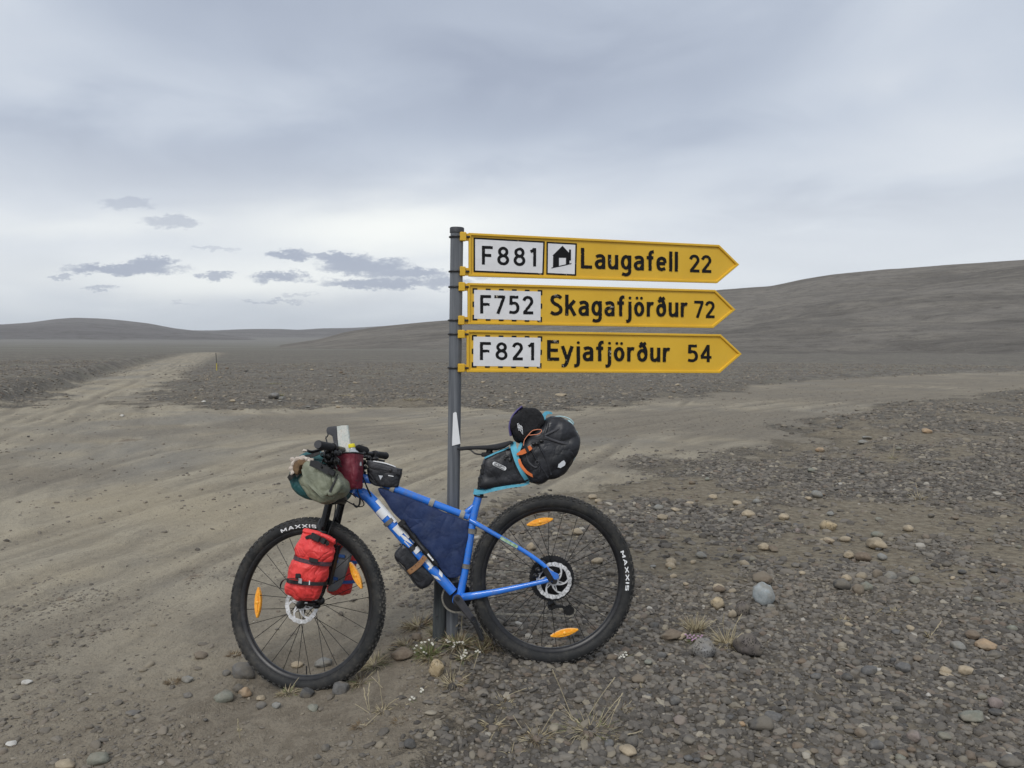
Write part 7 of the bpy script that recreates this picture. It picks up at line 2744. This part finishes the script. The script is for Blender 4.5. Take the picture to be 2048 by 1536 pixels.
def tuft(px, py, wpx, hpx, n, label, seed, mix=(.7, .3, 0), stalks=(), name='grass_tuft', cat='grass tuft', flat=.5, group=None, flowers=None, wd=.0028):
    q = random.Random(seed)
    c_ = ghit(px, py)
    z_ = (c_ - EYE).dot(FWD)
    sc_ = z_ / F_PX
    rad = wpx * sc_ / 2
    Ht = hpx * sc_
    hh_ = hgrid(np.array([c_.x - rad, c_.x + rad, c_.x, c_.x]), np.array([c_.y, c_.y, c_.y - rad, c_.y + rad]))
    gx_, gy_ = float(hh_[1] - hh_[0]) / (2 * rad), float(hh_[3] - hh_[2]) / (2 * rad)
    mb = MB()
    for i in range(int(n * 2.0)):
        a = q.uniform(0, 2 * PI)
        rr2 = rad * .62 * q.random() ** .7
        p = Vector((c_.x + rr2 * math.cos(a), c_.y + rr2 * math.sin(a) * .8, 0))
        p.z = float(hgrid(np.array([p.x]), np.array([p.y]))[0]) - .003
        out_ = Vector((math.cos(a), math.sin(a), 0)) * (flat + q.uniform(-.2, .6)) + Vector((0, 0, 1)) + Vector((q.uniform(-.5, .5), q.uniform(-.5, .5), 0)) * flat
        x = q.random()
        mi = 0 if x < mix[0] else (1 if x < mix[0] + mix[1] else 2)
        blade(mb, p, out_, Ht * q.uniform(.45, 1.5), wd * q.uniform(.7, 1.6), q.uniform(.1, 1.4), q, mi)
    if not stalks and not flowers:
        o = mb.obj(name, [M_straw, M_straw2, M_green], loc=c_, smooth=False)
        return tagset(o, label, cat, group)
    o = empty(name, c_, label, cat, group)
    b_ = mb.obj('blades', [M_straw, M_straw2, M_green], o, smooth=False)
    b_['kind'] = 'stuff'
    for (x0, y0, x1, y1, head) in stalks:
        A = ghit(x0, y0)
        Y_ = A.y + q.uniform(-.04, .04)
        B = on_y(x1, y1, max(Y_, .5))
        s_ = MB()
        mid_ = (A + B) / 2 + Vector((q.uniform(-1, 1), q.uniform(-1, 1), q.uniform(0, 1))) * (B - A).length * .05
        S_ = spline([A, mid_, B], 5)
        s_.tube(S_, [.0017 - .0006 * i / len(S_) for i in range(len(S_))], 5)
        if head:
            dr_ = (S_[-1] - S_[-3]).normalized()
            for k in range(7):
                s_.ball(S_[-1] - dr_ * .0065 * k + Vector((q.uniform(-1, 1), q.uniform(-1, 1), q.uniform(-1, 1))) * .0015, Vector((.0028, 0, 0)), Vector((0, .0028, 0)), dr_ * .006, 6, 4)
        s_.obj('stalk', M_seed, o)
    if flowers:
        mat_, spots, size = flowers
        for (fx, fy) in spots:
            A = ghit(px + (fx - px) * .7, max(py, fy + 6))
            B = on_y(fx, fy, max(A.y, .5))
            fl_ = MB()
            for k in range(5):
                a = 2 * PI * k / 5 + q.random()
                c2 = B + Vector((math.cos(a), -.3 * q.random(), math.sin(a) * .7)) * size * .55
                fl_.ball(c2, Vector((size * .45, 0, 0)), Vector((0, size * .30, 0)), Vector((0, 0, size * .40)), 7, 5)
            fo_ = fl_.obj('flower', mat_, o)
            MB().tube([A, (A + B) / 2 + Vector((q.uniform(-.004, .004), 0, 0)), B], .0009, 5).obj('stem', M_green, fo_)
    return o


tuft(1180, 1462, 116, 40, 130, 'large spreading dry grass tuft with green heart at the bottom below the rear tyre', 1, (.66, .12, .22), [(1146, 1440, 1106, 1342, 1), (1175, 1435, 1228, 1357, 1), (1186, 1440, 1190, 1400, 0), (1200, 1445, 1245, 1388, 1), (1216, 1460, 1240, 1400, 1), (1230, 1480, 1281, 1463, 1), (1140, 1462, 1088, 1475, 0), (1150, 1475, 1124, 1500, 0)], flat=1.3, wd=.0022)
tuft(1072, 1478, 66, 26, 130, 'low matted dry grass left of the large spreading tuft', 2, (.75, .25, 0), [(1045, 1460, 1026, 1430, 0), (1080, 1470, 1110, 1422, 1), (1086, 1475, 1098, 1452, 1)], flat=1.4)
tuft(1008, 1408, 44, 18, 60, 'thin dry sprig with a bent stalk on the soil below the rear tyre', 3, (.8, .2, 0), [(1000, 1402, 1054, 1376, 0), (1032, 1410, 1064, 1417, 0)], flat=1.4)
tuft(985, 1452, 48, 20, 60, 'small straw clump at the bottom centre, left of the matted grass', 4, (.85, .15, 0), [(978, 1490, 988, 1466, 1), (965, 1500, 994, 1532, 0)], flat=1.3)
tuft(1020, 1508, 60, 18, 50, 'scattered dead grass bits at the very bottom centre', 5, (.85, .15, 0), flat=1.6)
tuft(908, 1366, 60, 24, 110, 'curled straw clump right of the yellow-brown stone', 6, (.80, .20, 0), [(902, 1355, 902, 1325, 1), (918, 1345, 930, 1305, 0)], flat=1.3)
tuft(748, 1330, 66, 28, 170, 'yellowish dry grass hugging the right side of the front tyre', 7, (.78, .12, .10), [(738, 1340, 719, 1326, 1), (762, 1338, 770, 1350, 0)], flat=1.4)
tuft(722, 1362, 60, 22, 110, 'brownish grass flattened under the front tyre', 8, (.6, .3, .1), flat=1.5)
tuft(762, 1422, 44, 14, 60, 'dry sprig with tall straight stalks on the soil between the wheels', 9, (.9, .1, 0), [(766, 1416, 756, 1344, 1), (737, 1420, 728, 1378, 1), (739, 1421, 739, 1368, 1), (738, 1426, 710, 1408, 0), (700, 1380, 740, 1379, 0), (770, 1418, 796, 1397, 1), (765, 1376, 742, 1352, 0)], flat=1.2)
tuft(740, 1446, 36, 10, 30, 'fallen pale stalk on the soil below the front tyre', 10, (.9, .1, 0), [(731, 1452, 760, 1425, 0)], flat=1.8)
tuft(720, 1452, 34, 12, 70, 'patch of black dead moss on the soil below the front tyre', 11, (0, 1, 0), name='moss_clump', cat='moss', flat=1.5)
tuft(798, 1443, 40, 12, 70, 'second patch of dead moss, right of the black one', 12, (0.1, .9, 0), name='moss_clump', cat='moss', flat=1.5)
tuft(838, 1252, 64, 30, 170, 'tangled dry grass just left of the post base', 13, (.60, .35, .05), flat=1.2)
tuft(815, 1290, 80, 20, 130, 'low dead grass on the mound between front tyre and post', 14, (.6, .38, .02), flat=1.4)
tuft(858, 1316, 60, 22, 120, 'dead grass fringe below the white flowers on the mound', 15, (.6, .35, .05), flat=1.3)
tuft(880, 1270, 40, 26, 120, 'green and brown grass at the foot of the post', 16, (.35, .25, .40), [(894, 1270, 912, 1221, 1), (897, 1276, 915, 1250, 1), (866, 1275, 897, 1312, 0), (880, 1300, 898, 1270, 0), (921, 1280, 924, 1235, 1)], flat=.7)
tuft(855, 1308, 46, 22, 170, 'small green cushion with white flowers left of the post base', 17, (.15, .1, .75), name='flower_cushion', cat='wildflower', flat=.7,
     flowers=(M_petal, [(829, 1297), (833, 1291), (842, 1296), (848, 1304), (850, 1284), (864, 1286), (866, 1289), (836, 1303), (830, 1305), (852, 1307), (858, 1280), (843, 1285)], .0062))
tuft(915, 1290, 70, 24, 190, 'greenish brown grass with white flowers in front of the post', 18, (.30, .30, .40), name='flower_cushion', cat='wildflower', flat=.8,
     flowers=(M_petal, [(893, 1280), (896, 1284), (908, 1286), (910, 1290), (914, 1285), (919, 1284), (926, 1287), (929, 1290), (925, 1284), (907, 1293), (899, 1283)], .0062))
tuft(930, 1318, 30, 20, 50, 'pale flower spike drooping below the post flowers', 19, (.6, .2, .2), name='flower_cushion', cat='wildflower', flat=.8,
     flowers=(M_petal, [(931, 1300), (929, 1305), (933, 1306), (927, 1310), (925, 1315), (923, 1317), (930, 1312), (922, 1313), (952, 1303), (956, 1301), (959, 1304)], .0058))
tuft(985, 1290, 60, 34, 260, 'rust-brown moss and grass tucked under the left of the rear tyre', 20, (.28, .62, .10), [(1000, 1302, 1012, 1318, 0), (1016, 1316, 1034, 1305, 0), (1016, 1316, 1042, 1333, 0)], flat=.9)
tuft(962, 1300, 30, 22, 90, 'brown grass around the lower pedal', 21, (.4, .4, .2), [(946, 1342, 958, 1300, 0)], flat=.9)
tuft(843, 1376, 20, 8, 26, 'tiny lone sprig with white blossoms on the soil', 22, (.8, .2, 0), name='flower_sprig', cat='wildflower', flat=1.2,
     flowers=(M_petal, [(843, 1377), (846, 1380), (842, 1383), (824, 1394), (828, 1397), (820, 1399)], .0058))
tuft(805, 1410, 34, 8, 30, 'thin pale creeping sprig left of the lone white blossoms', 23, (.9, .1, 0), flat=1.6)
tuft(1248, 1312, 34, 12, 40, 'pale blossoms on the gravel right of the rear tyre bottom', 24, (.6, .3, .1), name='flower_sprig', cat='wildflower', flat=1.2,
     flowers=(M_petal, [(1230, 1309), (1234, 1311), (1251, 1305), (1253, 1310), (1248, 1314), (1242, 1313), (1246, 1310), (1239, 1316)], .0062))
tuft(1392, 1284, 44, 14, 150, 'cushion of pink flowers on the gravel', 25, (.1, .3, .6), name='flower_cushion', cat='wildflower', flat=.9,
     flowers=(M_pink, [(1371, 1269), (1375, 1272), (1380, 1270), (1384, 1274), (1388, 1271), (1392, 1276), (1396, 1272), (1401, 1274), (1404, 1271), (1386, 1279), (1380, 1276), (1394, 1280), (1390, 1277), (1375, 1276), (1400, 1278), (1384, 1281)], .0058))
tuft(1392, 1262, 40, 30, 110, 'upright pale grass right behind the pink flowers', 26, (.9, .1, 0), [(1380, 1268, 1396, 1225, 1), (1396, 1262, 1433, 1239, 1), (1378, 1262, 1374, 1232, 0), (1400, 1262, 1420, 1250, 1)], flat=.5)
tuft(1456, 1290, 44, 30, 130, 'pale dry grass between the two vesicular rocks', 27, (.9, .1, 0), [(1450, 1275, 1448, 1229, 1), (1460, 1280, 1483, 1229, 1), (1456, 1285, 1460, 1258, 1), (1465, 1280, 1472, 1252, 1)], flat=.8)
tuft(1788, 1225, 70, 12, 130, 'low straw-coloured grass on the right gravel', 28, (.9, .1, 0), [(1758, 1222, 1757, 1243, 0), (1750, 1230, 1764, 1218, 0)], flat=1.2)
tuft(1684, 1243, 30, 12, 70, 'small pale grass knot left of the low straw grass', 29, (.95, .05, 0), flat=1.2)
tuft(1858, 1273, 16, 14, 20, 'lone thin stalk on the right gravel', 30, (.9, .1, 0), [(1860, 1274, 1882, 1243, 1)], flat=.6)
tuft(1665, 1376, 20, 6, 14, 'fallen straw lying across a sandy patch in the lower right gravel', 31, (.9, .1, 0), [(1638, 1375, 1694, 1392, 0)], flat=1.6)
tuft(1786, 917, 18, 10, 30, 'short lone stalk standing on the far gravel', 32, (.7, .1, .2), [(1785, 916, 1788, 889, 1)], flat=1.0)
tuft(1837, 998, 34, 16, 50, 'thin upright stalks on the gravel at the right', 33, (.9, .1, 0), [(1836, 1000, 1832, 968, 1), (1842, 1000, 1846, 985, 0)], flat=.8)
tuft(1246, 1418, 24, 16, 60, 'small straw tuft above the right of the large tuft', 34, (.9, .1, 0), flat=1.0)
tuft(1280, 1380, 34, 14, 60, 'thin pale grass right under the rear tyre', 35, (.9, .1, 0), flat=1.1)
tuft(575, 1385, 60, 14, 110, 'short yellowish grass under the bottom of the front tyre', 36, (.6, .2, .2), [(582, 1380, 598, 1355, 0)], flat=1.2)
tuft(345, 1365, 44, 10, 120, 'rusty moss patch left of the front tyre', 37, (.05, .95, 0), name='moss_clump', cat='moss', flat=1.3)
tuft(470, 1310, 36, 12, 80, 'brown moss right against the left of the front tyre', 38, (.1, .9, 0), name='moss_clump', cat='moss', flat=1.3)
tuft(478, 1462, 10, 8, 10, 'single thin stalk on the dirt left of the front tyre', 39, (1, 0, 0), [(480, 1476, 476, 1440, 1)], flat=.5)
tuft(555, 792, 34, 7, 130, 'green-yellow grass behind the grey boulder on the far island', 40, (.35, .1, .55), flat=.8, wd=.004)
tuft(548, 768, 44, 5, 110, 'second grass patch further back on the far island', 41, (.5, .1, .4), flat=1.0, wd=.004)
tuft(700, 792, 90, 6, 140, 'sparse straw-coloured grass on the rim of the far island', 42, (.7, .15, .15), flat=1.0, wd=.004)
tuft(830, 800, 80, 7, 140, 'rusty straw grass on the island rim left of the post', 43, (.55, .4, .05), flat=1.0, wd=.004)
